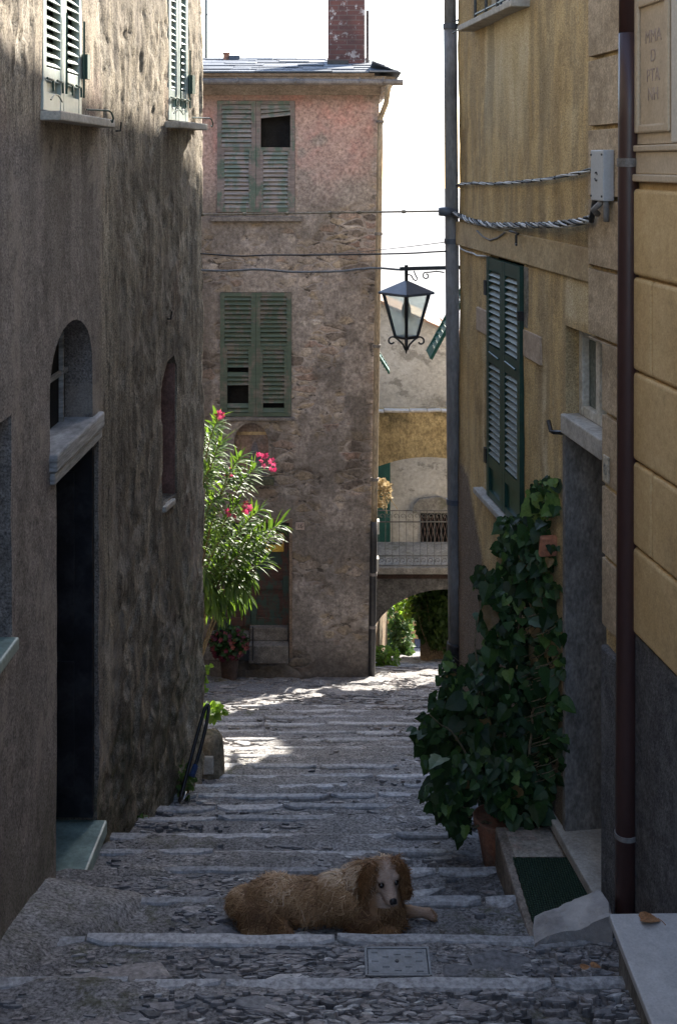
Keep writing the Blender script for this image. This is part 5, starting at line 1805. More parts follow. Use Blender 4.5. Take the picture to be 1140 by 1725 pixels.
wr = lambda x, y, d=0.03: WR.P(WR.s_of(x, 1), WR.h_of(x, y, 1), d)
bundle('cable_bundle', 'thin pale cable bundle tied with black along the ochre wall, the upper of two', [wr(773, 311, 0.02), wr(800, 308), wr(840, 309), wr(885, 306), wr(930, 301), wr(980, 292), wr(1008, 285, 0.04), wr(1022, 281, 0.05)], 3, 0.0045, 0.005, 5, 15, 0.008, [M['cable_light'], M['cable_dark'], M['cable_light']])
bundle('cable_bundle', 'thick twisted cable bundle sagging along the ochre wall, the lower of two', [wpt(758, 357, 8.19), wr(778, 362), wr(800, 371, 0.04), wr(840, 379, 0.05), wr(880, 379, 0.05), wr(905, 379, 0.05), wr(950, 378, 0.05), wr(990, 373, 0.05), wr(1012, 368, 0.06)], 6, 0.0055, 0.012, 6, 24, 0.005, [M['cable_light'], M['cable_dark'], M['cable_light'], M['cable_light'], M['cable_dark'], M['pole']])
mb = MB(); p = wpt(746, 356, 8.19)
mb.tube([p + Vector((-0.03, 0, 0)), p + Vector((0.02, 0, 0)), p + Vector((0.10, 0.0, -0.005))], [0.028, 0.034, 0.022], 10)
tag(mb.build('cable_clamp', M['iron_roof'], None, smooth=True), 'dark cable clamp on the grey drainpipe where the cables meet', 'clamp')
mb = MB()
pts = [wr(769, y, 0.012) for y in range(30, 400, 40)] + [wr(772, 405, 0.012), wr(780, 419, 0.015), wr(792, 424, 0.02), wr(800, 426, 0.02), (wr(808, 430, 0.02)), wr(822, 431, 0.015)]
pts = [p + Vector((0.004 * math.sin(i * 2.1), 0, 0)) for i, p in enumerate(pts)]
mb.tube(pts, 0.006, 6)
tag(mb.build('cord', M['cable_light'], None, smooth=True), 'thin pale cord clipped down the far corner of the ochre wall to the shutters', 'cord')
mb = MB()
mb.tube([wr(812, 388, 0.04), wr(820, 398, 0.03), wr(832, 404, 0.03), wr(845, 400, 0.03), wr(858, 391, 0.035)], 0.006, 6)
tag(mb.build('cord', M['pole'], None, smooth=True), 'slack loop of grey cord under the thick cable bundle', 'cord')
mb = MB()
mb.tube([wr(858, 389, 0.0), wr(880, 393, 0.03), wr(882, 396, 0.05), wr(882, 410, 0.05), wr(885, 412, 0.06)], 0.007, 6)
tag(mb.build('hook', M['iron'], None), 'iron hook in the ochre wall above the tall shutters', 'hook')
mb = MB()
mb.tube([wr(954, 729, -0.01), wr(945, 727, 0.05), wr(943, 725, 0.055), wr(940, 707, 0.06)], 0.011, 6)
tag(mb.build('hook', M['iron'], None), 'bent iron hook left of the doorway lintel', 'hook')
# junction box
jb = thing('junction_box', 'grey junction box with a small mark, tucked behind the brown drainpipe', 'junction box', wr(1030, 340))
jb0, jb1 = WR.s_of(1021, 1), WR.s_of(1043, 1)
mb = MB(); WR.slab(mb, jb0, jb1, (HY - 338) / FPX * 5.87, (HY - 252) / FPX * 5.87, 0.027, 0.085)
mb.build('body', M['box'], jb, bevel=0.005)
mb = MB()
for a in (jb0 + 0.012, jb1 - 0.015):
    for h in ((HY - 330) / FPX * 5.87, (HY - 260) / FPX * 5.87):
        p = WR.P(a, h, 0.085); nn_ = WR.fr(a)[1]
        mb.tube([p, p + nn_ * 0.004], 0.005, 8)
mb.build('screw', M['iron'], jb)
ur, nr_ = WR.fr(jb0)
c = WR.P((jb0 + jb1) / 2 - 0.005, (HY - 297) / FPX * 5.87, 0.0865)
mb = MB()
for a0, a1 in ((0.4, 2.4), (3.5, 5.5)):
    mb.tube([c + ur * (0.016 * math.cos(a)) + Vector((0, 0, 0.02 * math.sin(a))) for a in np.linspace(a0, a1, 8)], 0.0025, 5)
mb.build('emblem', M['ink'], jb)
cb = thing('cable_conduit', 'short dark conduits hanging below the grey junction box', 'conduit', wr(1020, 360))
for i, (x0, y0, x1, y1) in enumerate(((1021, 335, 1011, 372), (1034, 338, 1022, 360), (1040, 338, 1037, 372))):
    mb = MB(); a = wr(x0, y0, 0.06); b = wr(x1, y1, 0.05)
    mid = (a + b) / 2 + (Vector((-0.03, 0, -0.01)) if i == 1 else Vector((0, 0, 0)))
    mb.tube([a, a.lerp(mid, .5), mid, mid.lerp(b, 0.5), b], 0.014, 8); mb.build('tube', M['pole'] if i else M['iron'], cb, smooth=True)
# antenna mast on the far roof
mb = MB(); mb.tube([(-2.17, 19.5, 1.5), (-2.17, 19.5, 3.4)], 0.02, 8)
for h in (2.45, 2.75, 3.1):
    mb.tube([(-2.35, 19.5, h), (-1.99, 19.5, h)], 0.008, 5)
tag(mb.build('antenna', M['iron'], None), 'thin aerial mast on the slate roof of the rubble house', 'antenna')

# ------------------------------------------------------------------ signs on the rubble house
sB = lambda x: WB.s_of(x, 0)
mb = MB(); WB.slab(mb, sB(498), sB(513), hB(890), hB(878), 0.04, 0.055)
hn = mb.build('number_plate', simple('stained_ceramic', (0.36, 0.28, 0.24), (0.43, 0.34, 0.29), 9, 0.5, 0.1), None, bevel=0.004)
tag(hn, 'small oval house number plate reading 16 beside the far door', 'number plate')
lettering('numeral', '16', 0.085, WB.P(sB(505.5), hB(887), 0.056), (1, 0, 0), (0, -1, 0), M['ink'], hn)
sg = thing('sign', 'small yellow bordered sign with a black swirl on the far green door', 'sign', WB.P(sB(463), hB(935), -0.16))
mb = MB(); WB.slab(mb, sB(446), sB(477), hB(935), hB(904), -0.163, -0.155)
bd_ = mb.build('board', simple('yellow_sign_paint', (0.52, 0.33, 0.05), (0.6, 0.40, 0.08), 5, 0.6, 0.1), sg)
mb = MB(); WB.slab(mb, sB(447.5), sB(475.5), hB(922), hB(905), -0.154, -0.151)
mb.build('face', M['white_tile'], sg)
mb = MB(); c = WB.P(sB(465), hB(914), -0.149)
for r_, a0, a1 in ((0.055, -0.6, 2.6), (0.03, 0, 5.0), (0.085, -0.3, 1.2)):
    mb.tube([c + Vector((r_ * math.cos(a), 0, r_ * 0.75 * math.sin(a))) for a in np.linspace(a0, a1, 12)], 0.006, 5)
mb.obox(c + Vector((-0.12, 0, -0.068)), (0.2, 0, 0), (0, 0.004, 0), (0, 0, 0.02))
mb.build('emblem', M['ink'], sg)
lettering('lettering', 'ALT', 0.06, WB.P(sB(461.5), hB(932), -0.154), (1, 0, 0), (0, -1, 0), M['ink'], sg) if False else None
mb = MB(); mb.tube([px(426, 1112, 16.6), px(426, 1055, 16.6)], 0.012, 8)
tag(mb.build('iron_rod', M['iron'], None), 'thin black iron rod standing beside the far flower pot', 'rod')

# ------------------------------------------------------------------ plants
def leaf_long(mb, base, d, up, L, w, droop, tint, seg=4):
    """lance leaf that bends down along its length"""
    d = d.normalized(); side = d.cross(up)
    side = side.normalized() if side.length > 1e-5 else d.orthogonal().normalized()
    vs = []; fs = []
    p = Vector(base)
    for i in range(seg + 1):
        t = i / seg
        ww = w * (math.sin(math.pi * min(1, t * 0.94 + 0.06)) ** 0.75) * 0.5
        nrm = side.cross(d)
        vs += [p - side * ww + nrm * ww * 0.25, p.copy(), p + side * ww + nrm * ww * 0.25]
        d = (d + Vector((0, 0, -droop / seg))).normalized()
        p = p + d * (L / seg)
    for i in range(seg):
        a = i * 3
        fs += [(a, a + 1, a + 4, a + 3), (a + 1, a + 2, a + 5, a + 4)]
    mb.add(vs, fs, tint)


IVY = [(0.0, 0.0), (0.18, -0.10), (0.44, -0.02), (0.52, 0.20), (0.40, 0.36), (0.36, 0.56), (0.18, 0.74), (0.0, 1.0)]
HEART = [(0.0, 0.0), (0.2, -0.10), (0.40, 0.02), (0.46, 0.26), (0.36, 0.55), (0.18, 0.82), (0.0, 1.0)]


def leaf_flat(mb, base, d, n, L, shape, tint, fold=0.22, curl=0.15):
    d = d.normalized(); n = (n - d * n.dot(d))
    n = n.normalized() if n.length > 1e-5 else d.orthogonal().normalized()
    s_ = d.cross(n)
    k = len(shape)
    vs = []
    for a, b in shape:
        vs.append(base + d * (b * L) + s_ * (a * L) + n * (abs(a) * fold * L - curl * L * b * b))
    for a, b in shape[1:-1]:
        vs.append(base + d * (b * L) - s_ * (a * L) + n * (abs(a) * fold * L - curl * L * b * b))
    m = Vector(base) + d * (0.45 * L) - n * (curl * L * 0.2)
    vs.append(m)
    mi = len(vs) - 1
    r = list(range(k)); l = [0] + list(range(k, 2 * k - 2)) + [k - 1]
    fs = [(r[i], r[i + 1], mi) for i in range(k - 1)] + [(l[i + 1], l[i], mi) for i in range(k - 1)]
    mb.add(vs, fs, tint)


def rv(r, s=1.0):
    return Vector((r.gauss(0, s), r.gauss(0, s), r.gauss(0, s)))


def flower(mb, c, n, r, rr, tint):
    """five petals"""
    n = n.normalized(); a = n.orthogonal().normalized(); b = n.cross(a)
    ph = rr.uniform(0, 6)
    for k in range(5):
        t = ph + k * 2 * math.pi / 5
        d = (a * math.cos(t) + b * math.sin(t) + n * 0.35).normalized(); s_ = n.cross(d).normalized()
        mb.add([c, c + d * r * 0.55 + s_ * r * 0.33, c + d * r + s_ * r * 0.12, c + d * r - s_ * r * 0.22, c + d * r * 0.5 - s_ * r * 0.33], [(0, 1, 2, 3, 4)], tint)


# oleander at the corner
ol = thing('oleander', 'sunlit oleander with long leaves and pink flowers, leaning out past the left corner', 'shrub', (-1.35, 10.3, gh(-1.35, 10.3)))
rr = random.Random(21)
lv, st, fl_ = MB(), MB(), MB()
base = Vector((-1.38, 10.3, gh(-1.38, 10.3)))
tips = []
named = [(366, 708, 10.0), (372, 745, 10.1), (405, 770, 10.1), (352, 790, 9.9), (392, 800, 10.3), (428, 790, 10.2), (360, 840, 10.0), (400, 850, 10.1), (470, 884, 10.2), (455, 905, 10.3), (430, 900, 10.1), (380, 900, 9.9), (410, 930, 10.0), (445, 945, 10.25), (365, 950, 10.0), (395, 975, 10.1), (425, 975, 10.2), (360, 1000, 10.0), (385, 1015, 10.1), (405, 1010, 10.3), (372, 1030, 10.05), (350, 1015, 10.2), (437, 860, 10.2), (355, 900, 10.3), (415, 885, 10.4), (345, 870, 10.3), (350, 735, 10.3), (384, 945, 10.35), (420, 1000, 10.05), (350, 975, 9.9)]
for (x, y, Z) in named:
    tips.append(px(x, y, Z))
for _ in range(26):
    tips.append(Vector((rr.uniform(-2.1, -1.1), rr.uniform(9.9, 10.9), rr.uniform(-3.9, -2.4))))
for i, tip in enumerate(tips):
    out = tip - base
    hz = tip.z
    low = hz < -3.45
    ctrl = base + Vector((out.x * 0.35, out.y * 0.35, max(out.z * 0.85, 1.1 if low else 0)))
    if low:
        ctrl.z = max(ctrl.z, tip.z + 0.45)
    pts = []
    for k in range(13):
        t = k / 12
        pts.append(base * (1 - t) ** 2 + ctrl * 2 * t * (1 - t) + tip * t * t)
    st.tube(pts, [0.013 * (1 - 0.75 * k / 12) for k in range(13)], 5)
    L = sum((pts[k + 1] - pts[k]).length for k in range(12))
    n_wh = max(7, int(0.55 / 0.042))
    for w in range(n_wh):
        f = 1 - w * 0.042 / L
        if f < 0.3:
            break
        q = f * 12; k = min(11, int(q)); p = pts[k].lerp(pts[k + 1], q - k); ax = (pts[k + 1] - pts[k]).normalized()
        a = ax.orthogonal().normalized(); b = ax.cross(a)
        ph = w * 1.05 + rr.uniform(0, 0.4)
        for j in range(3):
            th = ph + j * 2.094
            spread = 0.55 + 0.5 * min(1, w / 6) + rr.uniform(-.15, .2)
            d = ax * math.cos(spread) + (a * math.cos(th) + b * math.sin(th)) * math.sin(spread)
            if low:
                d += Vector((0, 0, -0.55))
            leaf_long(lv, p, d, Vector((0, 0, 1)) + rv(rr, 0.2), rr.uniform(0.12, 0.185), rr.uniform(0.020, 0.030), rr.uniform(0.25, 0.9) if not low else rr.uniform(0.6, 1.3), rr.random())
st.build('stem', M['stem'], ol, smooth=True)
lv.build('foliage', M['oleander'], ol)
for (x, y, Z, n) in ((372, 702, 10.0, 7), (442, 769, 10.15, 6), (457, 784, 10.15, 8), (390, 795, 10.2, 4), (415, 857, 10.1, 7), (395, 864, 10.1, 3)):
    c = px(x, y, Z)
    for k in range(n):
        q = c + Vector((rr.gauss(0, 0.028), rr.gauss(0, 0.03), rr.gauss(0, 0.026)))
        flower(fl_, q, Vector((rr.gauss(0, .6), -0.8, rr.gauss(0.5, .5))), rr.uniform(0.020, 0.030), rr, rr.random())
fl_.build('flowers', M['pink_flower'], ol)

# potted ivy in front of the ochre house
iv = thing('potted_ivy', 'tall dark large leaved ivy in a terracotta pot, climbing the ochre wall beside the doorway', 'potted plant', (0.86, 6.33, gh(0.86, 6.33)))
sil = [(905, 806), (938, 800), (935, 850), (920, 890), (945, 930), (940, 1000), (948, 1100), (946, 1250), (945, 1330), (925, 1380), (905, 1402), (880, 1395), (850, 1370), (800, 1360), (778, 1405), (765, 1400), (740, 1375), (715, 1340), (722, 1300), (715, 1260), (690, 1240), (700, 1210), (728, 1190), (718, 1160), (725, 1130), (745, 1105), (770, 1098), (800, 1085), (805, 1040), (795, 970), (800, 950), (830, 960), (842, 900), (845, 870), (875, 870), (890, 850)]
silx = np.array([p[0] for p in sil]); sily = np.array([p[1] for p in sil])
lv, st = MB(), MB()
rr = random.Random(33)
cnt = 0
pot_c = Vector((0.86, 6.33, gh(0.86, 6.33)))
while cnt < 2300:
    x = rr.uniform(685, 950); y = rr.uniform(798, 1408) if rr.random() < 0.7 else (rr.uniform(1180, 1400) if rr.random() < 0.7 else rr.uniform(800, 960))
    if not in_poly(np.array([x]), np.array([y]), sil)[0]:
        continue
    dist = dist_poly(np.array([x]), np.array([y]), sil)[0]
    Zw = 1.944 / ((x - CX) / FPX + 0.135)                 # depth at which this line of sight meets the wall
    Zc = min(Zw - 0.05, 6.62)
    depth = 0.10 + 0.42 * min(1, dist / 70)
    Z = Zc - rr.uniform(-0.25, 1) * depth * 0.55
    Z = min(Z, Zw - 0.03)
    if y > 1270 and rr.random() < 0.5:
        Z = rr.uniform(6.08, 6.25)
    p = px(x, y, Z)
    if p.z < gh(p.x, p.y) + 0.04:
        continue
    core = px(840 if y > 1000 else 900, min(y + 40, 1380), Zc + 0.15)
    out = (p - core)
    out.z *= 0.4
    n = (out.normalized() * 0.7 + Vector((-0.35, -0.75, 0.55)) + rv(rr, 0.33)).normalized()
    d = (Vector((0, 0, -1)) * rr.uniform(0.4, 1.0) + out.normalized() * 0.6 + rv(rr, 0.35)).normalized()
    L = min(0.125, max(0.03, rr.lognormvariate(math.log(0.053), 0.38))) * (0.85 if dist < 12 else 1.0)
    tint = min(0.9, abs(rr.gauss(0.36, 0.27)))
    if rr.random() < 0.012:
        tint = 1.0
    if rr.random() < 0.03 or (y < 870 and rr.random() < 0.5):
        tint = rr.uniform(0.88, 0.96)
    if dist < 16 and y > 900 and float(vnoise(x / 26, y / 26, 8)) > 0.6:
        continue
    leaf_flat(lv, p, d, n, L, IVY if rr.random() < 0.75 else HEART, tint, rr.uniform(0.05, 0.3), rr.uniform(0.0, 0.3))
    if rr.random() < 0.25:
        q = p + (core - p) * 0.35 + Vector((0, 0.05, -0.03))
        st.tube([p, (p + q) / 2 + Vector((0, 0, -0.01)), q], 0.0022, 4, caps=False)
    cnt += 1
for (xs) in ([(850, 1385, 6.39), (848, 1250, 6.43), (862, 1120, 6.48), (880, 1000, 6.48), (905, 880, 6.34), (935, 800, 6.21)], [(840, 1385, 6.39), (800, 1300, 6.34), (760, 1230, 6.29), (715, 1200, 6.21)], [(860, 1385, 6.34), (890, 1280, 6.25), (905, 1150, 6.29), (915, 1020, 6.21), (890, 930, 6.25)], [(855, 1385, 6.34), (820, 1200, 6.43), (800, 1090, 6.52), (810, 990, 6.61)], [(835, 1385, 6.34), (800, 1390, 6.25), (772, 1395, 6.21)]):
    P = [px(*q) for q in xs]
    pts = []
    for a, b in zip(P[:-1], P[1:]):
        for k in range(5):
            pts.append(a.lerp(b, k / 5) + rv(rr, 0.006))
    st.tube(pts, [0.010 * (1 - 0.8 * i / len(pts)) for i in range(len(pts))], 6)
st.build('stem', M['stem'], iv, smooth=True)
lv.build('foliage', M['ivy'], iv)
mb = MB()
mb.lathe([(0.085, 0.0), (0.09, 0.02), (0.125, 0.22), (0.140, 0.225), (0.145, 0.26), (0.132, 0.265), (0.12, 0.24), (0.02, 0.235)], pot_c, 26)
mb.build('pot', M['terracotta'], iv, smooth=False)

# begonia pot before the far door
bg = thing('flower_pot', 'round pot of red and violet flowers before the far green door', 'potted plant', px(386, 1112, 16.6))
c = px(386, 1084, 16.55)
lv, fl_ = MB(), MB()
rr = random.Random(9)
for k in range(420):
    d = rv(rr, 1).normalized(); d.z = d.z * 0.8 + 0.1
    p = c + Vector((d.x * 0.24, d.y * 0.22, d.z * 0.23)) * rr.uniform(0.65, 1.05)
    leaf_flat(lv, p, (d + rv(rr, .4)).normalized(), (d + Vector((0, -.3, .5))).normalized(), rr.uniform(0.05, 0.08), HEART, rr.uniform(0, 0.5))
for k in range(70):
    d = rv(rr, 1).normalized(); d.y = -abs(d.y)
    p = c + Vector((d.x * 0.26, d.y * 0.24, d.z * 0.2)) * rr.uniform(0.95, 1.1)
    flower(fl_, p, d + Vector((0, -.4, .3)), rr.uniform(0.025, 0.04), rr, rr.random())
lv.build('foliage', M['ivy'], bg); fl_.build('flowers', M['red_flower'], bg)
mb = MB(); zg = gh(c.x, 16.6)
mb.lathe([(0.10, 0), (0.15, c.z - zg - 0.08), (0.17, c.z - zg - 0.07), (0.17, c.z - zg - 0.03), (0.05, c.z - zg - 0.05)], (c.x, 16.6, zg), 20)
mb.build('pot', simple('dark_glazed_pot', (0.05, 0.032, 0.026), (0.09, 0.06, 0.05), 6, 0.6, 0.2), bg)


def bush(name, label, cat, c, r, n, L, mat, seed, shape=HEART, group=None, stems=0):
    rr = random.Random(seed)
    root = thing(name, label, cat, (c[0], c[1], c[2] - r[2]), group)
    lv = MB()
    for k in range(n):
        d = rv(rr, 1).normalized(); f = rr.random() ** 0.4
        lump = 0.75 + 0.5 * float(vnoise(d.x * 2.2 + seed, d.z * 2.2 + d.y, seed))
        p = Vector(c) + Vector((d.x * r[0], d.y * r[1], d.z * r[2])) * f * lump
        leaf_flat(lv, p, (d + rv(rr, .5) + Vector((0, 0, -.3))).normalized(), (d + rv(rr, .4) + Vector((0, 0, .5))).normalized(), L * rr.uniform(0.6, 1.3), shape, rr.random() ** 1.3)
    lv.build('foliage', mat, root)
    st = MB()
    for k in range(max(stems, 4)):
        a = Vector((c[0] + rr.gauss(0, r[0] * .2), c[1] + rr.gauss(0, r[1] * .2), c[2] - r[2]))
        b = Vector(c) + Vector((rr.gauss(0, r[0] * .5), rr.gauss(0, r[1] * .5), rr.uniform(0, r[2] * .8)))
        st.tube([a, a.lerp(b, .5) + rv(rr, .02), b], [0.014 * max(1, L * 8) * .6, 0.009, 0.003], 5)
    st.build('stem', M['stem'], root, smooth=True)
    return root


bush('weed', 'bright lime green weed on top of the low stone post at the left corner', 'weed', px(357, 1199, 8.95), (0.085, 0.07, 0.05), 60, 0.055, M['weed'], 41)
mb = MB(); mbl = MB(); rr = random.Random(77)
wr_ = thing('weed', 'thin lime green sprig growing out of the left wall corner', 'weed', px(341, 1165, 8.68))
pts = [px(x, y, 8.66) for x, y in ((341, 1166), (345, 1163), (343, 1152), (345, 1142), (348, 1130), (350, 1122))]
mb.tube(pts, 0.004, 5); mb.build('stem', M['green_stem'], wr_)
for p in pts[1:]:
    for k in range(5):
        leaf_flat(mbl, p + rv(rr, .01), rv(rr, 1), Vector((0, -1, .4)), 0.035, HEART, rr.random())
mbl.build('foliage', M['weed'], wr_)
bush('weed', 'small dark weed at the foot of the left wall near the black tube', 'weed', (-1.03, 8.02, gh(-1.0, 8.02) + 0.10), (0.05, 0.10, 0.13), 90, 0.035, M['vine'], 42)
bush('weed', 'little green tuft growing where the left wall meets the steps', 'weed', (-1.23, 7.35, gh(-1.2, 7.35) + 0.05), (0.05, 0.08, 0.06), 40, 0.035, M['vine'], 43)
bush('climbing_shrub', 'dark green climbing shrub in the sun just beyond the low arch', 'shrub', (1.44, 28.6, -11.6), (0.34, 0.4, 1.45), 1500, 0.11, M['vine'], 44)
bush('climbing_vine', 'green vine hanging over the wall under the right side of the arch', 'vine', (1.98, 24.0, -8.95), (0.50, 0.22, 0.95), 1700, 0.10, M['vine'], 45)
bush('climbing_vine', 'bright yellow green spray of vine in the middle of the low arch', 'vine', (1.75, 27.2, -10.0), (0.40, 0.3, 0.42), 420, 0.10, M['weed'], 46)
bush('weed', 'sunlit pale green weeds at the foot of the passage wall', 'weed', (0.86, 21.3, gh(0.86, 21.3) + 0.16), (0.22, 0.3, 0.20), 420, 0.06, M['weed'], 47)
rt = thing('dry_plant', 'dry straw coloured plant hanging from the side of the rubble house', 'plant', (0.72, 20.0, -5.6))
mb = MB(); rr = random.Random(50)
c = Vector((0.72, 20.0, -5.55))
for k in range(230):
    d = rv(rr, 1); d.z *= 1.3; d = d.normalized()
    p = c + Vector((d.x * .17, d.y * .15, d.z * .24)) * rr.uniform(.5, 1)
    leaf_flat(mb, p, (d + rv(rr, .5)).normalized(), rv(rr, 1), rr.uniform(0.04, 0.08), HEART, rr.random())
mb.build('foliage', M['dry'], rt)
mb = MB()
for k in range(14):
    d = rv(rr, .1); mb.tube([c + Vector((-.14, 0, 0)), c + d, c + d * 2 + Vector((0, 0, -.25 * rr.random()))], 0.006, 4)
mb.build('stem', M['dry'], rt)

# ------------------------------------------------------------------ small things in front
# low stone post at the corner
ps = thing('stone_post', 'low weathered stone post against the left corner, a white patch on its side', 'post', (-0.93, 8.78, gh(-0.93, 8.78)))
mb = MB(); c = Vector((-0.955, 8.82, gh(-0.95, 8.82)))
vs, fs = [], []
lev = [(0.115, -0.05), (0.11, 0.1), (0.105, 0.25), (0.095, 0.34), (0.07, 0.385), (0.03, 0.40)]
nn = 14
for (r, z) in lev:
    for k in range(nn):
        a = 2 * math.pi * k / nn
        q = 1 / max(abs(math.cos(a)), abs(math.sin(a))) ** 0.6
        e = 1 + 0.12 * (float(vnoise(k * 0.7, z * 9, 3)) - .5)
        vs.append(c + Vector((math.cos(a) * r * q * e, math.sin(a) * r * q * e, z)))
for i in range(len(lev) - 1):
    for k in range(nn):
        fs.append((i * nn + k, i * nn + (k + 1) % nn, (i + 1) * nn + (k + 1) % nn, (i + 1) * nn + k))
fs.append(tuple(range((len(lev) - 1) * nn, len(lev) * nn)))
mb.add(vs, fs); mb.build('post', simple('mossy_post_stone', (0.13, 0.105, 0.07), (0.24, 0.20, 0.145), 9, 0.95, 0.8, 40, bd=0.015, c3=(0.08, 0.075, 0.04)), ps, smooth=True)
mb = MB(); mb.obox(c + Vector((-0.035, -0.128, 0.14)), (0.075, 0.01, 0), (0, 0.03, 0), (0.0, 0.005, 0.13)); mb.build('patch', M['sill_stone'], ps, bevel=0.008)
# black bent tube leaning on the wall
tb = thing('bent_tube', 'black bent metal tube with a blue end leaning against the left wall', 'tube', px(305, 1352, 7.75))
def tp_(x, y, Z):
    return px(x, y, Z)
pts = [tp_(303, 1350, 7.75), tp_(306, 1338, 7.76), tp_(316, 1300, 7.85), tp_(330, 1245, 8.0), tp_(343, 1200, 8.12), tp_(347, 1189, 8.15), tp_(351, 1186, 8.17), tp_(352, 1194, 8.16), tp_(347, 1225, 8.08), tp_(337, 1265, 7.98), tp_(329, 1290, 7.92)]
P = []
for i in range(len(pts) - 1):
    for k in range(4):
        P.append(pts[i].lerp(pts[i + 1], k / 4))
P.append(pts[-1])
for _ in range(2):
    P = [P[0]] + [(P[i - 1] + P[i] * 2 + P[i + 1]) / 4 for i in range(1, len(P) - 1)] + [P[-1]]
mb = MB(); mb.tube(P, 0.013, 10); mb.build('tube', simple('glossy_black_tube', (0.006, 0.006, 0.008), (0.012, 0.012, 0.014), 5, 0.22, 0.05, spec=0.6), tb, smooth=True)
mb = MB(); mb.tube([tp_(330, 1288, 7.925), tp_(323, 1308, 7.88)], [0.018, 0.023], 12); mb.build('grip', M['blue_grip'], tb)
mb = MB(); mb.tube([tp_(303, 1352, 7.74), tp_(306, 1351, 7.72), tp_(312, 1341, 7.72), tp_(313, 1334, 7.75), tp_(309, 1338, 7.76)], 0.008, 8); mb.build('clip', M['chrome'], tb, smooth=True)

# concrete doorstep with inset stone and green mat
stp = thing('doorstep', 'low concrete block step in front of the right doorway, pale stone set in its top', 'step', (0.98, 5.8, gh(1.0, 5.8)))
ztop = -3.415
mb = MB()
mb.prism([(0.842, 5.24), (1.20, 5.24), (1.115, 6.12), (0.805, 6.12)], (0, 0, -4.0), (1, 0, 0), (0, 1, 0), (0, 0, 1), 4.0 + ztop)
mb.build('step', simple('warm_concrete', (0.19, 0.155, 0.125), (0.29, 0.245, 0.205), 6, 0.9, 0.5, 80, bd=0.006, c3=(0.15, 0.12, 0.09)), stp, fix=True, bevel=0.012)
mb = MB(); mb.prism([(0.868, 5.84), (1.105, 5.84), (1.08, 6.07), (0.852, 6.07)], (0, 0, ztop + 0.001), (1, 0, 0), (0, 1, 0), (0, 0, 1), 0.006)
mb.build('inset_stone', simple('beige_stone', (0.27, 0.235, 0.195), (0.37, 0.33, 0.28), 6, 0.85, 0.3, 60, c3=(0.30, 0.18, 0.14)), stp, fix=True, bevel=0.004)
t = NT('green_ribbed_mat')
wv = t.wave(26, t.map((1, 1, 1)), 0.2, 'X'); wv2 = t.wave(26, t.map((1, 1, 1)), 0.2, 'Y')
mm = t.math('MULTIPLY', wv, wv2)
c_ = t.ramp(mm, (0.0, (0.010, 0.022, 0.013)), (0.5, (0.035, 0.075, 0.045)), (1.0, (0.07, 0.14, 0.08)))
M['mat_green'] = t.done(c_, 0.9, t.bump(mm, 1.0, 0.01))
mb = MB()
nx_, ny_ = 26, 40
vs, fs = [], []
for j in range(ny_ + 1):
    for i in range(nx_ + 1):
        a, b = i / nx_, j / ny_
        xl = 0.872 + (-0.02) * b; xr_ = 1.185 + (-0.05) * b
        x = xl + (xr_ - xl) * a; y = 5.25 + b * 0.57
        vs.append((x, y, ztop + 0.012 + 0.004 * math.sin(a * 40) * math.sin(b * 60) + 0.004 * float(vnoise(a * 4, b * 5, 2))))
for j in range(ny_):
    for i in range(nx_):
        q = j * (nx_ + 1) + i
        fs.append((q, q + 1, q + nx_ + 2, q + nx_ + 1))
dm = MB(); dm.add(vs, fs)
tag(dm.build('doormat', M['mat_green'], None, smooth=True), 'dark green ribbed rubber doormat on the concrete doorstep', 'doormat')
dmo = bpy.data.objects['doormat']; sol = dmo.modifiers.new('solid', 'SOLIDIFY'); sol.thickness = 0.010; sol.offset = -1

# rough white stone
def rock(name, pts_top, base_z, mat, label, cat):
    pass
bm = bmesh.new()
outl = [(888, 1588, 0), (898, 1572, .030), (915, 1558, .055), (940, 1549, .070), (965, 1543, .082), (990, 1535, .098), (1015, 1522, .122), (1028, 1516, .132), (1033, 1530, .12), (1030, 1562, .06), (1034, 1588, 0)]
vsf = []
for Zr, top_, lean_ in ((4.955, 0.86, 0.0), (5.03, 1.0, 0.01), (5.15, 0.82, 0.02)):
    for (x, y, h) in outl:
        X = (x - CX) / FPX * 4.99
        e = 0.02 * (float(vnoise(x * .05, Zr * 9, 4)) - .5)
        sx_ = 0.035 if (Zr > 5.1 and x < 950) else 0.0
        vsf.append((X + e + sx_, Zr + 0.12 * (X - 0.9) + e, -3.285 + h * top_ * 1.12 - (0.12 if h == 0 else 0) + e * .4))
bv = [bm.verts.new(v) for v in vsf]
m_ = len(outl)
for r in range(2):
    for i in range(m_):
        bm.faces.new((bv[r * m_ + i], bv[r * m_ + (i + 1) % m_], bv[(r + 1) * m_ + (i + 1) % m_], bv[(r + 1) * m_ + i]))
bm.faces.new([bv[i] for i in range(m_)]); bm.faces.new([bv[2 * m_ + i] for i in reversed(range(m_))])
bmesh.ops.recalc_face_normals(bm, faces=bm.faces)
bmesh.ops.triangulate(bm, faces=bm.faces)
bmesh.ops.subdivide_edges(bm, edges=bm.edges, cuts=2, use_grid_fill=True)
for v in bm.verts:
    v.co += Vector((float(vnoise(v.co.x * 30, v.co.z * 30, 1)) - .5, float(vnoise(v.co.x * 30 + 5, v.co.z * 30, 2)) - .5, float(vnoise(v.co.y * 30, v.co.x * 30, 3)) - .5)) * 0.012
me = bpy.data.meshes.new('rock'); bm.to_mesh(me); bm.free()
t = NT('chalky_stone')
f = t.noise(6, 6, 0.65)
zz = t.sep()[2]
c_ = t.ramp(f, (0.32, (0.24, 0.225, 0.215)), (0.5, (0.40, 0.375, 0.355)), (0.68, (0.52, 0.49, 0.46)))
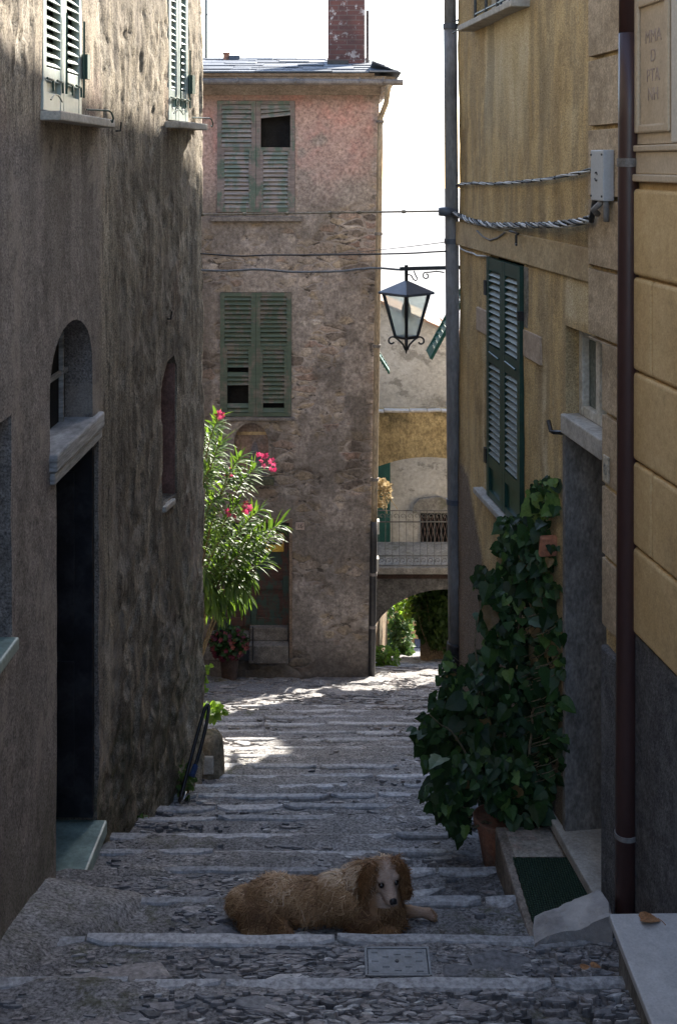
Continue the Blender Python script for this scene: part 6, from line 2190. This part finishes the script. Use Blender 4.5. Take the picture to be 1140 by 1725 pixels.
me.materials.append(t.done(c_, 0.9, t.bump(t.noise(45, 5, 0.65), 0.8, 0.012)))
rk = bpy.data.objects.new('stone', me); COL.objects.link(rk)
tag(rk, 'large rough wedge shaped stone lying between the doormat and the pale slab', 'stone')
mb = MB()
rr = random.Random(2)
vs = []; nlat = 7; nlon = 14
for i in range(nlat + 1):
    a = math.pi * i / nlat
    for k in range(nlon):
        b = 2 * math.pi * k / nlon
        e = 1 + 0.15 * (float(vnoise(i * .8, k * .6, 5)) - .5)
        vs.append((0.955 + 0.075 * math.sin(a) * math.cos(b) * e, 5.22 + 0.06 * math.sin(a) * math.sin(b) * e, -3.36 + 0.07 * math.cos(a) * e))
fs = [(i * nlon + k, i * nlon + (k + 1) % nlon, (i + 1) * nlon + (k + 1) % nlon, (i + 1) * nlon + k) for i in range(nlat) for k in range(nlon)]
mb.add(vs, fs)
tag(mb.build('stone', M['sill_stone'], None, smooth=True, fix=True), 'smooth pale rounded stone tucked behind the rough wedge shaped stone', 'stone')
# pale slab on a wall, near right
bs = thing('slab_bench', 'pale grey stone slab on a low wall in the lower right corner', 'slab', (1.3, 4.3, -3.1))
zs = -2.905
mb = MB(); mb.prism([(1.045, 4.60), (1.315, 4.605), (1.60, 2.4), (1.09, 2.4)], (0, 0, zs - 0.035), (1, 0, 0), (0, 1, 0), (0, 0, 1), 0.035)
mb.build('top', M['slab'], bs, fix=True, bevel=0.006)
mb = MB(); mb.prism([(1.075, 4.57), (1.31, 4.57), (1.59, 2.4), (1.12, 2.4)], (0, 0, -3.5), (1, 0, 0), (0, 1, 0), (0, 0, 1), -zs * 0 + 3.5 + zs - 0.036)
mb.build('base', M['render_grey'], bs, fix=True, bevel=0.01)
# dead leaf on the slab
mb = MB()
c = px(1094, 1540, 4.555); c.z = zs + 0.006
leaf_flat(mb, c + Vector((-0.035, 0.0, 0.0)), Vector((1, -0.1, 0.0)), Vector((0, 0, 1)), 0.075, HEART, 0.5, 0.30, 0.05)
mb.tube([c + Vector((0.03, 0, 0.004)), c + Vector((0.045, -0.015, 0.0)), c + Vector((0.052, -0.03, -0.003))], 0.0015, 5)
tag(mb.build('dead_leaf', M['dead_leaf'], None), 'curled brown dead leaf lying on the pale slab', 'leaf')
# steel inspection cover in the steps
cv = thing('inspection_cover', 'small rectangular patterned steel cover set in the step in front of the dog', 'cover', (0.24, 4.77, gh(0.24, 4.77)))
Zc0, Zc1 = 4.715, 4.865
hc = gh(0.24, 4.79) + 0.022
x0, x1 = 0.118, 0.358
mb = MB()
mb.box(x0, x1, Zc0, Zc1, hc - 0.03, hc)
mb.build('plate', M['plate'], cv, bevel=0.003)
mb = MB()
mb.box(x0 - 0.012, x0 - 0.003, Zc0 - 0.01, Zc1 + 0.01, hc - 0.03, hc + 0.003); mb.box(x1 + 0.003, x1 + 0.012, Zc0 - 0.01, Zc1 + 0.01, hc - 0.03, hc + 0.003)
mb.box(x0 - 0.002, x1 + 0.002, Zc0 - 0.012, Zc0 - 0.003, hc - 0.03, hc + 0.002); mb.box(x0 - 0.002, x1 + 0.002, Zc1 + 0.003, Zc1 + 0.012, hc - 0.03, hc + 0.002)
mb.build('frame', M['plate'], cv)
mb = MB()
for (a, b) in ((.12, .55), (.30, .72), (.30, .32), (.5, .82), (.5, .18), (.68, .72), (.68, .32), (.86, .55), (.12, .15), (.12, .9), (.86, .15), (.86, .9)):
    for k in range(5):
        mb.box(x0 + (x1 - x0) * a + 0.0055 * (k - 2) - 0.0016, x0 + (x1 - x0) * a + 0.0055 * (k - 2) + 0.0016, Zc0 + (Zc1 - Zc0) * b - 0.010, Zc0 + (Zc1 - Zc0) * b + 0.010, hc + 0.0005, hc + 0.0035)
mb.build('tread_pattern', M['plate'], cv)
mb = MB(); mb.tube([(x0 + (x1 - x0) * .49, (Zc0 + Zc1) / 2, hc + 0.0005), (x0 + (x1 - x0) * .49, (Zc0 + Zc1) / 2, hc + 0.003)], 0.008, 12); mb.build('keyhole', M['ink'], cv)
# little terracotta wall pot beside the doorway
mb = MB(); p = wr(939, 925, 0.05)
mb.obox(p + Vector((-0.045, 0.03, -0.05)), (0.085, -0.02, 0.012), (0.0, 0.05, 0.0), (0.01, 0, 0.10))
tag(mb.build('roof_tile', M['terracotta'], None, bevel=0.008), 'broken orange tile fixed to the wall beside the ivy', 'tile')
# fallen leaves
rr = random.Random(60)
nleaf = 0
for (x, y, Z, lab) in ((370, 1281, 9.3, 'brown fallen leaf in the sun by the foot of the stone post'), (980, 1625, 4.72, 'brown fallen leaf among the shards below the rough stone'), (995, 1612, 4.74, 'russet fallen leaf beside the low wall of the pale slab')):
    mb = MB(); X = (x - CX) / FPX * Z
    leaf_flat(mb, Vector((X, Z, gh(X, Z) + 0.03)), Vector((1, rr.gauss(0, .5), 0)), Vector((0, 0, 1)), 0.04, HEART, 0.5, 0.35, 0.1)
    tag(mb.build('dead_leaf', M['dead_leaf'], None), lab, 'leaf')

# ------------------------------------------------------------------ the dog
def capsule(bm, a, b, ra, rb, n=14):
    """tapered capsule of stacked rings"""
    a, b = Vector(a), Vector(b)
    d = b - a; L = d.length
    d = d / L if L > 1e-6 else Vector((0, 0, 1))
    u = d.orthogonal().normalized(); v = d.cross(u)
    rings = []
    for k in range(1, 6):
        t = math.pi / 2 * (1 - k / 5)
        rings.append((a - d * ra * math.sin(t), ra * math.cos(t)))
    for k in range(1, 5):
        rings.append((a + d * L * k / 5, ra + (rb - ra) * k / 5))
    for k in range(0, 5):
        t = math.pi / 2 * k / 5
        rings.append((b + d * rb * math.sin(t), rb * math.cos(t)))
    V = []
    for c, r in rings:
        V.append([bm.verts.new(c + u * (r * math.cos(2 * math.pi * i / n)) + v * (r * math.sin(2 * math.pi * i / n))) for i in range(n)])
    for p, q in zip(V[:-1], V[1:]):
        for i in range(n):
            bm.faces.new((p[i], p[(i + 1) % n], q[(i + 1) % n], q[i]))
    bm.faces.new(list(reversed(V[0]))); bm.faces.new(V[-1])


def ellipsoid(bm, c, ax, R=None, n=18, m=12):
    R = R or Matrix.Identity(3)
    c = Vector(c)
    V = []
    for i in range(1, m):
        t = math.pi * i / m
        V.append([bm.verts.new(c + R @ Vector((ax[0] * math.sin(t) * math.cos(2 * math.pi * k / n), ax[1] * math.sin(t) * math.sin(2 * math.pi * k / n), ax[2] * math.cos(t)))) for k in range(n)])
    top = bm.verts.new(c + R @ Vector((0, 0, ax[2]))); bot = bm.verts.new(c - R @ Vector((0, 0, ax[2])))
    for p, q in zip(V[:-1], V[1:]):
        for k in range(n):
            bm.faces.new((p[k], q[k], q[(k + 1) % n], p[(k + 1) % n]))
    for k in range(n):
        bm.faces.new((top, V[0][k], V[0][(k + 1) % n])); bm.faces.new((bot, V[-1][(k + 1) % n], V[-1][k]))


def fused(name, build, mat, parent, voxel=0.009, smooth=8):
    """several solids remeshed into one continuous skin"""
    bm = bmesh.new(); build(bm)
    bmesh.ops.recalc_face_normals(bm, faces=bm.faces)
    me = bpy.data.meshes.new(name); bm.to_mesh(me); bm.free()
    o = bpy.data.objects.new(name, me); COL.objects.link(o)
    r = o.modifiers.new('r', 'REMESH'); r.mode = 'VOXEL'; r.voxel_size = voxel
    s_ = o.modifiers.new('s', 'SMOOTH'); s_.iterations = smooth; s_.factor = 0.5
    bpy.context.view_layer.update()
    nm = bpy.data.meshes.new_from_object(o.evaluated_get(bpy.context.evaluated_depsgraph_get()))
    o.modifiers.clear(); o.data = nm
    nm.materials.clear(); nm.materials.append(mat)
    nm.polygons.foreach_set('use_smooth', [True] * len(nm.polygons))
    return attach(o, parent)


GD = gh(0, 5.40) + 0.004
YD = 5.40
dog = thing('dog', 'shaggy golden brown dog lying across the steps and looking back at the camera', 'dog', (-0.1, YD, GD))
H = lambda x, y, z: Vector((x, y, GD + z))
# head frame: looks towards the viewer, a little to the right and down
F = Vector((0.30, -0.93, -0.17)).normalized()
Rr = F.cross(Vector((0, 0, 1))).normalized()           # points to the picture's left
Rr = -Rr
U = F.cross(Rr) * -1
if U.z < 0:
    U = -U
HC = H(0.205, 5.335, 0.235)
hp = lambda r, f, u: HC + Rr * r + F * f + U * u


def dog_body(bm):
    R0 = Matrix.Rotation(0, 3, 'Z')
    ellipsoid(bm, H(-0.40, YD + 0.0, 0.070), (0.105, 0.095, 0.062))          # rump
    ellipsoid(bm, H(-0.28, YD + 0.0, 0.084), (0.145, 0.115, 0.090))
    ellipsoid(bm, H(-0.13, YD, 0.082), (0.23, 0.115, 0.082))                  # loin
    ellipsoid(bm, H(0.05, YD - 0.005, 0.100), (0.19, 0.122, 0.102))            # ribcage
    ellipsoid(bm, H(0.165, YD - 0.01, 0.115), (0.12, 0.12, 0.115))            # shoulders
    capsule(bm, H(0.12, YD, 0.15), HC + Vector((-0.02, 0.035, -0.03)), 0.10, 0.075)   # neck
    capsule(bm, H(0.20, YD - 0.05, 0.12), H(0.24, YD - 0.075, 0.055), 0.085, 0.06)    # breast
    # haunch folded on the near side, hind foot
    ellipsoid(bm, H(-0.34, YD - 0.09, 0.062), (0.105, 0.055, 0.066))
    capsule(bm, H(-0.25, YD - 0.125, 0.04), H(-0.38, YD - 0.125, 0.03), 0.036, 0.03)
    capsule(bm, H(-0.38, YD - 0.125, 0.03), H(-0.22, YD - 0.15, 0.024), 0.028, 0.025)
    # near foreleg folded under, far foreleg stretched to the right
    capsule(bm, H(0.15, YD - 0.10, 0.07), H(0.09, YD - 0.125, 0.034), 0.055, 0.035)
    capsule(bm, H(0.09, YD - 0.125, 0.032), H(0.235, YD - 0.13, 0.027), 0.034, 0.027)
    capsule(bm, H(0.20, YD + 0.0, 0.08), H(0.27, YD + 0.0, 0.045), 0.05, 0.035)
    capsule(bm, H(0.27, YD - 0.01, 0.040), H(0.385, YD - 0.01, 0.030), 0.030, 0.021)
    ellipsoid(bm, H(0.405, YD - 0.010, 0.026), (0.030, 0.026, 0.024))
    for q in (-0.021, -0.007, 0.007, 0.021):
        ellipsoid(bm, H(0.432 - abs(q) * 0.35, YD - 0.010 + q, 0.017), (0.017, 0.0085, 0.014))
    # head
    ellipsoid(bm, hp(0, -0.008, 0.008), (0.064, 0.068, 0.055), Matrix((Rr, F, U)).transposed())
    capsule(bm, hp(0, 0.03, -0.012), hp(0, 0.100, -0.040), 0.046, 0.029)
    ellipsoid(bm, hp(0, 0.103, -0.038), (0.029, 0.022, 0.024), Matrix((Rr, F, U)).transposed())
    capsule(bm, hp(0, 0.03, -0.05), hp(0, 0.082, -0.062), 0.031, 0.019)        # lower jaw
    for q in (-1, 1):
        ellipsoid(bm, hp(q * 0.036, 0.045, 0.018), (0.020, 0.018, 0.016), Matrix((Rr, F, U)).transposed())   # brows
        ellipsoid(bm, hp(q * 0.034, 0.03, -0.02), (0.026, 0.035, 0.028), Matrix((Rr, F, U)).transposed())    # cheeks


t = NT('dog_coat')
fc = t.attr('face')
nz_ = t.noise(9, 5, 0.6); nf = t.noise(60, 4, 0.6, t.map((1, 1, 3)))
coat = t.ramp(nz_, (0.3, (0.15, 0.08, 0.042)), (0.55, (0.26, 0.15, 0.08)), (0.8, (0.38, 0.245, 0.145)))
face = t.ramp(nf, (0.25, (0.34, 0.235, 0.18)), (0.75, (0.52, 0.39, 0.31)))
coat = t.mix(fc, coat, face)
coat = t.mix(t.attr('dark'), coat, (0.05, 0.028, 0.02))
M['coat'] = t.done(coat, 0.85, t.bump(nf, 0.5, 0.006), 0.2)
body = fused('body', dog_body, M['coat'], dog, 0.006, 5)
me = body.data
co = np.empty(len(me.vertices) * 3); me.vertices.foreach_get('co', co); co = co.reshape(-1, 3)
loc = co - np.array(HC)
lr = loc @ np.array(Rr); lf_ = loc @ np.array(F); lu = loc @ np.array(U)
head = (lf_ > -0.02) & (np.abs(lr) < 0.085) & (lu > -0.10) & (np.linalg.norm(loc, axis=1) < 0.19)
facev = np.where(head, sstep(-0.01, 0.03, lf_ + 0.45 * lu * (lu > 0)) * sstep(0.064, 0.03, np.abs(lr)), 0)
facev = np.maximum(facev, 0.55 * sstep(0.30, 0.36, co[:, 0]))
darkv = np.zeros(len(co))
for q in (-1, 1):
    darkv = np.maximum(darkv, 0.9 * np.exp(-(((lr - q * 0.034) / 0.017) ** 2 + ((lu - 0.005) / 0.014) ** 2)) * head * (lf_ > 0.02))
darkv = np.maximum(darkv, 0.8 * head * (lf_ > 0.06) * np.exp(-((lu + 0.062) / 0.004) ** 2) * (np.abs(lr) < 0.03))
for nme, arr in (('face', facev), ('dark', darkv)):
    at = me.attributes.new(nme, 'FLOAT', 'POINT'); at.data.foreach_set('value', arr.astype(np.float32))
eye_m = simple('dark_dog_eye', (0.006, 0.004, 0.003), (0.012, 0.008, 0.006), 5, 0.08, 0.0, spec=0.7)
nose_m = simple('black_dog_nose', (0.008, 0.007, 0.008), (0.016, 0.013, 0.014), 20, 0.35, 0.4, 120, spec=0.5)
HR = Matrix((Rr, F, U)).transposed()
for q in (-1, 1):
    bm = bmesh.new(); ellipsoid(bm, hp(q * 0.034, 0.060, 0.004), (0.0135, 0.011, 0.0120), HR, 14, 10)
    me2 = bpy.data.meshes.new('eye'); bm.to_mesh(me2); bm.free(); me2.materials.append(eye_m)
    me2.polygons.foreach_set('use_smooth', [True] * len(me2.polygons))
    o = bpy.data.objects.new('eye', me2); COL.objects.link(o); attach(o, dog)
bm = bmesh.new()
ellipsoid(bm, hp(0, 0.122, -0.031), (0.0175, 0.012, 0.0135), HR, 14, 10)
for q in (-1, 1):
    ellipsoid(bm, hp(q * 0.009, 0.128, -0.034), (0.008, 0.007, 0.007), HR, 10, 8)
me2 = bpy.data.meshes.new('nose'); bm.to_mesh(me2); bm.free(); me2.materials.append(nose_m)
me2.polygons.foreach_set('use_smooth', [True] * len(me2.polygons))
o = bpy.data.objects.new('nose', me2); COL.objects.link(o); attach(o, dog)
M['ear'] = simple('russet_ear', (0.10, 0.042, 0.016), (0.18, 0.085, 0.035), 20, 0.9, 0.4, 70)
ears = []
for q in (-1, 1):
    def ear(bm, q=q):
        a = hp(q * 0.054, -0.014, 0.046); b = hp(q * 0.086, -0.004, -0.008); c = hp(q * 0.094, 0.010, -0.075)
        capsule(bm, a, b, 0.022, 0.030, 10); capsule(bm, b, c, 0.030, 0.028, 10)
    ears.append(fused('ear', ear, M['ear'], dog, 0.006, 4))


def fur(name, src, n, Lr, flow, mat, keep=None, width=0.003, lift=0.25, seed=1, curl=0.0, tintf=None):
    """coat of tapered hair locks lying along the flow"""
    rg = np.random.default_rng(seed); rr = random.Random(seed)
    me = src.data
    me.calc_loop_triangles()
    T = np.array([tuple(t.vertices) for t in me.loop_triangles])
    V = np.empty(len(me.vertices) * 3); me.vertices.foreach_get('co', V); V = V.reshape(-1, 3)
    A, B, C = V[T[:, 0]], V[T[:, 1]], V[T[:, 2]]
    cr = np.cross(B - A, C - A); ar = np.linalg.norm(cr, axis=1)
    idx = rg.choice(len(T), n, p=ar / ar.sum())
    r1 = np.sqrt(rg.random(n)); r2 = rg.random(n)
    P = A[idx] * (1 - r1)[:, None] + B[idx] * (r1 * (1 - r2))[:, None] + C[idx] * (r1 * r2)[:, None]
    N = cr[idx] / ar[idx][:, None]
    if keep is not None:
        k = keep(P, N, rg); P, N = P[k], N[k]
    cl = np.stack([fbm(P[:, 0] * 22 + k * 7, P[:, 2] * 22 + P[:, 1] * 13, 2, 90 + k) - 0.5 for k in range(3)], 1)
    FL = flow(P, N) + rg.normal(0, 0.18, P.shape) + 1.6 * cl
    Tn = FL - N * (FL * N).sum(1)[:, None]
    Tn /= np.linalg.norm(Tn, axis=1)[:, None] + 1e-9
    Sd = np.cross(Tn, N)
    L = rg.uniform(Lr[0], Lr[1], len(P))
    if Lr[1] > 0.07:
        L = L * np.where(P[:, 0] > 0.275, 0.28, np.where(P[:, 0] < -0.40, 0.7, 1.0))      # short hair on the stretched paw and the rump
    tint = tintf(P, rg) if tintf else np.clip(rg.normal(0.5, 0.2, len(P)), 0, 1)
    verts = []; tv = []
    m = len(P)
    ph = rg.uniform(0, 6, m)
    rows = []
    for i, t in enumerate((0.0, 0.35, 0.7, 1.0)):
        wob = (np.sin(ph + t * 5) * curl * t)[:, None] * Sd
        c = P - N * 0.004 + Tn * (L * t)[:, None] + N * (lift * L * (t - 0.75 * t * t))[:, None] + wob * L[:, None]
        c[:, 2] = np.maximum(c[:, 2], GD - 0.004)
        w = width * (1, 0.95, 0.6, 0.05)[i]
        rows.append(c - Sd * w); rows.append(c + Sd * w)
    VV = np.stack(rows, 1).reshape(-1, 3)
    faces = []
    for k in range(m):
        b = k * 8
        faces += [(b, b + 1, b + 3, b + 2), (b + 2, b + 3, b + 5, b + 4), (b + 4, b + 5, b + 7, b + 6)]
    o = mesh_obj(name, [tuple(v) for v in VV], faces, mat, None, True, {'tint': np.repeat(tint, 8)})
    return o


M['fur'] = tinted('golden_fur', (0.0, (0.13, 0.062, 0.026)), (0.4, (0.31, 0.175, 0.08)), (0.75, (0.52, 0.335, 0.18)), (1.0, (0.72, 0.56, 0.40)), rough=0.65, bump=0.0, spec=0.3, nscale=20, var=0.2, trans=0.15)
M['ear_fur'] = tinted('russet_fur', (0.0, (0.10, 0.042, 0.016)), (0.5, (0.24, 0.115, 0.045)), (1.0, (0.42, 0.24, 0.115)), rough=0.65, bump=0.0, spec=0.3, nscale=20, var=0.2, trans=0.15)


def flow_body(P, N):
    f = np.zeros_like(P); f[:, 0] = -0.75; f[:, 2] = -0.75
    front = sstep(0.10, 0.22, P[:, 0])
    f[:, 0] += 0.8 * front; f[:, 2] -= 0.3 * front
    leg = (P[:, 0] > 0.27)
    f[leg] = np.array([0.9, 0, -0.4])
    return f


def keep_body(P, N, rg):
    d = P - np.array(HC)
    a = d @ np.array(F); u = d @ np.array(U); r = np.abs(d @ np.array(Rr))
    headm = (a > -0.005 - 0.4 * np.maximum(u, 0)) & (r < 0.08) & (u > -0.085) & (np.linalg.norm(d, axis=1) < 0.2)
    return ~headm & (P[:, 2] > GD + 0.004)


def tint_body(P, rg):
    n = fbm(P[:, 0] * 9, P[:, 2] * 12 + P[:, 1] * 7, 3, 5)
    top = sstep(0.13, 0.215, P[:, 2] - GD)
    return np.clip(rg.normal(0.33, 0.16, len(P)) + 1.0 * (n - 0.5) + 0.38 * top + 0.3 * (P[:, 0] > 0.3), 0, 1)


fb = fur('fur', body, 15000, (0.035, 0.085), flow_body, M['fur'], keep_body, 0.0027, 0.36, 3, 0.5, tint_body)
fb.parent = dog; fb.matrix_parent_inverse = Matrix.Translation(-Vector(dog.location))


def keep_head(P, N, rg):
    return ~keep_body(P, N, rg) & (P[:, 2] > GD + 0.05) & (np.linalg.norm(P - np.array(hp(0, 0.122, -0.031)), axis=1) > 0.02) & \
        (np.minimum(np.linalg.norm(P - np.array(hp(0.034, 0.060, 0.004)), axis=1), np.linalg.norm(P - np.array(hp(-0.034, 0.060, 0.004)), axis=1)) > 0.021)


def tint_face(P, rg):
    d = P - np.array(HC)
    r = np.abs(d @ np.array(Rr)); a = d @ np.array(F); u = d @ np.array(U)
    return np.clip(rg.normal(0.45, 0.18, len(P)) + 0.3 * sstep(0.02, 0.0, r) - 0.85 * sstep(0.022, 0.055, r) - 0.35 * sstep(-0.04, -0.07, u) + 0.1 * sstep(0.0, 0.05, u), 0, 1)


M['face_fur'] = tinted('pale_face_fur', (0.0, (0.20, 0.105, 0.055)), (0.5, (0.40, 0.27, 0.185)), (1.0, (0.58, 0.45, 0.35)), rough=0.7, bump=0.0, spec=0.2, nscale=20, var=0.15, trans=0.1)
ff = fur('fur', body, 30000, (0.008, 0.016), lambda P, N: -np.array(F)[None, :] * 0.8 + np.array(U)[None, :] * 0.25 + 0 * P, M['face_fur'], keep_head, 0.0011, 0.2, 5, 0.0, tint_face)
ff.parent = dog; ff.matrix_parent_inverse = Matrix.Translation(-Vector(dog.location))
def keep_crown(P, N, rg):
    d = P - np.array(HC)
    r = np.abs(d @ np.array(Rr)); a = d @ np.array(F); u = d @ np.array(U)
    return ((u > 0.028) & (a < 0.035) | (r > 0.05) & (a < 0.05)) & (u > -0.07) & (np.linalg.norm(d, axis=1) < 0.12)


fc_ = fur('fur', body, 30000, (0.018, 0.036), lambda P, N: -np.array(F)[None, :] * 0.6 + np.sign((P - np.array(HC)) @ np.array(Rr))[:, None] * np.array(Rr)[None, :] * 0.6 + 0 * P, M['face_fur'], keep_crown, 0.0013, 0.55, 11, 0.4, lambda P, rg: np.clip(rg.normal(0.45, 0.2, len(P)) - 0.5 * sstep(0.03, 0.055, np.abs((P - np.array(HC)) @ np.array(Rr))), 0, 1))
fc_.parent = dog; fc_.matrix_parent_inverse = Matrix.Translation(-Vector(dog.location))
for q, e in zip((-1, 1), ears):
    ef = fur('fur', e, 2000, (0.03, 0.06), lambda P, N: np.array([0.0, -0.1, -1.0])[None, :] + 0 * P, M['ear_fur'], None, 0.0022, 0.5, 7 + q, 0.6)
    ef.parent = e
